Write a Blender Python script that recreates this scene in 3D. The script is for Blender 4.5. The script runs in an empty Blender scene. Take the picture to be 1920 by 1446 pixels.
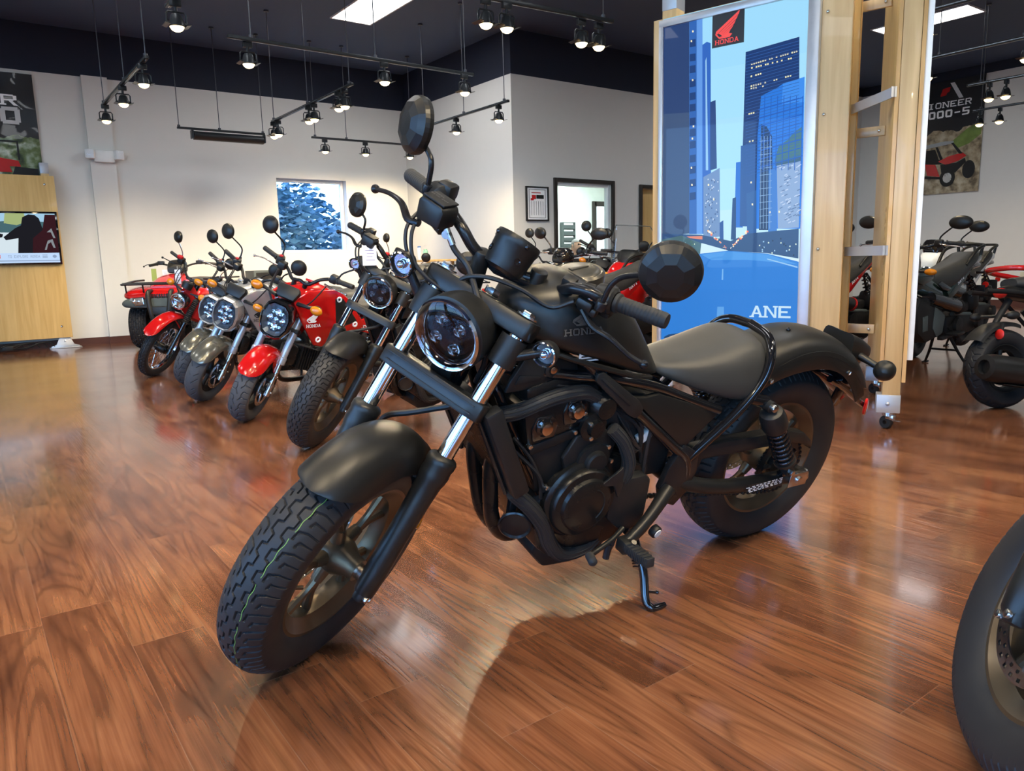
EXPO = .12
SKYS = 38.
PANELW = 60.
SPOTW = 72.
OFFW = 170.
LBOX = .95
import bpy, bmesh, math, random
import numpy as np
from mathutils import Matrix, Vector
random.seed(7)
PI = math.pi
R = math.radians
scene = bpy.context.scene
COL = scene.collection

# ------------------------------------------------------------------ materials
def newmat(name):
    m = bpy.data.materials.new(name); m.use_nodes = True
    nt = m.node_tree
    return m, nt, nt.nodes['Principled BSDF']

def mat(name, col, rough=.5, metal=0., coat=0., spec=.5, var=.12, bump=0., bscale=300., trans=0., ior=1.45, emit=None, estr=0., coatr=.05):
    m, nt, b = newmat(name)
    N = nt.nodes; L = nt.links
    b.inputs['Roughness'].default_value = rough
    b.inputs['Metallic'].default_value = metal
    b.inputs['Coat Weight'].default_value = coat
    b.inputs['Coat Roughness'].default_value = coatr
    b.inputs['Specular IOR Level'].default_value = spec
    b.inputs['Transmission Weight'].default_value = trans
    b.inputs['IOR'].default_value = ior
    b.inputs['Base Color'].default_value = (*col, 1)
    if emit:
        b.inputs['Emission Color'].default_value = (*emit, 1); b.inputs['Emission Strength'].default_value = estr
    if var > 0:
        tc = N.new('ShaderNodeTexCoord'); no = N.new('ShaderNodeTexNoise'); no.inputs['Scale'].default_value = 9; no.inputs['Detail'].default_value = 5
        L.new(tc.outputs['Object'], no.inputs['Vector'])
        mx = N.new('ShaderNodeMix'); mx.data_type = 'RGBA'
        mx.inputs[6].default_value = (*[c*(1-var) for c in col], 1); mx.inputs[7].default_value = (*[min(1, c*(1+var)) for c in col], 1)
        L.new(no.outputs['Fac'], mx.inputs[0]); L.new(mx.outputs[2], b.inputs['Base Color'])
        mr = N.new('ShaderNodeMapRange'); mr.inputs['To Min'].default_value = rough*.9; mr.inputs['To Max'].default_value = min(1, rough*1.12)
        L.new(no.outputs['Fac'], mr.inputs['Value']); L.new(mr.outputs['Result'], b.inputs['Roughness'])
    if bump > 0:
        tc = N.new('ShaderNodeTexCoord'); no = N.new('ShaderNodeTexNoise'); no.inputs['Scale'].default_value = bscale; no.inputs['Detail'].default_value = 3
        L.new(tc.outputs['Object'], no.inputs['Vector'])
        bp = N.new('ShaderNodeBump'); bp.inputs['Strength'].default_value = bump; bp.inputs['Distance'].default_value = .002
        L.new(no.outputs['Fac'], bp.inputs['Height']); L.new(bp.outputs['Normal'], b.inputs['Normal'])
    return m

def emat(name, col, s):
    m = bpy.data.materials.new(name); m.use_nodes = True
    nt = m.node_tree; nt.nodes.clear()
    o = nt.nodes.new('ShaderNodeOutputMaterial'); e = nt.nodes.new('ShaderNodeEmission')
    e.inputs[0].default_value = (*col, 1); e.inputs[1].default_value = s
    nt.links.new(e.outputs[0], o.inputs[0])
    return m

def woodmat(name, c1, c2, rough=.35, scale=(3, 3, 40), axis=2, coat=.2):
    m, nt, b = newmat(name); N = nt.nodes; L = nt.links
    tc = N.new('ShaderNodeTexCoord'); mp = N.new('ShaderNodeMapping')
    s = [14, 14, 14]; s[axis] = .9
    mp.inputs['Scale'].default_value = s
    L.new(tc.outputs['Object'], mp.inputs['Vector'])
    n1 = N.new('ShaderNodeTexNoise'); n1.inputs['Scale'].default_value = 1.6; n1.inputs['Detail'].default_value = 7; n1.inputs['Distortion'].default_value = .6
    L.new(mp.outputs[0], n1.inputs['Vector'])
    cr = N.new('ShaderNodeValToRGB'); cr.color_ramp.elements[0].position = .3; cr.color_ramp.elements[1].position = .72
    cr.color_ramp.elements[0].color = (*c1, 1); cr.color_ramp.elements[1].color = (*c2, 1)
    L.new(n1.outputs['Fac'], cr.inputs['Fac']); L.new(cr.outputs['Color'], b.inputs['Base Color'])
    b.inputs['Roughness'].default_value = rough; b.inputs['Coat Weight'].default_value = coat
    return m

M = {}
M['matte'] = mat('matte_black_paint', (.0095, .0095, .009), .38, spec=.55, bump=.02, bscale=900)
M['plastic'] = mat('black_plastic', (.012, .012, .012), .42, bump=.05, bscale=700)
M['plasticd'] = mat('dark_plastic', (.012, .012, .012), .55)
M['satin'] = mat('satin_black', (.010, .010, .011), .26)
M['gloss'] = mat('gloss_black', (.006, .006, .007), .10, coat=1., coatr=.03)
M['engine'] = mat('engine_black', (.010, .0098, .0095), .27, metal=.2, bump=.04, bscale=500)
M['engined'] = mat('engine_dark', (.010, .010, .010), .5, metal=.2)
M['chrome'] = mat('chrome', (.82, .83, .85), .07, metal=1., var=.03)
M['steel'] = mat('steel', (.62, .62, .63), .24, metal=1.)
M['alu'] = mat('brushed_aluminium', (.62, .63, .65), .38, metal=.7, bump=.03, bscale=400)
M['fork'] = mat('blue_grey_fork', (.42, .46, .52), .32, metal=.55)
M['bolt'] = mat('bolt_zinc', (.70, .69, .66), .25, metal=1.)
M['rubber'] = mat('tyre_rubber', (.017, .017, .018), .55, bump=.08, bscale=900)
M['rubberw'] = mat('worn_tyre_rubber', (.055, .056, .060), .7)
M['grip'] = mat('grip_rubber', (.02, .02, .02), .6)
M['bronze'] = mat('bronze_wheel', (.150, .112, .070), .33, metal=.75)
M['gold'] = mat('gold_wheel', (.32, .22, .09), .35, metal=.8)
M['seat'] = mat('seat_vinyl', (.035, .034, .031), .46, bump=.1, bscale=1500)
M['hose'] = mat('ribbed_hose', (.022, .022, .022), .55, bump=.15, bscale=600)
M['red'] = mat('gloss_red', (.43, .006, .006), .16, coat=1., coatr=.04)
M['redp'] = mat('red_plastic', (.42, .012, .012), .35)
M['redlens'] = mat('red_lens', (.75, .02, .015), .12, coat=1., trans=.25, emit=(.8, .02, .01), estr=.03)
M['amber'] = mat('amber_lens', (.80, .25, .006), .12, coat=1., trans=.3)
M['olive'] = mat('metallic_olive_grey', (.19, .18, .14), .22, metal=.65, coat=1.)
M['silver'] = mat('metallic_silver', (.50, .50, .49), .28, metal=.6, coat=.8)
M['white'] = mat('gloss_white', (.75, .76, .72), .2, coat=.8)
M['dgreen'] = mat('dark_green_gloss', (.014, .026, .020), .16, coat=1.)
M['white_p'] = mat('white_decal', (.85, .85, .85), .4)
M['grey_p'] = mat('dark_grey_decal', (.075, .072, .068), .35)
M['black_p'] = mat('black_decal', (.012, .012, .012), .4)
M['tagw'] = mat('paper_tag_white', (.78, .78, .82), .7)
M['tagg'] = mat('paper_tag_green', (.30, .38, .10), .7)
M['ink'] = mat('tag_ink', (.15, .1, .25), .7)
M['green_line'] = mat('green_paint_line', (.16, .30, .06), .6)
M['copper'] = mat('copper_cap', (.62, .45, .33), .22, metal=1.)
M['cable'] = mat('cable_rubber', (.015, .015, .016), .42)
M['mirrorglass'] = mat('mirror_glass', (.8, .82, .84), .04, metal=1., var=0)
M['reflector'] = mat('lamp_reflector', (.86, .88, .92), .08, metal=1., bump=.18, bscale=45)
M['lampgrey'] = mat('lamp_grey', (.10, .12, .15), .25, metal=.6)
M['wall'] = mat('wall_white_paint', (.62, .605, .565), .75, spec=.3, var=.02)
M['black_wall'] = mat('wall_black_paint', (.020, .024, .038), .55, spec=.3, var=.1)
M['ceil'] = mat('ceiling_black_paint', (.058, .088, .160), .6, spec=.3, var=.12)
M['trimw'] = mat('white_trim', (.78, .80, .80), .4)
M['base'] = mat('brown_baseboard', (.075, .028, .020), .4)
M['frame_d'] = mat('dark_frame', (.030, .026, .022), .5)
M['rail'] = mat('track_black', (.02, .022, .024), .30, metal=.3)
M['railg'] = mat('track_groove', (.35, .40, .45), .25, metal=.9)
M['rodm'] = mat('suspension_rod', (.10, .10, .11), .4, metal=.7)
M['spotl'] = emat('spot_lens_glow', (1., .74, .36), 7.)
M['panel_l'] = emat('ceiling_panel_glow', (.95, .97, 1.), 7.)
M['maple'] = woodmat('maple_plywood', (.48, .32, .145), (.62, .44, .225), .38)
M['maple2'] = woodmat('maple_panel', (.52, .33, .115), (.66, .45, .185), .35)
M['ply'] = woodmat('plywood_edge', (.42, .23, .07), (.62, .38, .14), .45)
M['metalg'] = mat('galvanised_plate', (.55, .57, .60), .4, metal=.6)
M['tilew'] = mat('white_plastic', (.75, .75, .72), .45)
M['beige'] = mat('outlet_beige', (.55, .52, .38), .5)
M['skin'] = mat('skin', (.58, .33, .23), .55)
M['hair'] = mat('grey_hair', (.20, .19, .18), .7, bump=.6, bscale=150)
M['shirt'] = mat('blue_shirt', (.10, .22, .50), .8)
M['doorw'] = woodmat('door_wood', (.52, .33, .11), (.66, .45, .19), .4)
M['board'] = mat('grey_file_rack', (.06, .075, .075), .6)
M['leaf'] = mat('hedge_leaf', (.12, .22, .27), .6, var=.5)
M['leaf2'] = mat('hedge_leaf_pale', (.40, .50, .54), .6, var=.4)
M['bark'] = mat('bark', (.05, .04, .035), .8)

def glass_mat(name, tint=(1, 1, 1), rough=0., k=1.):
    m = bpy.data.materials.new(name); m.use_nodes = True
    nt = m.node_tree; nt.nodes.clear(); N = nt.nodes; L = nt.links
    o = N.new('ShaderNodeOutputMaterial'); t = N.new('ShaderNodeBsdfTransparent'); g = N.new('ShaderNodeBsdfGlossy'); mx = N.new('ShaderNodeMixShader'); fr = N.new('ShaderNodeFresnel')
    t.inputs[0].default_value = (*tint, 1); g.inputs['Roughness'].default_value = rough
    fr.inputs[0].default_value = 1.45
    gm = N.new('ShaderNodeNewGeometry'); sb = N.new('ShaderNodeMath'); sb.operation = 'SUBTRACT'; sb.inputs[0].default_value = 1.; L.new(gm.outputs['Backfacing'], sb.inputs[1]); ml = N.new('ShaderNodeMath'); ml.operation = 'MULTIPLY'; L.new(fr.outputs[0], ml.inputs[0]); L.new(sb.outputs[0], ml.inputs[1]); mk = N.new('ShaderNodeMath'); mk.operation = 'MULTIPLY'; mk.inputs[1].default_value = k; L.new(ml.outputs[0], mk.inputs[0]); L.new(mk.outputs[0], mx.inputs[0]); L.new(t.outputs[0], mx.inputs[1]); L.new(g.outputs[0], mx.inputs[2]); L.new(mx.outputs[0], o.inputs[0])
    return m
M['glass'] = glass_mat('window_glass', (.93, .97, .98))
M['acrylic'] = glass_mat('clear_acrylic', (.97, .98, .98))
M['lensglass'] = glass_mat('clear_lens', (.95, .97, 1.), k=.5)
M['lampglass'] = glass_mat('lamp_glass', (.94, .97, 1.), k=.3)
M['lensdark'] = glass_mat('smoked_lens', (.70, .66, .64))

# ------------------------------------------------------------------ mesh builder
def frame_from(d, up=None):
    d = Vector(d).normalized()
    u = Vector(up) if up is not None else (Vector((0, 0, 1)) if abs(d.z) < .95 else Vector((1, 0, 0)))
    x = u.cross(d)
    if x.length < 1e-6: x = Vector((1, 0, 0)).cross(d)
    x.normalize(); y = d.cross(x)
    return x, y, d

def catmull(pts, k=6, closed=False):
    P = [Vector(p) for p in pts]; n = len(P)
    if n < 3 or k < 2: return P
    out = []
    rng = n if closed else n-1
    for i in range(rng):
        p1 = P[i]; p2 = P[(i+1) % n]
        p0 = P[(i-1) % n] if (closed or i > 0) else p1*2-p2
        p3 = P[(i+2) % n] if (closed or i+2 < n) else p2*2-p1
        for j in range(k):
            t = j/k
            out.append(.5*((2*p1)+(p2-p0)*t+(2*p0-5*p1+4*p2-p3)*t*t+(3*p1-p0-3*p2+p3)*t**3))
    if not closed: out.append(P[-1])
    return out

def lerp_list(v, n):
    m = len(v)
    if m == 1: return [v[0]]*n
    return [v[min(int(i*(m-1)/(n-1)), m-2)]*(1-(i*(m-1)/(n-1)-min(int(i*(m-1)/(n-1)), m-2)))+v[min(int(i*(m-1)/(n-1)), m-2)+1]*(i*(m-1)/(n-1)-min(int(i*(m-1)/(n-1)), m-2)) for i in range(n)]

class MB:
    def __init__(s, xf=None):
        s.v = []; s.f = []; s.mi = []; s.mats = []; s.xf = xf; s.cur = 0
    def use(s, m):
        if m not in s.mats: s.mats.append(m)
        s.cur = s.mats.index(m); return s
    def add(s, vs, fs):
        o = len(s.v); s.v += [tuple(v) for v in vs]; s.f += [tuple(i+o for i in f) for f in fs]; s.mi += [s.cur]*len(fs)
    def addbm(s, bm, mx=None):
        bm.verts.ensure_lookup_table(); bm.verts.index_update()
        vs = [(mx @ v.co) if mx is not None else v.co.copy() for v in bm.verts]
        s.add(vs, [[v.index for v in f.verts] for f in bm.faces]); bm.free()
    def box(s, c, size, x=None, y=None, rot=None, bev=0., seg=2):
        bm = bmesh.new(); bmesh.ops.create_cube(bm, size=1.)
        for v in bm.verts: v.co = Vector((v.co.x*size[0], v.co.y*size[1], v.co.z*size[2]))
        if bev > 0: bmesh.ops.bevel(bm, geom=bm.edges[:], offset=min(bev, min(size)*.49), segments=seg, affect='EDGES', profile=.5)
        if x is not None:
            X = Vector(x).normalized(); Y = Vector(y); Y = (Y-X*Y.dot(X)).normalized(); Z = X.cross(Y)
            mx = Matrix((X, Y, Z)).transposed().to_4x4()
        elif rot is not None: mx = rot.to_4x4()
        else: mx = Matrix.Identity(4)
        s.addbm(bm, Matrix.Translation(Vector(c)) @ mx); return s
    def tube(s, pts, r, n=10, k=1, closed=False, caps=True, flat=1., up=None):
        P = catmull(pts, k, closed) if k > 1 else [Vector(p) for p in pts]
        m = len(P); rr = lerp_list(r, m) if isinstance(r, (list, tuple)) else [r]*m
        T = []
        for i in range(m):
            a = P[(i-1) % m] if (closed or i > 0) else P[i]; b = P[(i+1) % m] if (closed or i < m-1) else P[i]
            d = b-a; T.append(d.normalized() if d.length > 1e-9 else Vector((0, 0, 1)))
        x, y, _ = frame_from(T[0], up)
        vs = []
        for i in range(m):
            if i > 0:
                q = T[i-1].rotation_difference(T[i]); x = q @ x
                x = (x-T[i]*x.dot(T[i])).normalized()
            y = T[i].cross(x)
            for j in range(n):
                a = 2*PI*j/n; vs.append(P[i]+(x*math.cos(a)+y*math.sin(a)*flat)*rr[i])
        fs = []
        for i in range(m if closed else m-1):
            i2 = (i+1) % m
            for j in range(n):
                j2 = (j+1) % n; fs.append((i*n+j, i*n+j2, i2*n+j2, i2*n+j))
        if caps and not closed:
            fs.append(tuple(range(n-1, -1, -1))); fs.append(tuple((m-1)*n+j for j in range(n)))
        s.add(vs, fs); return s
    def lathe(s, prof, o=(0, 0, 0), axis=(0, 1, 0), n=32, closed=False, up=None, a0=0., a1=2*PI):
        # prof: (radius, height along axis)
        x, y, d = frame_from(axis, up); o = Vector(o); full = abs(a1-a0-2*PI) < 1e-6
        m = len(prof); vs = []; fs = []
        cnt = n if full else n+1
        for i in range(cnt):
            a = a0+(a1-a0)*i/n; e = x*math.cos(a)+y*math.sin(a)
            for (r, h) in prof: vs.append(o+e*r+d*h)
        for i in range(n):
            i2 = (i+1) % cnt
            for j in range(m if closed else m-1):
                j2 = (j+1) % m
                fs.append((i*m+j, i2*m+j, i2*m+j2, i*m+j2))
        s.add(vs, fs); return s
    def cyl(s, a, b, r, n=16, r2=None, bev=0.):
        a = Vector(a); b = Vector(b); h = (b-a).length; r2 = r if r2 is None else r2
        e = min(bev, h*.4, r*.9, r2*.9) if bev > 0 else 0
        if e > 0: pr = [(0, 0), (r-e, 0), (r-e*.3, e*.3), (r, e), (r2, h-e), (r2-e*.3, h-e*.3), (r2-e, h), (0, h)]
        else: pr = [(0, 0), (r, 0), (r2, h), (0, h)]
        s.lathe(pr, a, b-a, n); return s
    def ball(s, c, r, n=16, m=10, rot=None):
        rx, ry, rz = (r, r, r) if not isinstance(r, (tuple, list)) else r
        vs = []; fs = []
        for i in range(m+1):
            t = PI*i/m
            for j in range(n):
                a = 2*PI*j/n; p = Vector((rx*math.sin(t)*math.cos(a), ry*math.sin(t)*math.sin(a), rz*math.cos(t)))
                if rot is not None: p = rot @ p
                vs.append(Vector(c)+p)
        for i in range(m):
            for j in range(n):
                j2 = (j+1) % n; fs.append((i*n+j, (i+1)*n+j, (i+1)*n+j2, i*n+j2))
        s.add(vs, fs); return s
    def loft(s, rings, caps=True, closed=True):
        n = len(rings[0]); vs = [p for r in rings for p in r]; fs = []
        for i in range(len(rings)-1):
            for j in range(n if closed else n-1):
                j2 = (j+1) % n; fs.append((i*n+j, i*n+j2, (i+1)*n+j2, (i+1)*n+j))
        if caps and closed:
            fs.append(tuple(range(n-1, -1, -1))); fs.append(tuple((len(rings)-1)*n+j for j in range(n)))
        s.add(vs, fs); return s
    def prism(s, poly, o, x, y, depth, bev=0., seg=2):
        # polygon in the plane (o; x, y) extruded by +-depth/2 along x cross y
        X = Vector(x).normalized(); Y = Vector(y); Y = (Y-X*Y.dot(X)).normalized(); Z = X.cross(Y)
        bm = bmesh.new()
        a = [bm.verts.new((p[0], p[1], -depth/2)) for p in poly]
        f = bm.faces.new(a); r = bmesh.ops.extrude_face_region(bm, geom=[f])
        for v in r['geom']:
            if isinstance(v, bmesh.types.BMVert): v.co.z += depth
        bmesh.ops.recalc_face_normals(bm, faces=bm.faces[:])
        if bev > 0: bmesh.ops.bevel(bm, geom=bm.edges[:], offset=bev, segments=seg, affect='EDGES', profile=.5)
        s.addbm(bm, Matrix.Translation(Vector(o)) @ Matrix((X, Y, Z)).transposed().to_4x4()); return s
    def poly(s, pts):
        s.add(pts, [tuple(range(len(pts)))]); return s
    def sheet(s, grid, th):
        # grid[i][j] of points; closed shell of thickness th
        ni = len(grid); nj = len(grid[0]); G = [[Vector(p) for p in r] for r in grid]
        nr = []
        for i in range(ni):
            row = []
            for j in range(nj):
                du = G[min(i+1, ni-1)][j]-G[max(i-1, 0)][j]; dv = G[i][min(j+1, nj-1)]-G[i][max(j-1, 0)]
                q = du.cross(dv); row.append(q.normalized() if q.length > 1e-12 else Vector((0, 0, 1)))
            nr.append(row)
        vs = [G[i][j] for i in range(ni) for j in range(nj)]+[G[i][j]-nr[i][j]*th for i in range(ni) for j in range(nj)]
        o = ni*nj; fs = []
        for i in range(ni-1):
            for j in range(nj-1):
                a, b, c, d = i*nj+j, i*nj+j+1, (i+1)*nj+j+1, (i+1)*nj+j
                fs.append((a, d, c, b)); fs.append((a+o, b+o, c+o, d+o))
        per = [(0, j) for j in range(nj)]+[(i, nj-1) for i in range(1, ni)]+[(ni-1, j) for j in range(nj-2, -1, -1)]+[(i, 0) for i in range(ni-2, 0, -1)]
        for q in range(len(per)):
            a = per[q]; b = per[(q+1) % len(per)]; ia = a[0]*nj+a[1]; ib = b[0]*nj+b[1]
            fs.append((ia, ib, ib+o, ia+o))
        s.add(vs, fs); return s
    def coil(s, a, b, r, turns, wr, n=8, per=14):
        a = Vector(a); b = Vector(b); x, y, d = frame_from(b-a); L = (b-a).length
        pts = [a+d*(L*i/(turns*per))+(x*math.cos(2*PI*i/per)+y*math.sin(2*PI*i/per))*r for i in range(int(turns*per)+1)]
        s.tube(pts, wr, n); return s
    def build(s, name, m=None, parent=None, sharp=38, fix=True):
        me = bpy.data.meshes.new(name)
        vs = s.v
        if s.xf is not None: vs = [tuple(s.xf(Vector(v))) for v in vs]
        me.from_pydata(vs, [], s.f)
        if m is not None and not s.mats: me.materials.append(m)
        else:
            for q in s.mats: me.materials.append(q)
            if len(s.mats) > 1: me.polygons.foreach_set('material_index', s.mi)
        if fix:
            bm = bmesh.new(); bm.from_mesh(me); bmesh.ops.recalc_face_normals(bm, faces=bm.faces[:]); bm.to_mesh(me); bm.free()
        me.polygons.foreach_set('use_smooth', [True]*len(me.polygons))
        try: me.set_sharp_from_angle(angle=R(sharp))
        except Exception: pass
        me.update()
        o = bpy.data.objects.new(name, me); COL.objects.link(o)
        if parent is not None: o.parent = parent
        return o

def each(s, name, m=None, parent=None):
    # one object for every separate piece
    par = list(range(len(s.v)))
    def find(a):
        while par[a] != a: par[a] = par[par[a]]; a = par[a]
        return a
    for f in s.f:
        a = find(f[0])
        for b in f[1:]: par[find(b)] = a
    grp = {}
    for i, f in enumerate(s.f): grp.setdefault(find(f[0]), []).append(i)
    out = []
    for fl in grp.values():
        ids = sorted({v for i in fl for v in s.f[i]}); k = {v: j for j, v in enumerate(ids)}
        q = MB(xf=s.xf); q.add([s.v[v] for v in ids], [[k[v] for v in s.f[i]] for i in fl]); out.append(q.build(name, m, parent))
    return out
MB.each = each

def tag(o, label=None, cat=None, group=None, kind=None):
    if label: o['label'] = label
    if cat: o['category'] = cat
    if group: o['group'] = group
    if kind: o['kind'] = kind
    return o
def thing(name, label, cat, loc=(0, 0, 0), rot=(0, 0, 0), group=None):
    o = bpy.data.objects.new(name, None); COL.objects.link(o); o.empty_display_size = .1
    o.location = loc; o.rotation_euler = rot
    return tag(o, label, cat, group)
def kids(o): return [c for c in bpy.data.objects if c.parent is o]
CH = {}
def copy_tree(o, parent=None):
    ch = [c for c in COL.objects if c.parent == o]
    c = o.copy(); COL.objects.link(c)
    if parent is not None: c.parent = parent
    for k_ in ch: copy_tree(k_, c)
    return c
def struct(o): o['kind'] = 'structure'; return o

# ------------------------------------------------------------------ lettering: slab strokes in a unit cell
GL = {
 'H': [(0, 0, .2, 1), (.8, 0, 1, 1), (.2, .42, .8, .58), (-.1, 0, .32, .13), (.68, 0, 1.1, .13), (-.1, .87, .32, 1), (.68, .87, 1.1, 1)],
 'O': [(0, .15, .2, .85), (.8, .15, 1, .85), (.12, 0, .88, .17), (.12, .83, .88, 1)],
 'N': [(0, 0, .18, 1), (.82, 0, 1, 1), (-.1, 0, .3, .13), (-.1, .87, .2, 1), (.7, .87, 1.1, 1), 'd', (.05, 1, .25, 1, .98, 0, .78, 0)],
 'D': [(0, 0, .2, 1), (-.1, 0, .7, .15), (-.1, .85, .7, 1), (.8, .2, 1, .8), 'd', (.6, 1, .7, 1, 1, .8, .8, .78), 'd', (.6, 0, .7, 0, 1, .2, .8, .22)],
 'A': ['d', (0, 0, .2, 0, .6, 1, .4, 1), 'd', (.8, 0, 1, 0, .6, 1, .4, 1), (.25, .28, .75, .42), (-.1, 0, .3, .12), (.7, 0, 1.1, .12)],
 'P': [(0, 0, .2, 1), (.1, .85, .8, 1), (.1, .4, .8, .55), (.78, .48, 1, .92), (-.1, 0, .32, .13)],
 'I': [(.35, 0, .65, 1), (.15, 0, .85, .14), (.15, .86, .85, 1)],
 'E': [(0, 0, .22, 1), (.1, 0, 1, .17), (.1, .83, 1, 1), (.1, .42, .75, .58)],
 'R': [(0, 0, .2, 1), (.1, .85, .8, 1), (.1, .42, .8, .57), (.78, .5, 1, .92), 'd', (.45, .45, .7, .45, 1.05, 0, .78, 0), (-.1, 0, .32, .13)],
 '1': [(.35, 0, .65, 1), (.1, 0, .9, .14), (.15, .72, .4, .88)],
 '0': [(0, .12, .27, .88), (.73, .12, 1, .88), (.1, 0, .9, .22), (.1, .78, .9, 1)],
 '5': [(0, 0, .88, .18), (.75, .1, 1, .55), (0, .42, .88, .6), (0, .5, .25, 1), (0, .82, 1, 1)],
 '-': [(.1, .4, .9, .58)],
 'G': [(0, .12, .22, .88), (.1, 0, .95, .18), (.1, .82, 1, 1), (.75, .1, 1, .5), (.5, .4, 1, .55)],
 'M': [(0, 0, .2, 1), (.8, 0, 1, 1), 'd', (.02, 1, .25, 1, .6, .3, .42, .25), 'd', (.75, 1, .98, 1, .58, .25, .4, .3)],
 'V': ['d', (0, 1, .22, 1, .6, 0, .4, 0), 'd', (.78, 1, 1, 1, .6, 0, .4, 0)],
 'S': [(0, 0, .9, .18), (.75, .1, 1, .55), (.05, .41, .95, .58), (0, .5, .25, .9), (.1, .82, 1, 1)],
 'T': [(.36, 0, .62, 1), (0, .83, 1, 1)],
 'X': ['d', (0, 0, .25, 0, 1, 1, .75, 1), 'd', (.75, 0, 1, 0, .25, 1, 0, 1)],
 'L': [(0, 0, .22, 1), (.1, 0, 1, .17)],
 'U': [(0, .1, .22, 1), (.78, .1, 1, 1), (.1, 0, .9, .18)],
 'W': ['d', (0, 1, .2, 1, .35, 0, .18, 0), 'd', (.8, 1, 1, 1, .82, 0, .65, 0), 'd', (.22, 0, .36, 0, .58, .8, .44, .8), 'd', (.65, 0, .78, 0, .57, .8, .43, .8)],
}
def letters(mb, text, o, x, y, h, w=None, gap=.28, depth=.0008):
    o = Vector(o); X = Vector(x).normalized(); Y = Vector(y).normalized(); Z = X.cross(Y); w = w or h*.8
    k = 0
    for ci, ch in enumerate(text):
        if ch != ' ' and ch in GL:
            it = iter(GL[ch])
            for g in it:
                k = (k+1) % 5; dz = depth*(1+.06*k)
                if g == 'd':
                    q = next(it); pl = [(q[i], q[i+1]) for i in range(0, 8, 2)]
                else: pl = [(g[0], g[1]), (g[2], g[1]), (g[2], g[3]), (g[0], g[3])]
                base = o+X*(ci*w*(1+gap))
                lo = [base+X*(a*w)+Y*(b*h) for a, b in pl]; hi = [p+Z*dz for p in lo]
                mb.add(lo+hi, [(3, 2, 1, 0), (4, 5, 6, 7), (0, 1, 5, 4), (1, 2, 6, 5), (2, 3, 7, 6), (3, 0, 4, 7)])
    return mb
WING = [[(.02, .25), (.05, .32), (.88, .90), (1, 1), (.95, .83), (.13, .24), (.10, .20)],
        [(.13, .22), (.93, .80), (.86, .66), (.20, .185)],
        [(.20, .18), (.84, .62), (.77, .48), (.25, .14)],
        [(.25, .135), (.75, .445), (.67, .32), (.29, .095)],
        [(.29, .09), (.64, .29), (.56, .16), (.70, .12), (.60, .0), (.17, 0), (.0, .20), (.04, .24), (.17, .07)]]
def wing(mb, o, x, y, w, h, depth=.0008, flip=False):
    o = Vector(o); X = Vector(x).normalized(); Y = Vector(y).normalized(); Z = X.cross(Y)
    for k, pl in enumerate(WING):
        pts = [((1-a) if flip else a, b) for a, b in pl]
        lo = [o+X*(a*w)+Y*(b*h) for a, b in pts]; hi = [p+Z*depth*(1+.05*k) for p in lo]; n = len(lo)
        mb.add(lo+hi, [tuple(range(n-1, -1, -1)), tuple(range(n, 2*n))]+[(i, (i+1) % n, (i+1) % n+n, i+n) for i in range(n)])
    return mb
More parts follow.
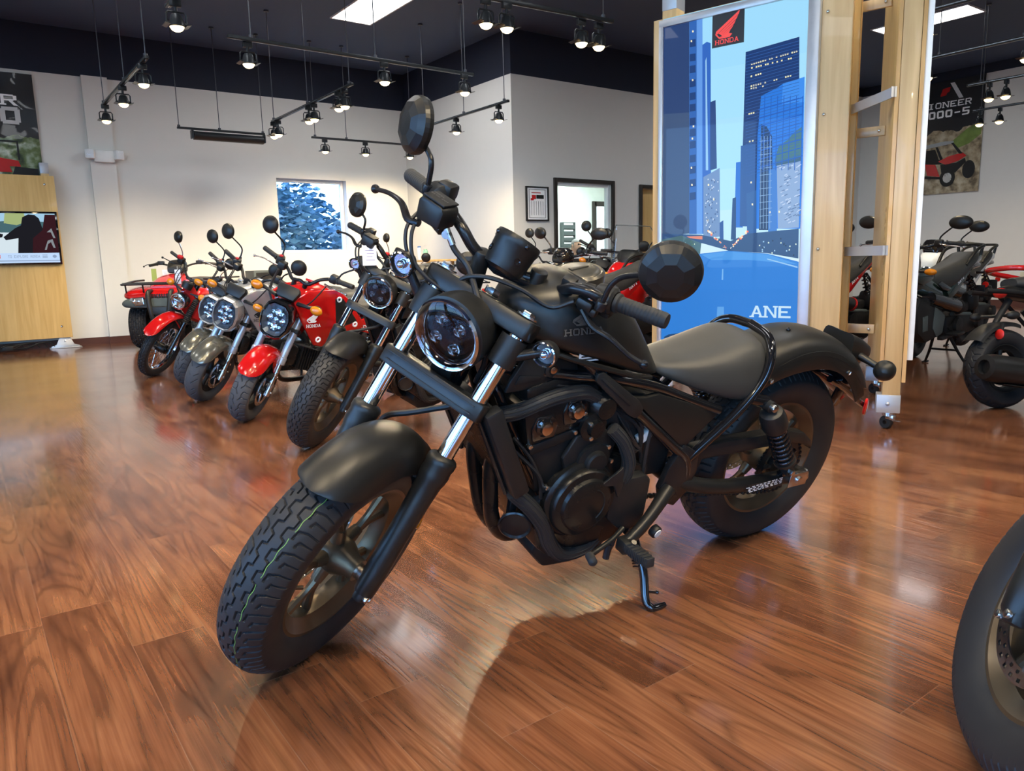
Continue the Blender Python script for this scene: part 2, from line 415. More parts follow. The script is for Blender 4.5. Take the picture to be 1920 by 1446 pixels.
# flat shapes of the city picture: red, green, blue, then corner coordinates in millimetres on the panel
POSTER = [(36,62,112,981,2434,789,2453,768,1115,969,1107),
(58,80,118,976,1884,780,1869,768,1115,969,1107),  # greyer lower half of the left building: reflection haze painted into the print
(44,98,178,788,2417,739,2428,717,1110,768,1112),
(96,152,228,739,2426,701,2432,670,1108,717,1110),
(46,100,190,698,2257,669,2270,644,2257,618,1124,677,1111),
(150,200,240,677,2161,669,2181,645,1502,661,1503),
(38,68,126,640,1911,605,1918,588,1508,632,1500),
(112,142,186,677,1463,569,1509,558,1088,670,1080),
(36,80,150,562,1174,538,1188,533,1045,559,1046),
(40,110,205,464,1532,424,1534,411,1137,465,1140),
(30,66,120,481,1318,459,1324,453,1065,486,1066),
(22,54,112,420,2165,106,2191,78,1395,380,1143,423,1145,424,1625),
(40,84,150,436,1627,345,1631,331,1141,430,1146),
(34,118,220,319,1900,226,1931,191,1949,68,1968,53,1114,330,1126,334,1672),
(60,140,235,191,1949,68,1968,68,1830,194,1834),
(20,48,92,314,1740,280,1721,246,1662,237,1479,249,1115,309,1118),
(60,120,200,260,1467,208,1476,198,1092,251,1094),
(66,112,118,224,1527,203,1601,151,1630,118,1667,71,1695,68,1463,223,1508),
(140,166,204,212,1502,73,1510,69,1122,193,1120),
(58,92,110,223,1508,71,1532,71,1502,220,1488),
(44,92,156,393,1341,331,1356,323,1089,382,1092),
(40,74,122,969,1083,674,1050,486,995,254,977,65,941,69,1115,379,1099,487,1058,683,1104,969,1123),
(70,104,112,969,1083,819,1105,683,1050,690,981,968,955),
(40,124,212,968,954,681,985,502,999,253,974,62,922,56,301,961,240),
(72,150,226,681,979,502,994,253,970,68,908,374,939,614,943),
(90,160,228,565,646,521,647,518,514,572,513),
(120,180,235,538,885,530,885,530,816,541,817),
(150,195,235,252,945,68,894,67,885,252,939),
(22,64,110,945,433,908,453,828,466,749,463,720,448,757,427,845,410,917,413),
(226,130,96,785,1097,675,1096,675,1074,759,1085),
(245,240,190,384,2094,375,2094,375,2085,384,2085),
(245,240,190,370,2095,361,2095,361,2086,370,2086),
(245,240,190,357,2096,348,2097,348,2088,356,2087),
(245,240,190,343,2097,334,2098,334,2089,343,2088),
(245,240,190,330,2099,321,2099,321,2090,330,2090),
(245,240,190,316,2100,308,2100,307,2092,316,2091),
(245,240,190,303,2101,294,2102,294,2093,303,2092),
(245,240,190,277,2104,268,2104,268,2095,276,2095),
(245,240,190,263,2105,255,2105,255,2097,263,2096),
(245,240,190,237,2107,229,2108,228,2099,237,2098),
(245,240,190,211,2110,203,2110,203,2101,211,2101),
(245,240,190,198,2111,190,2111,190,2103,198,2102),
(245,240,190,186,2112,177,2113,177,2104,185,2103),
(245,240,190,173,2113,164,2114,164,2105,172,2105),
(245,240,190,147,2116,139,2116,139,2107,147,2107),
(245,240,190,134,2117,126,2117,126,2109,134,2108),
(245,240,190,122,2118,114,2118,113,2110,122,2109),
(245,240,190,383,2072,374,2072,374,2063,383,2063),
(245,240,190,355,2073,346,2074,346,2065,355,2064),
(245,240,190,341,2074,333,2075,332,2066,341,2065),
(245,240,190,328,2075,319,2075,319,2067,327,2066),
(245,240,190,300,2077,291,2077,291,2068,300,2068),
(245,240,190,287,2077,278,2078,278,2069,286,2068),
(245,240,190,259,2079,251,2080,251,2071,259,2070),
(245,240,190,232,2081,224,2081,224,2072,232,2072),
(245,240,190,206,2082,197,2083,197,2074,205,2073),
(245,240,190,166,2085,158,2085,157,2076,166,2076),
(245,240,190,153,2085,145,2086,144,2077,153,2077),
(245,240,190,385,2025,376,2026,376,2016,385,2016),
(245,240,190,357,2028,348,2028,348,2019,357,2019),
(245,240,190,343,2029,334,2029,334,2020,343,2020),
(245,240,190,329,2030,321,2031,320,2022,329,2021),
(245,240,190,383,1969,374,1970,374,1961,383,1960),
(245,240,190,369,1971,360,1971,360,1962,369,1961),
(245,240,190,355,1972,347,1972,346,1963,355,1963),
(245,240,190,341,1973,333,1974,332,1965,341,1964),
(245,240,190,328,1974,319,1975,319,1966,327,1965),
(245,240,190,300,1977,291,1977,291,1968,300,1968),
(245,240,190,246,1982,237,1982,237,1973,246,1973),
(245,240,190,232,1983,224,1983,224,1975,232,1974),
(245,240,190,179,1988,171,1988,170,1979,179,1979),
(245,240,190,166,1989,158,1989,157,1981,166,1980),
(245,240,190,153,1990,144,1991,144,1982,152,1981),
(245,240,190,383,1954,374,1955,374,1946,383,1945),
(245,240,190,369,1955,360,1955,360,1946,368,1946),
(245,240,190,355,1956,346,1956,346,1947,354,1947),
(245,240,190,313,1958,304,1959,304,1950,313,1949),
(245,240,190,392,1811,383,1812,383,1803,392,1802),
(245,240,190,379,1812,370,1813,370,1804,379,1803),
(245,240,190,365,1813,356,1814,356,1805,365,1804),
(245,240,190,384,1650,375,1651,375,1642,384,1641),
(245,240,190,366,1652,357,1653,357,1644,366,1643),
(24,60,120,781,2301,742,2299,741,2256,781,2258),
(24,60,120,780,2216,741,2215,740,2172,779,2173),
(24,60,120,779,2147,740,2146,739,2102,778,2103),
(24,60,120,778,2063,738,2062,737,2019,777,2019),
(24,60,120,776,1985,737,1985,736,1941,776,1941),
(24,60,120,775,1916,736,1916,735,1872,775,1872),
(24,60,120,774,1832,734,1832,734,1788,773,1787),
(24,60,120,773,1765,733,1766,732,1721,772,1720),
(24,60,120,772,1691,732,1692,731,1647,771,1646),
(24,60,120,770,1605,731,1607,730,1562,770,1560),
(24,60,120,769,1535,729,1537,729,1492,769,1490),
(24,60,120,768,1454,728,1457,727,1411,767,1408),
(24,60,120,767,1372,727,1375,726,1329,766,1326),
(48,92,164,419,2144,106,2170,106,2167,419,2141),
(48,92,164,419,2126,105,2153,105,2150,419,2123),
(48,92,164,419,2108,104,2135,104,2133,418,2105),
(48,92,164,418,2090,104,2118,104,2115,418,2087),
(48,92,164,418,2072,103,2101,103,2098,417,2069),
(48,92,164,417,2054,102,2084,102,2081,417,2051),
(48,92,164,417,2036,102,2066,102,2064,416,2033),
(48,92,164,416,2017,101,2049,101,2046,416,2015),
(48,92,164,416,1999,101,2032,100,2029,415,1997),
(48,92,164,415,1981,100,2014,100,2012,415,1978),
(48,92,164,415,1963,99,1997,99,1994,414,1960),
(48,92,164,414,1945,99,1980,98,1977,414,1942),
(48,92,164,414,1927,98,1962,98,1960,413,1924),
(48,92,164,413,1908,97,1945,97,1942,413,1905),
(48,92,164,413,1890,97,1927,96,1925,412,1887),
(48,92,164,412,1872,96,1910,96,1907,412,1869),
(48,92,164,412,1853,95,1892,95,1890,411,1851),
(48,92,164,411,1835,95,1875,95,1872,411,1832),
(48,92,164,411,1817,94,1857,94,1855,410,1814),
(48,92,164,410,1798,93,1840,93,1837,410,1795),
(48,92,164,410,1780,93,1822,93,1820,409,1777),
(48,92,164,409,1761,92,1805,92,1802,409,1759),
(48,92,164,409,1743,91,1787,91,1784,408,1740),
(48,92,164,408,1725,91,1769,91,1767,408,1722),
(48,92,164,408,1706,90,1752,90,1749,407,1703),
(48,92,164,407,1688,89,1734,89,1731,407,1685),
(48,92,164,407,1669,89,1717,89,1714,406,1666),
(48,92,164,406,1650,88,1699,88,1696,406,1648),
(48,92,164,406,1632,87,1681,87,1678,405,1629),
(48,92,164,405,1613,87,1663,87,1661,405,1610),
(48,92,164,405,1595,86,1646,86,1643,404,1592),
(48,92,164,404,1576,85,1628,85,1625,404,1573),
(48,92,164,403,1557,85,1610,85,1607,403,1554),
(48,92,164,403,1539,84,1592,84,1589,403,1536),
(48,92,164,402,1520,83,1574,83,1572,402,1517),
(48,92,164,402,1501,83,1556,83,1554,402,1498),
(48,92,164,401,1482,82,1539,82,1536,401,1480),
(48,92,164,401,1464,81,1521,81,1518,401,1461),
(48,92,164,400,1445,81,1503,81,1500,400,1442),
(24,90,190,297,1897,293,1897,293,1470,297,1470),
(24,90,190,259,1891,255,1892,254,1466,259,1467),
(24,90,190,221,1886,217,1886,216,1463,220,1463),
(24,90,190,184,1880,180,1881,178,1459,183,1460),
(24,90,190,147,1875,143,1875,141,1456,145,1456),
(24,90,190,111,1869,107,1870,104,1453,108,1453),
(24,90,190,75,1864,71,1865,67,1449,72,1450),
(24,90,190,332,1826,75,1857,74,1852,331,1820),
(24,90,190,330,1778,73,1811,73,1806,330,1772),
(24,90,190,329,1730,71,1766,71,1760,329,1725),
(24,90,190,327,1682,69,1719,69,1714,327,1677),
(24,90,190,326,1634,68,1673,67,1668,326,1629),
(24,90,190,324,1586,66,1627,66,1621,324,1581),
(24,90,190,323,1538,64,1580,64,1575,323,1532),
(24,90,190,322,1489,62,1534,62,1528,321,1484),
(140,175,215,312,1669,309,1669,299,1125,302,1125),
(140,175,215,293,1667,290,1667,279,1124,282,1124),
(140,175,215,274,1665,271,1664,260,1123,263,1123),
(140,175,215,255,1663,252,1662,240,1122,243,1122),
(140,175,215,319,1642,245,1642,245,1639,319,1639),
(140,175,215,317,1602,244,1603,244,1600,317,1600),
(140,175,215,316,1563,243,1564,243,1561,316,1560),
(140,175,215,315,1523,241,1524,241,1521,315,1520),
(140,175,215,314,1483,240,1485,240,1482,314,1480),
(140,175,215,313,1443,239,1445,239,1442,313,1440),
(140,175,215,311,1403,238,1405,237,1403,311,1400),
(140,175,215,310,1363,236,1366,236,1363,310,1360),
(140,175,215,309,1322,235,1326,235,1323,309,1319),
(140,175,215,308,1282,234,1286,234,1283,308,1279),
(140,175,215,307,1241,232,1246,232,1243,307,1239),
(140,175,215,305,1201,231,1205,231,1202,305,1198),
(140,175,215,304,1160,230,1165,230,1162,304,1157),
(255,120,90,594,1082,584,1081,584,1073,594,1073),
(250,250,240,555,1053,547,1053,547,1046,555,1046),
(255,225,170,394,1108,383,1108,383,1098,394,1098),
(255,190,120,423,1080,413,1079,413,1070,422,1071),
(255,120,90,385,1117,373,1116,373,1105,384,1106),
(250,250,240,487,1016,482,1016,482,1011,487,1011),
(250,250,240,599,1087,589,1087,589,1078,599,1078),
(250,250,240,451,1055,444,1055,444,1048,451,1048),
(255,120,90,517,1022,512,1022,512,1017,517,1017),
(255,190,120,465,1040,458,1040,458,1033,465,1034),
(255,120,90,449,1050,442,1049,441,1042,449,1042),
(255,190,120,460,1043,453,1043,453,1036,460,1036),
(255,120,90,556,1054,548,1054,548,1047,556,1047),
(255,120,90,470,1039,463,1039,463,1033,470,1033),
(255,190,120,639,1125,627,1124,627,1113,639,1114),
(255,190,120,525,1024,519,1024,519,1018,525,1018),
(255,190,120,618,1113,607,1113,607,1103,618,1103),
(255,120,90,394,1107,383,1107,382,1096,393,1097),
(255,120,90,427,1075,418,1075,418,1066,427,1067),
(255,225,170,441,1064,433,1064,432,1056,441,1056),
(250,250,240,637,1126,625,1126,625,1115,637,1115),
(255,120,90,592,1082,582,1082,582,1073,592,1073),
(255,120,90,584,1075,575,1075,575,1066,584,1067),
(255,190,120,535,1023,529,1023,529,1018,535,1018),
(255,225,170,392,1118,381,1118,380,1107,391,1108),
(250,250,240,474,1038,468,1038,468,1032,474,1032),
(250,250,240,525,1023,520,1023,520,1018,525,1018),
(255,225,170,622,1116,611,1116,611,1105,622,1106),
(255,225,170,470,1028,463,1028,463,1022,470,1023),
(255,120,90,440,1070,432,1070,431,1062,440,1062),
(255,225,170,425,1084,416,1084,416,1075,425,1075),
(250,250,240,630,1124,619,1123,618,1112,630,1113),
(255,190,120,642,1133,630,1132,630,1121,642,1121),
(255,120,90,457,1050,450,1049,450,1043,457,1043),
(255,190,120,560,1058,552,1058,552,1051,560,1051),
(255,225,170,428,1074,419,1074,419,1065,427,1066),
(250,250,240,449,1060,441,1060,441,1053,449,1053),
(250,250,240,484,1021,479,1021,479,1016,484,1016),
(255,225,170,578,1072,569,1072,569,1064,578,1064),
(255,120,90,620,1107,609,1106,609,1096,620,1096),
(250,250,240,452,1053,444,1052,444,1045,452,1045),
(255,225,170,417,1092,407,1092,407,1083,417,1083),
(255,225,170,576,1076,567,1076,567,1068,576,1068),
(255,225,170,431,1082,422,1081,422,1073,430,1073),
(255,120,90,519,1013,514,1012,514,1007,519,1008),
(255,190,120,594,1081,585,1080,585,1072,594,1072),
(255,120,90,528,1032,522,1032,522,1026,528,1026),
(255,190,120,627,1123,615,1122,615,1111,626,1112),
(250,250,240,419,1082,409,1082,409,1073,418,1073),
(255,225,170,460,1041,454,1040,453,1034,460,1034),
(255,190,120,562,1060,554,1060,554,1052,562,1053),
(255,190,120,447,1061,439,1060,439,1053,447,1053),
(250,250,240,472,1026,466,1026,465,1020,472,1020),
(255,190,120,594,1082,585,1081,585,1073,594,1073),
(255,120,90,423,1074,414,1074,414,1065,423,1066),
(255,120,90,416,1087,406,1086,406,1077,416,1078),
(250,250,240,396,1112,385,1112,384,1101,395,1102),
(255,190,120,471,1036,464,1036,464,1029,471,1030),
(255,225,170,444,1063,436,1063,435,1056,443,1056),
(255,225,170,576,1073,568,1073,568,1065,576,1065),
(220,235,200,835,1057,830,1057,830,1049,835,1049),
(220,235,200,791,1004,786,1004,785,996,791,996),
(220,235,200,716,995,711,995,711,987,716,987),
(220,235,200,733,1003,728,1002,728,995,733,995),
(220,235,200,903,1014,898,1014,898,1006,903,1006),
(220,235,200,731,1051,726,1051,726,1043,731,1043),
(180,220,230,873,1040,867,1040,867,1032,873,1032),
(90,130,90,756,1065,750,1065,750,1057,755,1057),
(90,130,90,747,1048,742,1048,742,1040,747,1040),
(90,130,90,838,1009,833,1009,833,1001,838,1002),
(90,130,90,949,1051,943,1050,943,1043,949,1043),
(180,220,230,857,1072,852,1072,851,1064,857,1064),
(90,130,90,806,988,801,988,800,980,806,980),
(90,130,90,919,1051,914,1051,914,1043,919,1043),
(90,130,90,931,1041,926,1041,926,1033,931,1033),
(220,235,200,733,990,728,990,728,982,733,982),
(180,220,230,820,1012,815,1012,815,1004,820,1004),
(90,130,90,761,1005,756,1005,756,997,761,997),
(90,130,90,787,1014,782,1014,782,1006,787,1006),
(90,130,90,923,992,918,991,918,984,923,984),
(220,235,200,785,1027,780,1026,780,1019,785,1019),
(220,235,200,787,1029,781,1029,781,1021,786,1021),
(180,220,230,774,1013,769,1013,769,1005,774,1005),
(180,220,230,768,1016,763,1016,763,1008,768,1008),
(180,220,230,796,1060,791,1060,790,1052,796,1053),
(180,220,230,839,1068,833,1068,833,1060,838,1061),
(160,200,230,281,1051,273,1051,273,1042,281,1043),
(20,40,70,156,1036,149,1035,149,1027,156,1027),
(20,40,70,157,1031,149,1031,149,1022,156,1022),
(220,235,220,123,998,116,998,116,989,123,989),
(160,200,230,139,992,132,992,131,983,139,983),
(220,235,220,174,1040,167,1040,167,1031,174,1031),
(220,235,220,250,1044,242,1043,242,1035,250,1035),
(220,235,220,305,1029,297,1029,297,1020,305,1021),
(20,40,70,145,1023,138,1023,137,1014,145,1014),
(220,235,220,86,1030,79,1029,78,1021,85,1021),
(220,235,220,226,982,219,982,219,973,226,973),
(160,200,230,277,1017,270,1017,269,1008,277,1009),
(160,200,230,286,993,279,992,278,984,286,984),
(160,200,230,287,1003,279,1003,279,994,286,995),
(160,200,230,211,995,204,995,204,986,211,987),
(20,40,70,283,1015,275,1015,275,1006,283,1006),
(220,235,220,120,1018,113,1018,113,1010,120,1010),
(20,40,70,177,1065,169,1064,169,1056,176,1056),
(20,40,70,225,1055,217,1054,217,1046,224,1046),
(20,40,70,96,966,89,965,89,957,96,957),
(250,240,200,775,2299,765,2297,765,2286,775,2287),
(250,240,200,766,2354,756,2352,756,2341,766,2343),
(250,240,200,763,2066,753,2064,753,2053,763,2054),
(250,240,200,753,1786,743,1785,743,1773,753,1774),
(250,240,200,759,1713,749,1712,749,1700,759,1701),
(250,240,200,763,1533,753,1533,752,1520,762,1521),
(250,240,200,758,1427,748,1426,747,1414,757,1415),
(250,240,200,248,1226,239,1226,239,1214,248,1215),
(250,240,200,192,1226,183,1225,183,1214,192,1215),
(250,240,200,645,1418,635,1417,635,1405,645,1406),
(250,240,200,607,1326,597,1325,597,1313,607,1314),
(250,240,200,647,1200,637,1199,637,1187,647,1188),
(250,240,200,358,1279,349,1279,348,1267,357,1268),
(250,240,200,369,1410,360,1410,360,1398,369,1399),
(70,95,140,632,1142,626,1143,625,1134,632,1132),
(70,95,140,603,1116,597,1117,596,1108,603,1107),
(200,215,235,582,1220,575,1221,575,1212,582,1211),
(200,215,235,608,1202,601,1203,601,1194,608,1192),
(200,215,235,652,1194,646,1195,645,1186,652,1185),
(70,95,140,619,1271,612,1272,612,1263,619,1262),
(200,215,235,644,1185,637,1186,637,1177,643,1175),
(70,95,140,660,1282,654,1283,653,1274,660,1272),
(200,215,235,655,1355,648,1356,648,1347,655,1346),
(200,215,235,649,1181,643,1182,643,1173,649,1172),
(200,215,235,660,1241,654,1242,654,1233,660,1232),
(70,95,140,622,1441,615,1442,615,1433,622,1432),
(200,215,235,632,1154,625,1155,625,1146,632,1145),
(200,215,235,654,1166,647,1167,647,1158,654,1156),
(70,95,140,597,1197,591,1198,591,1189,597,1188),
(200,215,235,576,1375,570,1376,569,1367,576,1366),
(200,215,235,587,1298,580,1299,580,1290,586,1289),
(200,215,235,622,1411,616,1412,616,1403,622,1402),
(200,215,235,624,1162,618,1163,618,1154,624,1153),
(200,215,235,628,1289,622,1290,622,1281,628,1280),
(70,95,140,616,1305,609,1306,609,1297,615,1296),
(70,95,140,636,1292,630,1293,629,1284,636,1283),
(200,215,235,624,1295,618,1296,618,1287,624,1285),
(70,95,140,600,1323,593,1324,593,1315,599,1314),
(70,95,140,624,1326,618,1327,617,1318,624,1317),
(200,215,235,647,1449,640,1450,640,1441,646,1440),
(70,95,140,641,1325,634,1326,634,1317,641,1316),
(200,215,235,618,1394,611,1395,611,1386,617,1385),
(200,215,235,649,1314,642,1315,642,1306,649,1305),
(200,215,235,609,1400,602,1401,602,1392,608,1391),
(200,215,235,626,1386,619,1387,619,1378,625,1377),
(200,215,235,628,1341,622,1342,622,1333,628,1332),
(70,95,140,603,1429,597,1430,597,1421,603,1420),
(200,215,235,660,1284,653,1285,653,1276,660,1275),
(200,215,235,642,1318,636,1319,636,1310,642,1309),
(70,95,140,648,1239,641,1240,641,1231,648,1230),
(70,95,140,581,1245,574,1246,574,1237,581,1236),
(70,95,140,637,1182,630,1183,630,1174,637,1173),
(70,95,140,589,1121,583,1122,583,1113,589,1112),
(70,95,140,642,1360,636,1361,636,1352,642,1351),
(200,215,235,608,1331,601,1332,601,1323,608,1322),
(200,215,235,659,1304,652,1305,652,1296,659,1294),
(200,215,235,614,1446,607,1447,607,1438,613,1437),
(200,215,235,606,1440,599,1441,599,1432,605,1431),
(70,95,140,622,1384,616,1385,615,1376,622,1375),
(70,95,140,642,1119,636,1120,635,1111,642,1110),
(70,95,140,633,1287,626,1288,626,1279,633,1278),
(70,95,140,582,1433,576,1434,576,1425,582,1424),
(70,95,140,595,1233,588,1234,588,1225,595,1224),
(70,95,140,657,1352,650,1353,650,1344,657,1343),
(70,95,140,654,1319,647,1320,647,1311,654,1310),
(70,95,140,613,1184,607,1185,606,1176,613,1175),
(70,95,140,646,1199,640,1200,639,1191,646,1190),
(200,215,235,588,1259,582,1260,581,1251,588,1250),
(200,215,235,631,1309,625,1310,625,1301,631,1300),
(70,95,140,622,1210,615,1212,615,1203,622,1201),
(70,95,140,641,1392,635,1393,635,1384,641,1383),
(200,215,235,582,1430,575,1431,575,1422,581,1421),
(70,95,140,603,1438,596,1439,596,1430,603,1429),
(200,215,235,654,1216,647,1217,647,1208,654,1207),
(190,205,230,156,1287,139,1295,137,1289,154,1282),
(95,120,160,88,1193,72,1201,70,1195,87,1187),
(95,120,160,136,1197,119,1204,117,1199,134,1191),
(190,205,230,86,1478,69,1485,68,1479,84,1472),
(190,205,230,142,1168,125,1176,124,1170,141,1163),
(95,120,160,157,1383,140,1390,138,1384,155,1377),
(190,205,230,183,1273,166,1280,164,1275,181,1267),
(190,205,230,109,1159,92,1167,90,1161,107,1154),
(190,205,230,132,1479,115,1486,114,1480,130,1473),
(95,120,160,164,1417,147,1424,145,1419,162,1412),
(95,120,160,131,1184,114,1191,112,1186,129,1178),
(190,205,230,103,1305,86,1312,84,1307,101,1300),
(190,205,230,138,1279,122,1286,120,1281,137,1273),
(190,205,230,104,1444,87,1450,85,1445,102,1438),
(95,120,160,100,1447,83,1454,82,1448,98,1441),
(190,205,230,184,1334,167,1341,166,1336,183,1328),
(190,205,230,97,1257,80,1264,78,1259,95,1251),
(95,120,160,117,1232,100,1239,98,1233,115,1226),
(190,205,230,145,1267,128,1274,127,1268,144,1261),
(95,120,160,155,1173,138,1180,136,1174,153,1167),
(190,205,230,104,1413,87,1420,85,1414,102,1407),
(190,205,230,138,1244,121,1251,119,1246,136,1238),
(190,205,230,158,1422,141,1429,139,1424,156,1417),
(95,120,160,86,1254,69,1262,67,1256,84,1249),
(190,205,230,143,1271,126,1278,125,1272,142,1265),
(190,205,230,161,1209,144,1216,142,1210,159,1203),
(190,205,230,156,1344,139,1351,137,1345,154,1338),
(190,205,230,167,1380,150,1387,148,1381,165,1374),
(95,120,160,106,1193,89,1201,87,1195,104,1188),
(95,120,160,87,1304,70,1311,68,1305,85,1298),
(95,120,160,155,1422,138,1429,136,1424,153,1417),
(95,120,160,135,1229,118,1236,116,1230,133,1223),
(190,205,230,139,1290,122,1298,120,1292,137,1285),
(190,205,230,155,1176,138,1184,136,1178,153,1170),
(190,205,230,97,1470,81,1477,79,1471,96,1465),
(95,120,160,160,1314,143,1322,141,1316,158,1309),
(95,120,160,186,1241,169,1249,168,1243,185,1235),
(95,120,160,143,1472,126,1478,124,1473,141,1466),
(95,120,160,106,1236,89,1243,87,1237,104,1230),
(95,120,160,178,1341,161,1348,159,1342,176,1335),
(95,120,160,146,1417,129,1424,128,1418,144,1411),
(95,120,160,104,1251,87,1258,85,1253,102,1245),
(95,120,160,77,1191,60,1199,59,1193,75,1186),
(95,120,160,87,1338,70,1345,68,1340,85,1332),
(190,205,230,133,1154,116,1161,115,1155,132,1148),
(95,120,160,148,1203,131,1211,130,1205,147,1197),
(95,120,160,192,1365,175,1372,173,1367,190,1360),
(190,205,230,104,1383,87,1390,85,1385,102,1378),
(190,205,230,87,1309,70,1316,69,1311,85,1304),
(190,205,230,178,1312,161,1319,160,1314,177,1306),
(190,205,230,180,1471,163,1478,161,1472,178,1465),
(95,120,160,77,1219,61,1226,59,1220,76,1213),
(190,205,230,78,1221,61,1229,60,1223,76,1216),
(95,120,160,140,1406,124,1412,122,1407,139,1400),
(190,205,230,146,1373,129,1380,127,1375,144,1368),
(95,120,160,121,1215,104,1223,102,1217,119,1209),
(95,120,160,161,1404,144,1411,142,1406,159,1399),
(190,205,230,148,1399,131,1406,130,1400,147,1393),
(190,205,230,196,1477,179,1483,177,1478,194,1471),
(190,205,230,85,1214,69,1221,67,1216,84,1208),
(95,120,160,82,1235,65,1243,63,1237,80,1230),
(190,205,230,131,1209,114,1217,113,1211,130,1204),
(190,205,230,165,1431,148,1438,147,1432,164,1425),
(95,120,160,143,1464,126,1471,124,1465,141,1458),
(95,120,160,138,1265,121,1272,119,1266,136,1259),
(95,120,160,149,1276,132,1284,131,1278,148,1271),
(190,205,230,171,1261,154,1268,152,1262,169,1255),
(95,120,160,148,1369,132,1376,130,1370,147,1363),
(95,120,160,164,1402,148,1409,146,1403,163,1396),
(95,120,160,88,1428,71,1435,70,1429,86,1423)]
POSTER = [(_q[:3], [(_q[i]/1000, _q[i+1]/1000) for i in range(3, len(_q), 2)]) for _q in POSTER]
# ------------------------------------------------------------------ camera, world, view
CAMH = .9688
def setup_camera():
    yaw, pitch, roll, F = 0.63329, 0.164342, -0.024725, 1409.6
    f = Vector((math.sin(yaw)*math.cos(pitch), math.cos(yaw)*math.cos(pitch), -math.sin(pitch)))
    r = Vector((math.cos(yaw), -math.sin(yaw), 0)); u = r.cross(f)
    c, s = math.cos(roll), math.sin(roll)
    r2 = r*c+u*s; u2 = u*c-r*s
    cd = bpy.data.cameras.new('camera'); cd.sensor_fit = 'HORIZONTAL'; cd.sensor_width = 36; cd.lens = F/1920*36
    cd.clip_start = .02; cd.clip_end = 200
    co = bpy.data.objects.new('camera', cd); COL.objects.link(co)
    mx = Matrix((r2, u2, -f)).transposed().to_4x4(); mx.translation = Vector((0, 0, CAMH)); co.matrix_world = mx
    scene.camera = co
setup_camera()
scene.view_settings.view_transform = 'Standard'; scene.view_settings.look = 'None'
scene.view_settings.gamma = 1; scene.view_settings.use_curve_mapping = False
scene.view_settings.exposure = EXPO
w = bpy.data.worlds.new('world'); scene.world = w; w.use_nodes = True
nt = w.node_tree; bg = nt.nodes['Background']
sk = nt.nodes.new('ShaderNodeTexSky'); sk.sky_type = 'HOSEK_WILKIE'; sk.turbidity = 3.; sk.ground_albedo = .3
sk.sun_direction = Vector((.3, .75, .6)).normalized()
tn = nt.nodes.new('ShaderNodeMix'); tn.data_type = 'RGBA'; tn.blend_type = 'MULTIPLY'; tn.inputs[0].default_value = 1.; tn.inputs[7].default_value = (.70, .92, 1.22, 1)
nt.links.new(sk.outputs[0], tn.inputs[6]); nt.links.new(tn.outputs[2], bg.inputs['Color']); bg.inputs['Strength'].default_value = SKYS
try:
    scene.cycles.max_bounces = 6; scene.cycles.diffuse_bounces = 3; scene.cycles.glossy_bounces = 3; scene.cycles.transmission_bounces = 6
    scene.cycles.transparent_max_bounces = 12; scene.cycles.sample_clamp_indirect = 4.; scene.cycles.caustics_reflective = False; scene.cycles.caustics_refractive = False
    scene.cycles.use_denoising = True; scene.cycles.use_adaptive_sampling = True; scene.cycles.adaptive_threshold = .1; scene.cycles.adaptive_min_samples = 16; scene.cycles.light_sampling_threshold = .03
except Exception: pass

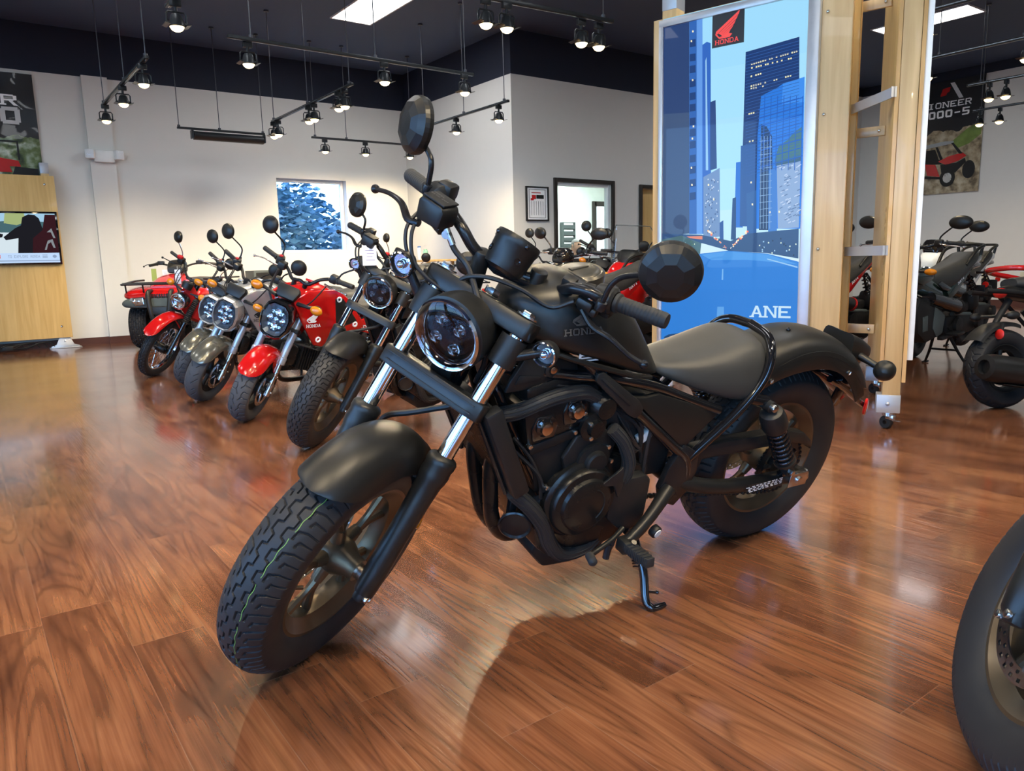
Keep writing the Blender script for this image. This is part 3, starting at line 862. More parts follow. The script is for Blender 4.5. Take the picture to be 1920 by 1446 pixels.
# ------------------------------------------------------------------ floor
def floor_material():
    m, nt, b = newmat('wood_plank_floor'); N = nt.nodes; L = nt.links
    def math_(op, a, c=None, d=None):
        n = N.new('ShaderNodeMath'); n.operation = op
        for i, q in enumerate((a, c, d)):
            if q is None: continue
            if isinstance(q, (int, float)): n.inputs[i].default_value = q
            else: L.new(q, n.inputs[i])
        return n.outputs[0]
    tc = N.new('ShaderNodeTexCoord'); sp = N.new('ShaderNodeSeparateXYZ'); L.new(tc.outputs['Object'], sp.inputs[0])
    PW, PL = .1772, 1.22
    px = math_('DIVIDE', math_('ADD', sp.outputs[0], 20*PW-.0935), PW); ix = math_('FLOOR', px); fx = math_('FRACT', px)
    wn = N.new('ShaderNodeTexWhiteNoise'); wn.noise_dimensions = '1D'; L.new(ix, wn.inputs['W'])
    py = math_('ADD', math_('DIVIDE', sp.outputs[1], PL), math_('MULTIPLY', wn.outputs['Value'], 7.31)); iy = math_('FLOOR', py); fy = math_('FRACT', py)
    cb = N.new('ShaderNodeCombineXYZ'); L.new(ix, cb.inputs[0]); L.new(iy, cb.inputs[1])
    w2 = N.new('ShaderNodeTexWhiteNoise'); w2.noise_dimensions = '2D'; L.new(cb.outputs[0], w2.inputs['Vector'])
    # stretched grain coordinates with a per plank offset
    off = N.new('ShaderNodeVectorMath'); off.operation = 'SCALE'; L.new(w2.outputs['Color'], off.inputs[0]); off.inputs['Scale'].default_value = 13.
    ad = N.new('ShaderNodeVectorMath'); ad.operation = 'ADD'; L.new(tc.outputs['Object'], ad.inputs[0]); L.new(off.outputs[0], ad.inputs[1])
    mp = N.new('ShaderNodeMapping'); mp.inputs['Scale'].default_value = (6.5, .62, 1.); L.new(ad.outputs[0], mp.inputs['Vector'])
    n1 = N.new('ShaderNodeTexNoise'); n1.inputs['Scale'].default_value = 1.1; n1.inputs['Detail'].default_value = 1.2; n1.inputs['Distortion'].default_value = .45; L.new(mp.outputs[0], n1.inputs['Vector'])
    # cathedral rings from the noise field
    rg = math_('FRACT', math_('MULTIPLY', n1.outputs['Fac'], 12.)); rg2 = math_('ABSOLUTE', math_('SUBTRACT', rg, .5))
    rline = N.new('ShaderNodeMapRange'); rline.inputs['From Min'].default_value = 0.; rline.inputs['From Max'].default_value = .22; L.new(rg2, rline.inputs['Value'])
    mp2 = N.new('ShaderNodeMapping'); mp2.inputs['Scale'].default_value = (120., 3.0, 1.); L.new(ad.outputs[0], mp2.inputs['Vector'])
    n2 = N.new('ShaderNodeTexNoise'); n2.inputs['Scale'].default_value = 1.; n2.inputs['Detail'].default_value = 5; L.new(mp2.outputs[0], n2.inputs['Vector'])
    mp3 = N.new('ShaderNodeMapping'); mp3.inputs['Scale'].default_value = (4.2, 1.1, 1.); L.new(ad.outputs[0], mp3.inputs['Vector'])
    n3 = N.new('ShaderNodeTexNoise'); n3.inputs['Scale'].default_value = 1.3; n3.inputs['Detail'].default_value = 3; n3.inputs['Distortion'].default_value = .8; L.new(mp3.outputs[0], n3.inputs['Vector'])
    cr = N.new('ShaderNodeValToRGB'); e = cr.color_ramp.elements
    e[0].position = .28; e[0].color = (.048, .0155, .0075, 1); e[1].position = .75; e[1].color = (.272, .114, .048, 1)
    q = cr.color_ramp.elements.new(.5); q.color = (.146, .053, .0225, 1)
    mixv = math_('ADD', math_('MULTIPLY', n3.outputs['Fac'], .62), math_('MULTIPLY', n2.outputs['Fac'], .38))
    mixv = math_('ADD', mixv, math_('MULTIPLY', math_('SUBTRACT', w2.outputs['Value'], .5), .06))
    L.new(mixv, cr.inputs['Fac'])
    dk = N.new('ShaderNodeMix'); dk.data_type = 'RGBA'; dk.blend_type = 'MULTIPLY'; dk.inputs[0].default_value = .34
    L.new(cr.outputs['Color'], dk.inputs[6])
    gcol = N.new('ShaderNodeCombineColor')
    for i in range(3): L.new(rline.outputs['Result'], gcol.inputs[i])
    L.new(gcol.outputs[0], dk.inputs[7])
    # seams
    s1 = math_('MINIMUM', fx, math_('SUBTRACT', 1., fx)); s2 = math_('MINIMUM', fy, math_('SUBTRACT', 1., fy))
    sx = math_('LESS_THAN', s1, .006); sy = math_('LESS_THAN', s2, .0009); seam = math_('MAXIMUM', sx, sy)
    sm = N.new('ShaderNodeMix'); sm.data_type = 'RGBA'; L.new(math_('MULTIPLY', seam, .38), sm.inputs[0]); L.new(dk.outputs[2], sm.inputs[6]); sm.inputs[7].default_value = (.22, .12, .07, 1)
    L.new(sm.outputs[2], b.inputs['Base Color'])
    # scuffs: duller patches
    n4 = N.new('ShaderNodeTexNoise'); n4.inputs['Scale'].default_value = 1.7; n4.inputs['Detail'].default_value = 5; L.new(tc.outputs['Object'], n4.inputs['Vector'])
    mr = N.new('ShaderNodeMapRange'); mr.inputs['From Min'].default_value = .3; mr.inputs['From Max'].default_value = .75; mr.inputs['To Min'].default_value = .13; mr.inputs['To Max'].default_value = .24; L.new(n4.outputs['Fac'], mr.inputs['Value'])
    L.new(mr.outputs['Result'], b.inputs['Roughness'])
    hb = math_('SUBTRACT', math_('ADD', math_('MULTIPLY', n2.outputs['Fac'], .8), math_('MULTIPLY', rline.outputs['Result'], .12)), math_('MULTIPLY', seam, .8))
    mp5 = N.new('ShaderNodeMapping'); mp5.inputs['Scale'].default_value = (42., 8., 1.); L.new(ad.outputs[0], mp5.inputs['Vector'])
    n5 = N.new('ShaderNodeTexNoise'); n5.inputs['Scale'].default_value = 1.; n5.inputs['Detail'].default_value = 2; L.new(mp5.outputs[0], n5.inputs['Vector'])
    hb = math_('ADD', hb, math_('MULTIPLY', n5.outputs['Fac'], 1.1))
    bp = N.new('ShaderNodeBump'); bp.inputs['Strength'].default_value = .32; bp.inputs['Distance'].default_value = .0018
    L.new(hb, bp.inputs['Height']); L.new(bp.outputs['Normal'], b.inputs['Normal'])
    b.inputs['Specular IOR Level'].default_value = .7
    b.inputs['Coat Weight'].default_value = .45; b.inputs['Coat Roughness'].default_value = .09
    return m
XL, XR, YN, YB, CE, BND = -5.0, 14.2, -6.0, 11.4, 4.0, 3.43
Y3, X3 = 8.45, 6.306
o = MB().box((4.6, 2.9, -.05), (19.6, 18.2, .1)).build('floor', floor_material()); struct(o)
o = MB().box((4.6, 2.9, CE+.05), (19.6, 18.2, .1)).build('ceiling', M['ceil']); struct(o)
asph = mat('asphalt', (.30, .31, .33), .9)
o = MB().box((4, 3, -.25), (140, 140, .2)).build('ground', asph); struct(o)

def wall_along_x(name, x0, x1, y, th, openings=(), z1=CE, bnd=BND, sgn=1):
    # room face at y, body behind it (sgn*th); openings (xa, xb, za, zb)
    mb = MB(); xs = sorted({x0, x1, *[q for a in openings for q in a[:2]]})
    for a, b in zip(xs[:-1], xs[1:]):
        zz = [(0, z1)]
        for (xa, xb, za, zb) in openings:
            if xa <= a+1e-6 and xb >= b-1e-6: zz = [(0, za), (zb, z1)]
        for (p, q) in zz:
            for lo, hi, mm in ((p, min(q, bnd), 'wall'), (max(p, bnd), q, 'black_wall')):
                if hi-lo > 1e-4: mb.use(M[mm]).box(((a+b)/2, y+sgn*th/2, (lo+hi)/2), (b-a, th, hi-lo))
    return struct(mb.build(name, sharp=20))
def wall_along_y(name, y0, y1, x, th, openings=(), z1=CE, bnd=BND, sgn=1):
    mb = MB(); ys = sorted({y0, y1, *[q for a in openings for q in a[:2]]})
    for a, b in zip(ys[:-1], ys[1:]):
        zz = [(0, z1)]
        for (ya, yb, za, zb) in openings:
            if ya <= a+1e-6 and yb >= b-1e-6: zz = [(0, za), (zb, z1)]
        for (p, q) in zz:
            for lo, hi, mm in ((p, min(q, bnd), 'wall'), (max(p, bnd), q, 'black_wall')):
                if hi-lo > 1e-4: mb.use(M[mm]).box((x+sgn*th/2, (a+b)/2, (lo+hi)/2), (th, b-a, hi-lo))
    return struct(mb.build(name, sharp=20))
WX0, WX1, WZ0, WZ1 = 4.09, 5.21, 1.17, 2.28
wall_along_x('wall_back', XL, X3+.15, YB, .22, [(WX0, WX1, WZ0, WZ1)])
wall_along_y('wall_side', Y3, YB, X3, .15)
OX0, OX1, OZ0, OZ1 = 7.07, 8.14, .98, 2.06
DX0, DX1, DZ1 = 8.79, 9.72, 2.03
wall_along_x('wall_inner', X3+.15, 10.4, Y3, .15, [(OX0, OX1, OZ0, OZ1), (DX0, DX1, 0, DZ1)])
YR = 7.96
wall_along_y('wall_return', YR, Y3+.15, 10.4, .15, bnd=3.44)
wall_along_x('wall_far', 10.4, XR+.15, YR, .15, bnd=3.845)
wall_along_y('wall_right', YN, YR, XR, .15, bnd=3.845)
LW = [(-5.2, -1.9, .3, 3.3), (-1.5, 1.8, .3, 3.3), (2.2, 5.5, .3, 3.3)]
wall_along_y('wall_left', YN, YB, XL, .2, LW, sgn=-1)
NW = [(-4.0, -1.0, .3, 3.1)]
wall_along_x('wall_front', XL, XR, YN, .2, NW, sgn=-1)
# office behind the interior window
o = MB().use(mat('office_wall', (.74, .80, .76), .8)).box((8.85, YB+.05, 1.35), (4.9, .1, 2.7)).box((11.3, 10.0, 1.35), (.1, 2.8, 2.7)).box((8.85, 10.0, 2.75), (4.9, 2.8, .1)).build('wall_rear_room'); struct(o)
# skirting
mb = MB()
for (a, b_, y) in ((XL, 1.636, YB), (1.934, X3, YB)): mb.box(((a+b_)/2, y-.008, .047), (b_-a, .016, .094))
struct(mb.build('baseboard_back', M['base']))
struct(MB().box((1.785, 11.335, .047), (.31, .016, .094)).build('baseboard_column', M['base']))
struct(MB().box((XR-.008, (YN+YR)/2, .06), (.016, YR-YN, .12)).build('baseboard_right', M['base']))
struct(MB().box((X3-.008, (Y3+YB)/2, .047), (.016, YB-Y3, .094)).build('baseboard_side', M['base']))
struct(MB().box((7.5, Y3-.008, .047), (2.4, .016, .094)).build('baseboard_inner', M['base']))
struct(MB().use(M['wall']).box((1.785, 11.372, 1.72), (.298, .056, 3.44)).build('trim_1'))          # the boxed-in column on the back wall
# back window
def window(name, x0, x1, z0, z1, y, fr=.05, m='trimw', dep=.06, sliding=False):
    r = thing(name, None, None, ((x0+x1)/2, y, (z0+z1)/2)); r['kind'] = 'structure'
    w_, h_ = x1-x0, z1-z0
    f = MB()
    for sx in (-1, 1): f.box((sx*(w_/2-fr/2), 0, 0), (fr, dep, h_), bev=.006)
    for sz in (-1, 1): f.box((0, 0, sz*(h_/2-fr/2)), (w_-2*fr, dep, fr), bev=.006)
    if sliding: f.box((w_*.30, .012, 0), (.03, dep*.6, h_-2*fr), bev=.004)
    f.build('window_frame', M[m], r)
    MB().box((0, .005, 0), (w_-2*fr, .006, h_-2*fr)).build('pane', M['glass'], r)
    return r
r = window('window_1', WX0, WX1, WZ0, WZ1, YB+.17, .045, 'trimw', .07)
MB().box((WX1-WX0-.12-.56+.30, -.01, 0), (.03, .05, 1.0), bev=.004).build('meeting_rail', M['trimw'], r)
MB().box((0, -.09, -.545), (1.10, .16, .02), bev=.004).build('window_sill', M['trimw'], r)
# interior window and its dark casing
def casing(name, x0, x1, z0, z1, y, t=.055, bottom=True):
    mb = MB()
    for sx, xx in ((-1, x0), (1, x1)): mb.box((xx+sx*t/2, y-.012, (z0+z1)/2+(t/2 if not bottom else 0)), (t, .04, z1-z0+(2*t if bottom else t)), bev=.004)
    mb.box(((x0+x1)/2, y-.012, z1+t/2), (x1-x0, .04, t), bev=.004)
    if bottom: mb.box(((x0+x1)/2, y-.012, z0-t/2), (x1-x0, .04, t), bev=.004)
    return struct(mb.build(name, M['frame_d']))
casing('trim_2', OX0, OX1, OZ0, OZ1, Y3)
r = window('window_2', OX0, OX1, OZ0, OZ1, Y3+.06, .045, 'trimw', .08)
casing('trim_3', DX0, DX1, 0, DZ1, Y3, bottom=False)
r = thing('door_1', None, None, (DX0, Y3+.10, 0)); r['kind'] = 'structure'
MB().box(((DX1-DX0)/2, 0, DZ1/2), (DX1-DX0-.01, .045, DZ1-.01), bev=.003).build('door_leaf', M['doorw'], r)
MB().cyl(((DX1-DX0)-.08, -.02, 1.0), ((DX1-DX0)-.08, -.07, 1.0), .012, 10).ball(((DX1-DX0)-.08, -.085, 1.0), .027).build('door_knob', M['steel'], r)
# bright glazed door in the office far wall
r = thing('door_2', None, None, (10.50, YB-.02, 0)); r['kind'] = 'structure'
f = MB()
for xx in (0, .86): f.box((xx, 0, 1.05), (.09, .05, 2.1), bev=.004)
f.box((.43, 0, 2.05), (.86, .05, .1), bev=.004); f.box((.43, 0, .12), (.86, .05, .24), bev=.004)
f.build('door_frame', M['frame_d'], r)
MB().box((.43, 0, 1.12), (.77, .01, 1.76)).build('pane', emat('daylit_door_glass', (.93, .97, 1.), 2.2), r)
def store_window(name, c, w_, h_, axis):
    r = thing(name, None, None, c); r['kind'] = 'structure'
    f = MB(); q = (lambda a, b, z: (a, b, z)) if axis == 'x' else (lambda a, b, z: (b, a, z))
    for s_ in (-1, 0, 1): f.box(q(s_*(w_/2-.03), 0, 0), q(.06, .08, h_))
    for s_ in (-1, 1): f.box(q(0, 0, s_*(h_/2-.03)), q(w_, .08, .06))
    f.build('window_frame', M['frame_d'], r)
    MB().box((0, 0, 0), q(w_-.1, .006, h_-.1)).build('pane', M['glass'], r)
    ld = bpy.data.lights.new('daylight_portal', 'AREA'); ld.shape = 'RECTANGLE'; ld.size = w_-.1; ld.size_y = h_-.1
    ld.cycles.is_portal = True
    lo = bpy.data.objects.new('daylight_portal', ld); COL.objects.link(lo); lo.parent = r
    lo.rotation_euler = (R(90), 0, 0) if axis == 'x' else (R(90), 0, R(-90))
k_ = 3
for (a, b_, z0, z1) in LW: store_window('window_%d' % k_, (XL-.1, (a+b_)/2, (z0+z1)/2), b_-a, z1-z0, 'y'); k_ += 1
for (a, b_, z0, z1) in NW: store_window('window_%d' % k_, ((a+b_)/2, YN-.1, (z0+z1)/2), b_-a, z1-z0, 'x'); k_ += 1

# ------------------------------------------------------------------ outside the back window: three loose bushes
def bush(c, rx, rz, label, seed, nleaf=2600):
    rnd = random.Random(seed)
    r = thing('bush', label, 'bush', c, group='bushes outside the back window')
    st = MB()
    for k in range(9):
        a = rnd.random()*2*PI; e = Vector((math.cos(a)*rx*.6*rnd.random(), math.sin(a)*.5*rx*rnd.random(), rz*(.7+.5*rnd.random())))
        st.tube([(0, 0, 0), e*.5+Vector((rnd.uniform(-.1, .1), 0, 0)), e], [.03, .02, .006], 6, k=4)
    st.build('stem', M['bark'], r)
    lf = MB()
    for k in range(nleaf):
        t = rnd.random()*2*PI; ph = math.acos(rnd.uniform(-1, 1)); q = (.35+.65*rnd.random()**.4)
        p = Vector((rx*q*math.sin(ph)*math.cos(t), rx*.7*q*math.sin(ph)*math.sin(t), rz*(.95+q*math.cos(ph)*.95)))
        n = Vector((rnd.gauss(0, 1), rnd.gauss(0, 1), rnd.gauss(0, 1))).normalized(); x, y, d = frame_from(n); s_ = .06+.06*rnd.random()
        lf.use(M['leaf'] if rnd.random() < .72 else M['leaf2'])
        lf.add([p-x*s_, p-y*s_*.45, p+x*s_, p+y*s_*.45+d*s_*.15], [(0, 1, 2), (0, 2, 3)])
    o = lf.build('foliage', None, r, fix=False)
    return r
bush((4.6, 13.2, -.14), .9, 1.35, 'blue-green leafy bush outside, at the left of the back window', 1)
bush((6.75, 13.6, -.14), .95, 1.30, 'blue-green leafy bush outside, at the right of the back window', 2)
bush((5.8, 15.2, -.14), 1.0, 1.50, 'leafy bush farther out, seen between the two bushes at the back window', 3)

# ------------------------------------------------------------------ ceiling lights
def ceiling_light(x, y, w_, l_, label, group='recessed ceiling light panels'):
    r = thing('ceiling_light', label, 'ceiling light', (x, y, CE), group=group)
    f = MB()
    for s_ in (-1, 1):
        f.box((s_*(w_/2+.01), 0, -.006), (.02, l_+.04, .014)); f.box((0, s_*(l_/2+.01), -.006), (w_, .02, .014))
    f.build('frame', M['tilew'], r)
    MB().box((0, 0, -.004), (w_, l_, .01)).build('diffuser', M['panel_l'], r)
    ld = bpy.data.lights.new('panel_lamp', 'AREA'); ld.shape = 'RECTANGLE'; ld.size = w_; ld.size_y = l_; ld.energy = PANELW; ld.color = (.93, .97, 1.)
    lo = bpy.data.objects.new('panel_lamp', ld); COL.objects.link(lo); lo.parent = r; lo.location = (0, 0, -.02)
    lo.visible_camera = False; lo.visible_glossy = False
ceiling_light(4.43, 8.65, .515, 1.22, 'bright recessed ceiling panel above the long black light track')
for (x, y) in ((1.2, 1.87), (4.43, 1.87), (1.2, 5.26), (4.43, 5.26), (-2., 1.87), (-2., 5.26), (1.2, -1.5), (4.43, -1.5), (-2., 8.65), (7.65, -1.5)):  # unseen panels added overhead to fill the dark foreground with light
    ceiling_light(x, y, .515, 1.22, 'added fill-light ceiling panel above and behind the viewer, outside the picture', 'added ceiling panels above the viewer')
ceiling_light(10.87, 5.26, .475, 1.22, 'bright recessed ceiling panel at top right, beside the tall wooden post')

# ------------------------------------------------------------------ track lights
TZ = 2.73
def track(name, a, b, rods, label, z=TZ):
    a = Vector((*a, z)); b = Vector((*b, z)); d = (b-a).normalized()
    r = thing(name, label, 'light track', (a.x, a.y, z), group='suspended black light tracks')
    L_ = (b-a).length; n = d.cross(Vector((0, 0, 1)))
    MB().box(d*L_/2, (L_, .036, .026), x=d, y=n, bev=.003).build('track_rail', M['rail'], r)
    MB().box(d*L_/2-Vector((0, 0, .0135)), (L_-.05, .006, .003), x=d, y=n).box(d*L_/2-n*.0185, (L_-.04, .004, .008), x=d, y=n).build('contact_groove', M['railg'], r)
    for t in rods:
        p = d*(t*L_); MB().cyl(p, p+Vector((0, 0, CE-z-.004)), .005, 6).cyl(p+Vector((0, 0, .01)), p+Vector((0, 0, .035)), .018, 10).cyl(p+Vector((0, 0, CE-z-.02)), p+Vector((0, 0, CE-z-.002)), .03, 12).build('suspension_rod', M['rodm'], r)
    return r
def spot_proto():
    r = thing('track_spotlight', 'x', 'spotlight')
    # hangs below the origin (underside of the rail); shade axis -Z
    MB().box((0, 0, -.022), (.075, .03, .044), bev=.005).cyl((0, 0, -.04), (0, 0, -.075), .011, 10).build('adapter', M['rail'], r)
    MB().tube([(-.062, 0, -.150), (-.062, 0, -.09), (-.05, 0, -.076), (.05, 0, -.076), (.062, 0, -.09), (.062, 0, -.150)], .006, 8).cyl((-.066, 0, -.150), (-.05, 0, -.150), .012, 10).cyl((.05, 0, -.150), (.066, 0, -.150), .012, 10).build('yoke', M['rail'], r)
    MB().lathe([(.0, -.085), (.026, -.088), (.036, -.10), (.046, -.14), (.050, -.168), (.046, -.17), (.044, -.16), (.0, -.155)], axis=(0, 0, 1), n=24).build('lamp_shade', M['rail'], r)
    f = MB()
    for s_ in (-1, 1): f.box((s_*.066, 0, -.162), (.030, .11, .004), x=(math.cos(s_*.25), 0, math.sin(s_*.25)), y=(0, 1, 0))
    f.each('barn_door', M['rail'], r)
    MB().lathe([(.0, -.200), (.018, -.197), (.034, -.188), (.044, -.172), (.045, -.164)], axis=(0, 0, 1), n=24).build('lens', M['spotl'], r)
    return r
SPOT0 = spot_proto(); SPOT0_used = [False]
def spotlight(x, y, label, group, aim=(0, 0, -1), z=TZ-.013, rotz=0., e=1., size=70):
    r = SPOT0 if not SPOT0_used[0] else copy_tree(SPOT0); SPOT0_used[0] = True
    r['label'] = label; r['group'] = group; r.location = (x, y, z)
    # shade leans towards the aim: whole head turned a little about the rail
    r.rotation_euler = (0, 0, rotz)
    d = Vector(aim).normalized()
    ld = bpy.data.lights.new('spot_beam', 'SPOT'); ld.energy = SPOTW*e; ld.color = (1., .79, .50); ld.spot_size = R(size*1.35); ld.spot_blend = .8; ld.shadow_soft_size = .04
    lo = bpy.data.objects.new('spot_beam', ld); COL.objects.link(lo); lo.parent = r
    lo.location = (0, 0, -.215)
    lo.rotation_mode = 'QUATERNION'; q = Vector((0, 0, -1)).rotation_difference(Matrix.Rotation(-rotz, 3, 'Z') @ d); lo.rotation_quaternion = q
    return r
track('light_track', (1.54, 7.15), (1.54, 9.42), (.02, .45, .97), 'black suspended track running away at upper left, three single spotlights')
for y, w_ in ((7.36, 'nearest the camera'), (8.30, 'in the middle'), (9.30, 'at the far, lower end')):
    spotlight(1.54, y, 'glowing track spotlight %s of the upper-left track before the white column' % w_, 'spotlights on the upper left track', (.3, .7, -1), rotz=0, e=.9)
track('light_track', (3.41, 7.18), (3.41, 9.50), (.03, .5, .97), 'black suspended track left of the big mirror carrying three pairs of spotlights')
for y, w_ in ((7.45, 'upper right'), (8.25, 'middle'), (9.38, 'lower left')):
    for s_, v_ in ((-.075, 'right one'), (.075, 'left one')):
        spotlight(3.41, y+s_, 'glowing track spotlight, %s of %s pair on the slanting track with three pairs' % (v_, w_), 'paired spotlights on the slanting track', (-.2, .55 if s_ > 0 else .2, -1), e=1.1)
track('light_track', (1.93, 6.22), (4.24, 6.28), (.08, .55, .96), 'long black suspended track crossing the upper left of the ceiling')
for x, w_ in ((2.09, 'at the left end'), (3.28, 'in the middle'), (4.12, 'at the right end')):
    spotlight(x, 6.25, 'glowing track spotlight %s of the long track under the bright ceiling panel' % w_, 'spotlights on the long track', (-.2, -.1, -1), rotz=R(90) if False else 0, e=1.1)
track('light_track', (4.26, 10.36), (6.0, 10.36), (.03, .3, .9), 'low black track parallel to the back wall above the back window')
for x, w_ in ((4.45, 'left'), (5.07, 'middle'), (5.80, 'right, touching the mirror edge')):
    spotlight(x, 10.36, 'small glowing spotlight, %s on the low track above the back window' % w_, 'spotlights on the low back track', (0, .9, -1), e=.7)
track('light_track', (5.23, 7.06), (5.23, 9.0), (.04, .47, .96), 'black track along the white side wall right of the big round mirror')
for y, w_ in ((8.15, 'farther'), (7.25, 'nearer')):
    spotlight(5.23, y, 'glowing spotlight, %s one on the track along the white side wall' % w_, 'spotlights along the side wall', (.6, 0, -1), e=.8)
track('light_track', (2.95, 4.47), (4.24, 4.38), (.1, .93), 'black suspended track at the top centre with two pairs of spotlights')
for x, w_ in ((3.11, 'left pair, left one'), (3.285, 'left pair, right one'), (3.97, 'right pair, left one'), (4.145, 'right pair, right one')):
    spotlight(x, 4.43, 'large glowing spotlight on the top centre track, %s' % w_, 'spotlights on the top centre track', (-.6, -.45, -1), e=1.1)
track('light_track', (1.40, 3.4), (1.40, 5.75), (.1, .9), 'black track mostly above the picture, its end at the top left')
spotlight(1.40, 5.55, 'single glowing spotlight cut by the top edge at upper left', 'spotlights at the top edge', (-.2, -.3, -1), e=1.)
track('light_track', (7.55, 2.6), (7.55, 3.75), (.2, .8), 'black track crossing the dark ceiling at upper right')
spotlight(7.55, 2.80, 'dark angled track spotlight at the right edge under the ceiling', 'spotlights on the right side', (.5, .1, -1), e=.7)
spotlight(7.52, 3.60, 'track spotlight half hidden behind the tall wooden post at upper right', 'spotlights on the right side', (.5, .1, -1), e=.7)
track('light_track', (9.15, 2.6), (9.15, 3.95), (.1, .9), 'black track right of the hanging vehicle banner, upper one')
for y, w_ in ((3.72, 'left'), (3.56, 'right')): spotlight(9.15, y, 'glowing spotlight, %s one on the upper track right of the right banner' % w_, 'spotlights on the right side', (.8, .2, -1), e=.9)
track('light_track', (10.85, 3.5), (10.85, 4.6), (.1, .9), 'black track right of the hanging vehicle banner, lower one')
for y, w_ in ((4.50, 'left'), (4.27, 'right')): spotlight(10.85, y, 'spotlight, %s one on the lower track right of the right banner' % w_, 'spotlights on the right side', (.8, .2, -1), e=.9)
spotlight(6.37, 3.07, 'glowing spotlight at the top right in front of the bright ceiling panel', 'spotlights on the right side', (-.2, -.3, -1), e=1., z=2.80)
track('light_track', (6.37, 1.6), (6.37, 3.3), (.15, .85), 'black track at the top edge right of the tall wooden post', z=2.813)
for y0, xs in ((2.3, (-.6, .5, 1.6, 2.9)), (.2, (-.4, .9, 2.2, 3.6))):  # unseen spotlight rows, added to warm and brighten the near floor
    track('light_track', (xs[0]-.2, y0), (xs[-1]+.2, y0), (.05, .5, .95), 'added black track overhead, outside the picture, in the row %.1f metres ahead' % y0)
    for x in xs: spotlight(x, y0, 'added track spotlight overhead, outside the picture, brightening the foreground floor', 'added spotlights above the viewer', (.12, .25, -1), e=.8, size=85)
# long dark linear fixture on its own rail
r = track('light_track', (2.52, 10.43), (3.63, 10.43), (.02, .47, .98), 'thin black rail holding the unlit linear fixture before the back wall')
r = thing('linear_light_fixture', 'unlit long black linear fixture hanging under its rail on the back wall side', 'light fixture', (3.14, 10.43, TZ-.013))
MB().loft([[(x, .055*math.cos(a)*1.1, -.068+.055*math.sin(a)) for a in [2*PI*k/16 for k in range(16)]] for x in (-.43, .46)]).build('housing', M['rail'], r)
MB().box((-.445, 0, -.055), (.02, .13, .11), bev=.01).box((.472, 0, -.055), (.02, .13, .11), bev=.01).each('end_cap', M['rail'], r)

# ------------------------------------------------------------------ things on the walls
r = thing('emergency_light', 'white twin-head emergency light on the boxed column', 'emergency light', (1.80, 11.344, 2.44))
MB().box((0, -.035, 0), (.24, .07, .15), bev=.012).build('housing', M['tilew'], r)
for s_ in (-1, 1):
    h_ = MB().box((s_*.165, -.06, .02), (.11, .09, .12), rot=Matrix.Rotation(s_*R(20), 3, 'Z'), bev=.014).build('lamp_head', M['tilew'], r)
    MB().box((s_*.175, -.107, .02), (.085, .006, .095), rot=Matrix.Rotation(s_*R(20), 3, 'Z'), bev=.004).build('lamp_lens', M['lensglass'], h_)
r = thing('framed_notice', 'black framed poster with a red and dark car picture on the office wall', 'poster', (6.705, Y3-.02, 1.745))
f = MB()
for s_ in (-1, 1): f.box((s_*.19, 0, 0), (.02, .03, .47), bev=.003); f.box((0, 0, s_*.225), (.38, .03, .02), bev=.003)
f.build('picture_frame', M['black_p'], r)
MB().box((0, .004, 0), (.37, .008, .44)).build('mount', M['white_p'], r)
pr = MB()
for x0, x1, z0, z1 in ((-.145, .145, -.195, -.19), (-.145, .145, .19, .195), (-.145, -.14, -.195, .195), (.14, .145, -.195, .195)): pr.use(M['black_p']).box(((x0+x1)/2, -.002, (z0+z1)/2), (x1-x0, .004, z1-z0))
pr.use(M['black_p']).box((.05, -.002, .095), (.13, .004, .05)); pr.use(M['redp']).box((-.06, -.002, .09), (.07, .004, .055)).box((-.09, -.0022, .06), (.05, .004, .03)).box((-.02, -.002, .15), (.16, .004, .012))
for k in range(6): pr.use(M['grey_p']).box((-.1+k*.04, -.002, -.06), (.004, .004, .19))
pr.build('print', None, r)
for y, w_ in ((5.05, 'right, clear of the bikes'), (5.62, 'left, behind the green scooter tail')):
    r = thing('wall_outlet', 'small beige outlet plate low on the right wall, %s' % w_, 'outlet', (XR-.006, y, .52), group='outlets on the right wall')
    MB().box((0, 0, 0), (.012, .085, .13), bev=.003).build('cover_plate', M['beige'], r); MB().box((-.007, 0, .03), (.004, .03, .028), bev=.002).box((-.007, 0, -.03), (.004, .03, .028), bev=.002).build('socket', M['beige'], r)

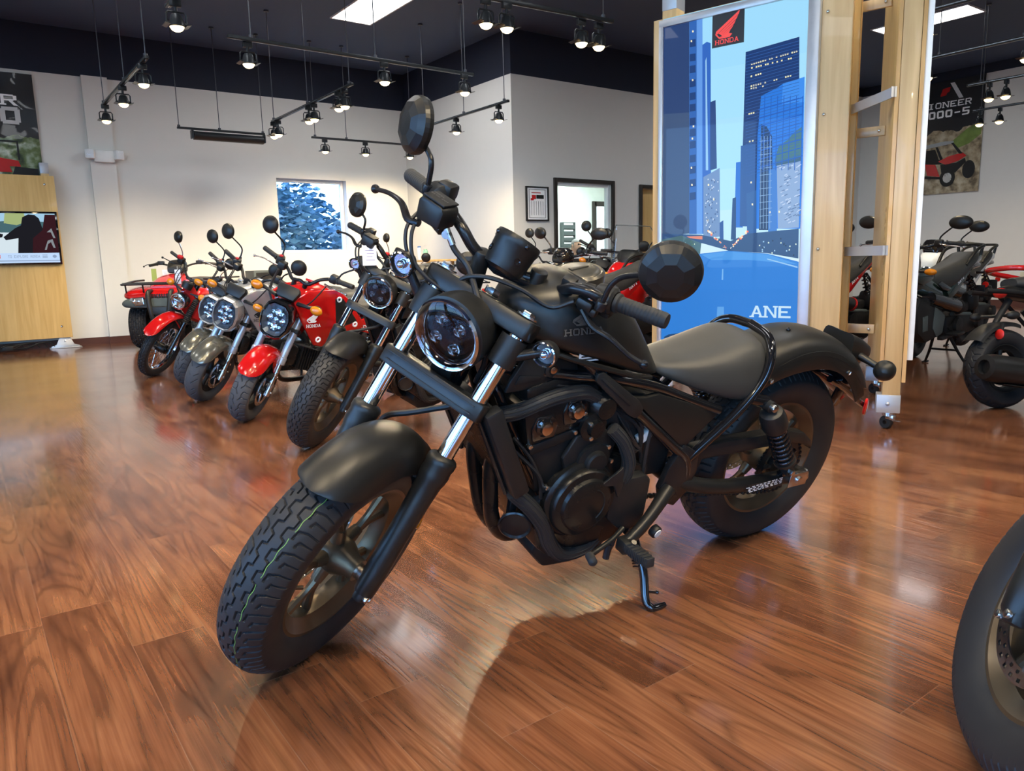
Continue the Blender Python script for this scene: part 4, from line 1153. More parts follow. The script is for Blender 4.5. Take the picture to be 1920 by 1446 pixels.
# banners
def banner(name, label, c, w_, h_, face, draw, amp=.012, seed=0, parts=True):
    # face = (right vector, outward normal); local (u, z) metres from the lower left corner
    X = Vector(face[0]); Nn = Vector(face[1])
    r = thing(name, label, 'banner', c)
    rnd = random.Random(seed); ph = [rnd.random()*6 for _ in range(6)]
    wv = lambda u, z: amp*(math.sin(u*5+ph[0]+z*3)+.6*math.sin(u*11+ph[1]-z*7)+.5*math.sin(z*13+ph[2]+u*4))*(0.4+.6*max(0, (z/h_-.35)))
    g = [[X*(u*w_)+Vector((0, 0, z*h_))+Nn*(.02+wv(u*w_, z*h_)) for z in [k/24 for k in range(25)]] for u in [k/20 for k in range(21)]]
    MB().sheet(g, .0015).build('cloth', draw, r, sharp=80)
    return r, (lambda u, z, t=0.: X*u+Vector((0, 0, z))+Nn*(.022+t+wv(u, z)))
def banner_mat(name, h_, seed, split, vehicle_x):
    # printed cloth: black top, hill and undergrowth below
    m, nt, b = newmat(name); N = nt.nodes; L = nt.links
    tc = N.new('ShaderNodeTexCoord'); sp = N.new('ShaderNodeSeparateXYZ'); L.new(tc.outputs['Object'], sp.inputs[0])
    no = N.new('ShaderNodeTexNoise'); no.inputs['Scale'].default_value = 9; no.inputs['Detail'].default_value = 8; L.new(tc.outputs['Object'], no.inputs['Vector'])
    n2 = N.new('ShaderNodeTexNoise'); n2.inputs['Scale'].default_value = 2.3; n2.inputs['Detail'].default_value = 4; L.new(tc.outputs['Object'], n2.inputs['Vector'])
    ad = N.new('ShaderNodeMath'); ad.operation = 'MULTIPLY_ADD'; L.new(n2.outputs['Fac'], ad.inputs[0]); ad.inputs[1].default_value = .35; L.new(sp.outputs[2], ad.inputs[2])
    gt = N.new('ShaderNodeMath'); gt.operation = 'GREATER_THAN'; L.new(ad.outputs[0], gt.inputs[0]); gt.inputs[1].default_value = h_*split+.17
    cr = N.new('ShaderNodeValToRGB'); e = cr.color_ramp.elements; a, b2, c2 = seed
    e[0].position = .35; e[0].color = (*a, 1); e[1].position = .68; e[1].color = (*c2, 1); q = e.new(.5); q.color = (*b2, 1)
    L.new(no.outputs['Fac'], cr.inputs['Fac'])
    mx = N.new('ShaderNodeMix'); mx.data_type = 'RGBA'; L.new(gt.outputs[0], mx.inputs[0]); L.new(cr.outputs[0], mx.inputs[6]); mx.inputs[7].default_value = (.016, .016, .018, 1)
    L.new(mx.outputs[2], b.inputs['Base Color']); b.inputs['Roughness'].default_value = .3; b.inputs['Coat Weight'].default_value = .3
    return m
def draw_on(f, pts, m, name, parent, th=.002):
    # flat printed patch following the banner cloth
    mb = MB()
    for p in pts:
        mb.poly([f(u, z, th) for u, z in p])
    return mb.build(name, m, parent, fix=False)
def glyph_polys(text, u0, z0, h, w, gap=.22):
    out = []
    for ci, ch in enumerate(text):
        if ch not in GL: continue
        it = iter(GL[ch])
        for g in it:
            if g == 'd': q = next(it); pl = [(q[i], q[i+1]) for i in range(0, 8, 2)]
            else: pl = [(g[0], g[1]), (g[2], g[1]), (g[2], g[3]), (g[0], g[3])]
            out.append([(u0+ci*w*(1+gap)+a*w, z0+b*h) for a, b in pl])
    return out
# left banner (right edge x=1.1)
bm_ = banner_mat('banner_print_woods', 1.23, ((.02, .035, .015), (.10, .14, .05), (.32, .38, .30)), .40, 0)
r, f = banner('vehicle_banner', 'glossy creased black banner with white block letters over trees at the left edge', (-.85, YB-.012, 2.15), 1.95, 1.23, ((1, 0, 0), (0, -1, 0)), bm_, .012, 3)
draw_on(f, glyph_polys('PIONEER', .387, .845, .125, .165), M['white_p'], 'lettering', r, .006)
draw_on(f, glyph_polys('1000', .80, .625, .20, .21), mat('silver_print', (.5, .5, .5), .4), 'numeral', r, .006)
draw_on(f, [[(1.45, .12), (1.72, .12), (1.70, .19), (1.50, .22)], [(1.4, .05), (1.62, .05), (1.6, .12), (1.42, .12)]], M['redp'], 'printed_vehicle', r, .006)
draw_on(f, [[(1.62, .02), (1.9, .02), (1.9, .10), (1.66, .12)], [(1.45, .22), (1.47, .22), (1.47, .42), (1.45, .42)], [(1.7, .2), (1.72, .2), (1.72, .42), (1.70, .42)], [(1.45, .41), (1.72, .41), (1.72, .43), (1.45, .43)]], M['black_p'], 'printed_wheel', r, .006)
# right banner on the right wall (local u runs from the far edge towards the camera)
bm_ = banner_mat('banner_print_rocks', 1.90, ((.10, .075, .045), (.30, .24, .15), (.46, .40, .29)), .55, 0)
r, f = banner('vehicle_banner', 'tall banner with a red off-road vehicle under black lettering on the right wall', (XR-.012, 6.86, 1.95), 1.04, 1.89, ((0, -1, 0), (-1, 0, 0)), bm_, .010, 9)
draw_on(f, glyph_polys('PIONEER', .02, 1.445, .10, .098), M['white_p'], 'lettering', r, .006)
draw_on(f, glyph_polys('1000-5', .02, 1.28, .125, .112), M['white_p'], 'numeral', r, .006)
draw_on(f, [[(.33, 1.66), (.47, 1.70), (.49, 1.78), (.36, 1.76)], [(.33, 1.64), (.42, 1.65), (.45, 1.72), (.33, 1.68)]], M['redp'], 'printed_badge', r, .006)
draw_on(f, [[(.48, 1.84), (.55, 1.84), (.70, 1.57), (.63, 1.57)]], mat('silver_print2', (.6, .6, .62), .4), 'printed_stripe', r, .007)
draw_on(f, [[(.55, .85), (.80, 1.05), (1.02, 1.14), (1.02, .93), (.85, .80), (.66, .74)]], mat('printed_scrub', (.14, .20, .05), .6, var=.6), 'printed_scrub', r, .004)
draw_on(f, [[(.0, .84), (.45, .88), (.60, .87), (.60, .83), (.25, .80), (0, .77)]], mat('printed_roof', (.30, .32, .33), .5), 'printed_roof', r, .006)
draw_on(f, [[(.03, .80), (.07, .80), (.12, .50), (.08, .50)], [(.30, .80), (.34, .80), (.45, .56), (.40, .56)], [(.08, .60), (.40, .58), (.42, .50), (.10, .52)], [(.10, .76), (.30, .76), (.38, .56), (.14, .56)], [(.56, .84), (.60, .84), (.78, .62), (.73, .60)]], M['black_p'], 'printed_cabin', r, .007)
draw_on(f, [[(.14, .53), (.32, .50), (.40, .29), (.18, .33)], [(.0, .47), (.14, .50), (.12, .36), (.0, .38)], [(.36, .55), (.52, .62), (.76, .66), (.82, .60), (.70, .53), (.50, .48)]], M['red'], 'printed_body', r, .008)
draw_on(f, [[(.40, .49), (.66, .50), (.80, .57), (.82, .50), (.66, .34), (.52, .30), (.42, .36)], [(0, .30), (.45, .24), (.45, .28), (0, .34)]], M['black_p'], 'printed_bumper', r, .007)
draw_on(f, [[(cx+rx*math.cos(a), cz+rz*math.sin(a)) for a in [2*PI*k/20 for k in range(20)]] for cx, cz, rx, rz in ((.53, .26, .13, .15), (.87, .37, .10, .15), (.05, .30, .08, .13))], M['black_p'], 'printed_tyre', r, .009)
draw_on(f, [[(cx+rx*math.cos(a), cz+rz*math.sin(a)) for a in [2*PI*k/12 for k in range(12)]] for cx, cz, rx, rz in ((.53, .26, .075, .085), (.05, .31, .05, .075))], M['silver'], 'printed_rim', r, .011)

# ------------------------------------------------------------------ wooden display panel with a monitor, left wall
r = thing('display_stand', 'pale maple display stand holding a monitor by the white column', 'display stand', (0, 11.2, 0))
pb = MB().box((.26, .012, 1.145), (1.86, .024, 2.02), bev=.002).build('panel_board', M['maple2'], r)
for x in (-.45, 1.10):
    p = MB().box((x, .075, 1.14), (.09, .09, 2.2), bev=.003).build('post', M['maple'], r)
    MB().box((x, .075, 2.25), (.096, .096, .13), bev=.003).build('post_cap', M['metalg'], p)
    ft = MB().prism([(-.16, .0), (.16, 0), (.16, .02), (.10, .04), (.06, .13), (-.06, .13), (-.10, .04), (-.16, .02)], (x, .03, .004), (1, 0, 0), (0, 0, 1), .012, .002)
    ft.box((x, .03, .006), (.36, .14, .008), bev=.002).build('foot_bracket', M['metalg'], p)
    b_ = MB()
    for z in (.28, 1.15, 2.05): b_.ball((x-.02, -.002, z), (.014, .006, .014), 10, 6)
    b_.ball((x, .018, .09), (.012, .008, .012), 10, 6)
    b_.each('bolt', M['bolt'], p)
r = thing('monitor', 'flat monitor on the maple panel showing a dark rider beside a motorcycle', 'monitor', (.60, 11.2, 1.39))
f = MB().box((0, -.025, 0), (1.14, .05, .65), bev=.008).build('monitor_case', M['gloss'], r)
# picture shown on the screen: flat shapes, light comes from the screen itself
SC = MB(); SX0, SZ0, SW, SH = -.545, -.30, 1.09, .60
scm = {'sky': emat('screen_sky', (.34, .55, .72), 1.), 'pale': emat('screen_pale', (.62, .72, .78), 1.), 'tree': emat('screen_tree', (.06, .13, .15), 1.), 'dark': emat('screen_dark', (.012, .012, .016), 1.), 'wine': emat('screen_wine', (.035, .010, .014), 1.), 'bar': emat('screen_bar', (.50, .66, .90), 1.), 'grey': emat('screen_grey', (.26, .34, .50), 1.), 'redt': emat('screen_red', (.6, .12, .06), 1.), 'green': emat('screen_green', (.34, .42, .18), 1.), 'line': emat('screen_line', (.22, .24, .26), 1.)}
def sp(c, pts, lv): SC.use(scm[c]).poly([(SX0+u*SW, -.0508-lv*.0004, SZ0+z*SH) for u, z in pts])
sp('sky', [(0, 0), (1, 0), (1, 1), (0, 1)], 0); sp('tree', [(0, .62), (1, .60), (1, .82), (.6, .86), (.3, .80), (0, .84)], 1); sp('green', [(.5, .8), (.62, .76), (.72, .84), (.70, 1), (.52, 1)], 2)
sp('pale', [(0, .2), (1, .2), (1, .62), (0, .62)], 1)
sp('dark', [(.60, .2), (.62, .5), (.50, .46), (.48, .52), (.60, .70), (.66, .76), (.68, .92), (.74, .98), (.80, .97), (.84, .9), (.86, .72), (.93, .55), (1, .5), (1, .2)], 3)
sp('wine', [(.74, .2), (.76, .5), (.86, .66), (.9, .98), (1, .98), (1, .2)], 4)
sp('line', [(.86, .26), (.90, .45), (.95, .48), (.97, .30), (.95, .30), (.93, .42), (.90, .38), (.88, .26)], 5); sp('line', [(.90, .62), (.95, .70), (.98, .5), (.96, .5), (.94, .62)], 5)
sp('dark', [(.42, .50), (.47, .52), (.48, .58), (.44, .60), (.41, .56)], 4)
sp('bar', [(0, 0), (1, 0), (1, .20), (0, .20)], 5); sp('grey', [(0, .04), (1, .03), (1, .05), (0, .06)], 6)
for k in range(3): sp('grey', [(.83, .10+.025*k), (.88, .10+.025*k), (.88, .113+.025*k), (.83, .113+.025*k)], 6)
sp('grey', [(.93, .11), (.95, .09), (.97, .11), (.97, .14), (.95, .16), (.93, .14)], 6)
SC.build('screen', None, r, fix=False)
lt = MB(); letters(lt, 'N', (SX0+.405*SW, -.0540, SZ0+.095*SH), (1, 0, 0), (0, 0, 1), .042, .026, depth=.0004); lt.build('lettering', scm['redt'], r)
lt = MB(); letters(lt, 'TO EXPLORE HONDA', (SX0+.50*SW, -.0540, SZ0+.105*SH), (1, 0, 0), (0, 0, 1), .030, .0165, depth=.0004); lt.build('lettering', scm['grey'], r)
cb = MB()
rnd = random.Random(5)
for k in range(7):
    x0 = .10+.08*k; cb.tube([(x0, .10, .02), (x0+.1, .02+.05*rnd.random(), .03+.02*rnd.random()), (x0+.22, .10*rnd.random(), .05+.04*rnd.random()), (x0+.34, .08, .09), (x0+.40, .1, .025)], .007, 6, k=6)
cb.box((.28, .06, .035), (.30, .06, .04), bev=.008).box((.47, .05, .05), (.12, .07, .06), bev=.008)
o = cb.build('power_cables', M['plasticd']); o.location = (0, 11.13, 0); tag(o, 'tangle of black power cables on the floor under the maple display panel', 'cables')

# ------------------------------------------------------------------ wooden kiosk with the back-lit city picture
KD = Vector((-.2571, .9664, 0)); KN = Vector((-.9664, -.2571, 0)); KO = Vector((4.09, 2.57, 0))
def kp(u, z, n=0.): return KO+KD*u+Vector((0, 0, z))+KN*n
U2 = Vector((.855, .518, 0)).normalized(); W2 = Vector((U2.y, -U2.x, 0)); K2 = Vector((4.05, 2.03, 0))
def k2(s_, w_, z): return K2+U2*s_+W2*w_+Vector((0, 0, z))
r = thing('display_kiosk', 'tall maple kiosk on castors carrying the city light box', 'display kiosk', tuple(KO))
def inv(mb): 
    mb.xf = lambda v: v-KO
    return mb
zb, zt = .27, 2.47
inv(MB().box(kp(.435, (zb+zt)/2, -.03), (1.215, .022, zt-zb), x=KD, y=KN, bev=.001)).build('front_board', M['maple'], r)
inv(MB().box(kp(-.174, (zb+zt)/2, -.03), (.005, .0225, zt-zb), x=KD, y=KN).box(kp(1.044, (zb+zt)/2, -.03), (.005, .0225, zt-zb), x=KD, y=KN)).each('board_edge', M['ply'], r)
inv(MB().box(kp(.46, 1.37, -.175), (1.27, .02, 2.2), x=KD, y=KN, bev=.001)).build('rear_board', M['maple2'], r)
inv(MB().box(kp(-.178, 1.37, -.175), (.004, .0205, 2.2), x=KD, y=KN)).each('board_edge', M['ply'], r)
def castor(p, parent, d):
    c = MB(); c.cyl(p+Vector((0, 0, .075)), p+Vector((0, 0, .10)), .03, 14).box(p+Vector((0, 0, .068))+d*.012, (.05, .03, .03), x=d, y=d.cross(Vector((0, 0, 1))), bev=.006)
    c.box(p+Vector((0, 0, .052))+d*.045, (.05, .012, .006), x=d, y=d.cross(Vector((0, 0, 1))))
    c.xf = lambda v: v-KO; q = c.build('castor_fork', M['bolt'], parent)
    n_ = d.cross(Vector((0, 0, 1))); w_ = MB(); w_.lathe([(.012, -.014), (.032, -.014), (.0365, -.008), (.0365, .008), (.032, .014), (.012, .014)], p+Vector((0, 0, .0365))-d*.012, n_, 22, closed=True); w_.xf = lambda v: v-KO; w_.build('castor_wheel', M['plasticd'], parent)
for u in (-.045, .95):
    p = inv(MB().box(kp(u, 1.36, -.103), (.095 if u < 0 else .10, .115, 2.34), x=KD, y=KN, bev=.003)).build('post', M['maple'], r)
    inv(MB().box(kp(u, 2.60, -.103), (.101, .121, .15), x=KD, y=KN, bev=.003)).build('post_cap', M['metalg'], p)
    inv(MB().box(kp(u, .16, -.103), (.101, .121, .13), x=KD, y=KN, bev=.003)).build('foot_cap', M['metalg'], p)
    castor(kp(u, 0, -.103), p, KD)
b_ = MB()
for u in (-.04, .955+.06):
    for z in (.45, .993, 1.75, 2.3): b_.ball(kp(u-(.0 if u < 0 else .045), z, -.018), .011, 10, 6)
inv(b_).each('bolt', M['bolt'], r)
# end-on unit at the right
inv(MB().box(k2(.60, -.052, 1.40), (1.24, .018, 2.26), x=U2, y=W2, bev=.001)).build('side_board', M['maple2'], r)
inv(MB().box(k2(.60, .058, 1.40), (1.24, .018, 2.26), x=U2, y=W2, bev=.001)).build('side_board', M['maple2'], r)
inv(MB().box(k2(-.0205, -.052, 1.40), (.004, .0185, 2.26), x=U2, y=W2).box(k2(-.0205, .058, 1.40), (.004, .0185, 2.26), x=U2, y=W2)).each('board_edge', M['ply'], r)
inv(MB().box(k2(.55, .083, 1.44), (1.12, .030, 2.1), x=U2, y=W2, bev=.004)).build('side_light_box', M['trimw'], r)
for s_ in (.035, 1.17):
    p = inv(MB().box(k2(s_, .003, 1.40), (.10, .088, 2.42), x=U2, y=W2, bev=.003)).build('post', M['maple'], r)
    inv(MB().box(k2(s_, -.008, .148), (.106, .118, .10), x=U2, y=W2, bev=.003).ball(k2(s_-.055, -.012, .15), .011, 10, 6)).build('foot_cap', M['metalg'], p)
    castor(k2(s_, 0, 0), p, (W2*.8-U2*.6).normalized())
for z in (1.775, .975):
    a = k2(-.005, -.075, z); c = kp(-.175, z, -.11)
    d = (a-c); inv(MB().box((a+c)/2, (d.length+.05, .006, .052), x=d, y=d.cross(Vector((0, 0, 1)))).box(a+d.normalized()*.022-Vector((0, 0, .0)), (.006, .03, .052), x=d, y=d.cross(Vector((0, 0, 1))))).build('metal_strap', M['metalg'], r)
for z in (2.36, 1.66, .51):
    a = k2(.50, -.066, z); inv(MB().box(a+KD*.40, (.80, .018, .055), x=KD, y=KN, bev=.002)).build('tie_rail', M['maple'], r)
    inv(MB().ball(a+KN*.012+KD*.03, .010, 8, 6)).build('bolt', M['bolt'], r)
# engraved letters on the end-on board (seen very obliquely)
lt = MB(); letters(lt, 'HONDA', k2(.10, -.062, 1.20), Vector((0, 0, -1)), U2*1, .10, .075, depth=.001)
inv(lt).build('engraved_lettering', M['ply'], r)
# the light box
lb = thing('city_light_box', 'tall back-lit picture of a blue city street in a silver frame on the kiosk', 'light box', tuple(KO))
f = MB(); U0, U1, Z0, Z1 = -.008, .990, .31, 2.452
for u in (U0+.032, U1-.0): f.box(kp(u if u < .5 else U1-.014, (Z0+Z1)/2, 0), (.066 if u < .5 else .03, .042, Z1-Z0), x=KD, y=KN, bev=.004)
f.box(kp((U0+U1)/2, Z1-.022, 0), (U1-U0, .042, .044), x=KD, y=KN, bev=.004).box(kp((U0+U1)/2, Z0+.02, 0), (U1-U0, .042, .04), x=KD, y=KN, bev=.004)
inv(f).build('silver_frame', M['alu'], lb)
def srgb(c): return tuple(((v/255+.055)/1.055)**2.4 if v > 10 else v/255/12.92 for v in c)
PM = {}
def printmat(c):
    if c not in PM:
        m, nt, b = newmat('back_lit_print'); q = srgb(c); b.inputs['Base Color'].default_value = (.01, .01, .01, 1); b.inputs['Emission Color'].default_value = (*q, 1); b.inputs['Emission Strength'].default_value = LBOX
        b.inputs['Roughness'].default_value = .25; b.inputs['Coat Weight'].default_value = .22; b.inputs['Coat Roughness'].default_value = .02; b.inputs['Specular IOR Level'].default_value = .12; PM[c] = m
    return PM[c]
pr = MB()
bands = [(2.46, (158, 218, 250)), (2.1, (164, 222, 250)), (1.8, (168, 222, 250)), (1.5, (176, 226, 250)), (1.25, (190, 230, 250)), (1.05, (206, 234, 246)), (.94, (216, 236, 240)), (.31, None)]
UA, UB = .05, .968
for (a, c), (b2, _) in zip(bands[:-1], bands[1:]): pr.use(printmat(c)).poly([kp(UB, b2, .004), kp(UA, b2, .004), kp(UA, a, .004), kp(UB, a, .004)])
def clip(poly):
    def cut(P, ins, itx):
        out = []
        for i in range(len(P)):
            a, b = P[i-1], P[i]
            if ins(b):
                if not ins(a): out.append(itx(a, b))
                out.append(b)
            elif ins(a): out.append(itx(a, b))
        return out
    for ax, v, sg in ((0, UA, 1), (0, UB, -1), (1, .33, 1), (1, 2.415, -1)):
        if not poly: return poly
        def itx(a, b):
            t = (v-a[ax])/(b[ax]-a[ax]); q = [a[0]+(b[0]-a[0])*t, a[1]+(b[1]-a[1])*t]; q[ax] = v; return tuple(q)
        poly = cut(poly, lambda p: (p[ax]-v)*sg >= -1e-9, itx)
    return poly
for i, (c, pl) in enumerate(POSTER):
    pl = clip(pl)
    if len(pl) < 3: continue
    lv = .0045+(i*.00012 if i < 30 else .0037+(i % 9)*.00006)
    pr.use(printmat(tuple(c))).poly([kp(u, z, lv) for u, z in pl])
inv(pr).build('city_print', None, lb, fix=False)
mb = MB(); letters(mb, 'ANE', kp(.345, .585, .0092), -KD, (0, 0, 1), .072, .075, gap=.15, depth=.0002); inv(mb).build('road_lettering', printmat((196, 226, 244)), lb)
sg = thing('brand_sign', 'dark square sign with a red wing emblem on the city light box', 'sign', tuple(KO))
inv(MB().box(kp(.531, 2.335, .0115), (.20, .004, .225), x=KD, y=KN)).build('sign_board', mat('smoked_sign', (.045, .05, .055), .18, coat=.6), sg)
redglow = mat('sign_red', (.75, .06, .05), .4, emit=(.9, .08, .07), estr=.35)
mb = MB(); wing(mb, kp(.612, 2.268, .0137), -KD, (0, 0, 1), .155, .145, .0006); inv(mb).build('wing_emblem', redglow, sg)
mb = MB(); letters(mb, 'HONDA', kp(.610, 2.236, .0137), -KD, (0, 0, 1), .027, .0245, gap=.24, depth=.0006); inv(mb).build('lettering', redglow, sg)

# ------------------------------------------------------------------ office: person at a desk, file rack; counter with bottles
r = thing('office_desk', 'grey office desk beyond the interior window', 'desk', (8.4, 9.15, 0))
MB().box((0, 0, .735), (1.7, .7, .03), bev=.004).build('desk_top', M['board'], r)
for x in (-.8, .8): MB().box((x, 0, .36), (.04, .64, .72), bev=.003).build('leg', M['board'], r)
r = thing('file_rack', 'dark wall file rack with papers seen through the office window', 'file rack', (9.75, YB-.06, 1.2))
MB().box((0, .03, .24), (.30, .02, .48)).box((-.145, -.02, .24), (.01, .10, .48)).box((.145, -.02, .24), (.01, .10, .48)).build('rack_back', M['board'], r)
for k in range(4):
    p = MB().box((0, -.055, .03+.12*k), (.29, .012, .075)).build('tray', M['board'], r)
    MB().box((0, -.03, .065+.12*k), (.24, .02, .07)).build('papers', M['tagw'], p)
r = thing('office_chair', 'dark office chair holding the seated person', 'chair', (8.47, 9.72, 0))
MB().box((0, 0, .46), (.48, .46, .07), bev=.03).build('seat', M['plastic'], r)
MB().box((.0, .24, .80), (.46, .05, .56), bev=.02).build('backrest', M['plastic'], r)
MB().cyl((0, 0, .07), (0, 0, .43), .03, 12).build('gas_column', M['rail'], r)
for k in range(5):
    a = 2*PI*k/5; p = MB().tube([(0, 0, .09), (.26*math.cos(a), .26*math.sin(a), .065)], .02, 8).build('leg', M['rail'], r)
    MB().cyl((.27*math.cos(a)-.02*math.sin(a), .27*math.sin(a)+.02*math.cos(a), .027), (.27*math.cos(a)+.02*math.sin(a), .27*math.sin(a)-.02*math.cos(a), .027), .026, 10).build('castor', M['rail'], p)
def person():
    r = thing('person', 'grey-haired person in a blue shirt seated beyond the office window, looking down', 'person', (8.47, 9.66, 0))
    B = MB()
    def ring(c, rx, ry, tilt=0., n=20): return [Vector(c)+Vector((rx*math.cos(2*PI*k/n), ry*math.sin(2*PI*k/n), tilt*math.sin(2*PI*k/n))) for k in range(n)]
    # body as one skinned figure: joints with radii
    me = bpy.data.meshes.new('body'); J = [(0, .06, .58), (0, .06, .75), (0, .05, .90), (0, .03, .99), (0, .01, 1.06), (-.01, -.02, 1.13), (-.02, -.04, 1.21), (-.17, .03, .97), (-.24, -.10, .80), (-.12, -.32, .77), (.17, .03, .97), (.24, -.10, .80), (.10, -.32, .77), (-.10, -.02, .56), (-.11, -.40, .54), (-.11, -.44, .12), (-.11, -.52, .05), (.10, -.02, .56), (.11, -.40, .54), (.11, -.44, .12), (.11, -.52, .05), (-.09, -.40, .765), (.07, -.40, .765)]
    E_ = [(0, 1), (1, 2), (2, 3), (3, 4), (4, 5), (5, 6), (3, 7), (7, 8), (8, 9), (9, 21), (3, 10), (10, 11), (11, 12), (12, 22), (0, 13), (13, 14), (14, 15), (15, 16), (0, 17), (17, 18), (18, 19), (19, 20)]
    Rr = [.15, .145, .15, .12, .06, .085, .075, .062, .048, .032, .062, .048, .032, .09, .065, .045, .04, .09, .065, .045, .04, .03, .03]
    me.from_pydata(J, E_, []); o = bpy.data.objects.new('body', me); COL.objects.link(o); o.parent = r
    md = o.modifiers.new('skin', 'SKIN'); md.use_smooth_shade = True
    for v, q in zip(me.skin_vertices[0].data, Rr): v.radius = (q, q)
    me.skin_vertices[0].data[0].use_root = True
    sb = o.modifiers.new('sub', 'SUBSURF'); sb.levels = 2; sb.render_levels = 2
    me.materials.append(M['skin'])
    dg = bpy.context.evaluated_depsgraph_get(); nm = bpy.data.meshes.new_from_object(o.evaluated_get(dg)); o.modifiers.clear(); o.data = nm
    nm.materials.clear(); nm.materials.append(M['skin'])
    # head features welded to the same figure
    bm = bmesh.new(); bm.from_mesh(nm)
    def addm(mb):
        t = bpy.data.meshes.new('t'); t.from_pydata([tuple(v) for v in mb.v], [], mb.f); bm.from_mesh(t); bpy.data.meshes.remove(t)
    hd = MB(); c = Vector((-.025, -.06, 1.185)); hd.ball(c, (.075, .095, .112), 20, 14)
    hd.ball(c+Vector((0, -.098, -.01)), (.014, .02, .026), 8, 6)
    for s_ in (-1, 1): hd.ball(c+Vector((s_*.075, .0, 0)), (.012, .022, .032), 8, 6); hd.ball(c+Vector((s_*.03, -.082, .022)), .012, 8, 6)
    hd.ball(c+Vector((0, -.086, -.052)), (.026, .01, .008), 8, 6)
    for s_ in (-1, 1):
        for k in range(4):
            x0 = s_*.08+(-.026+.017*k); hd.tube([(x0, -.41, .765), (x0-s_*.008, -.455-.008*(k in (1, 2)), .770), (x0-s_*.014, -.478-.008*(k in (1, 2)), .760)], [.010, .009, .007], 8, k=3)
        hd.tube([(s_*.04, -.40, .765), (s_*.025, -.435, .768)], [.011, .008], 8)
    addm(hd); bm.to_mesh(nm); bm.free(); nm.polygons.foreach_set('use_smooth', [True]*len(nm.polygons))
    h = MB()
    for i in range(26):
        pass
    g = [[c+Vector((.082*math.sin(t)*math.cos(a), .102*math.sin(t)*math.sin(a)+.006, .120*math.cos(t))) for a in [-.35+(PI+.7)*k/18 for k in range(19)]] for t in [.02+1.75*j/10 for j in range(11)]]
    h.sheet(g, .012); h.sheet([[c+Vector((.082*math.sin(t)*math.cos(a), .102*math.sin(t)*math.sin(a), .120*math.cos(t))) for a in [PI+.30+(PI-.60)*k/10 for k in range(11)]] for t in [.02+.95*j/6 for j in range(7)]], .012)
    h.build('hair', M['hair'], r)
    s_ = MB(); s_.loft([ring((0, .06, .56), .175, .15), ring((0, .06, .72), .172, .15), ring((0, .05, .88), .185, .15), ring((0, .035, .97), .17, .12), ring((0, .02, 1.03), .10, .085), ring((0, .01, 1.05), .072, .07)], caps=False)
    for q in (-1, 1): s_.tube([(q*.13, .03, .965), (q*.20, -.02, .90), (q*.25, -.10, .81)], [.085, .075, .066], 14, k=4, caps=False)
    s_.build('shirt', M['shirt'], r)
    return r
person()
ld = bpy.data.lights.new('office_lamp', 'AREA'); ld.size = 1.6; ld.energy = OFFW; ld.color = (.90, 1., .95); lo = bpy.data.objects.new('office_lamp', ld); COL.objects.link(lo); lo.location = (8.9, 10.0, 2.68); lo.visible_camera = False
r = thing('side_counter', 'small wooden counter with slim legs in the corner behind the motorcycles', 'counter', (5.78, 9.55, 0))
MB().box((0, 0, 1.0), (.84, .60, .03), bev=.004).build('counter_top', M['doorw'], r)
for x in (-.36, .36):
    for y in (-.26, .26): MB().box((x, y, .4925), (.045, .045, .985), bev=.003).build('leg', M['doorw'], r)
def bottle(x, y, label, body, cap, h_, rd):
    r = thing('bottle', label, 'bottle', (x, y, 1.015), group='bottles on the side counter')
    MB().lathe([(0, 0), (rd*.95, 0), (rd, .006), (rd, h_*.8), (rd*.8, h_*.88), (rd*.5, h_*.92), (0, h_*.92)], axis=(0, 0, 1), n=18).build('bottle_body', body, r)
    MB().cyl((0, 0, h_*.90), (0, 0, h_), rd*.75, 16, bev=.004).build('bottle_cap', cap, r)
bottle(5.40, 9.50, 'white cylindrical bottle with a blue cap on the side counter', M['white'], M['shirt'], .19, .033)
bottle(5.50, 9.50, 'translucent green bottle beside the blue-capped one', mat('pale_green', (.30, .55, .38), .3), mat('pale_green_cap', (.35, .6, .42), .4), .15, .036)
r = thing('storage_crate', 'grey open-topped crate low against the back wall behind the silver minibike', 'crate', (3.66, 11.08, 0))
MB().box((0, 0, .46), (.36, .40, .92), bev=.008).build('crate_body', M['board'], r); MB().box((0, -.201, .84), (.30, .008, .1)).build('crate_label', M['plasticd'], r)
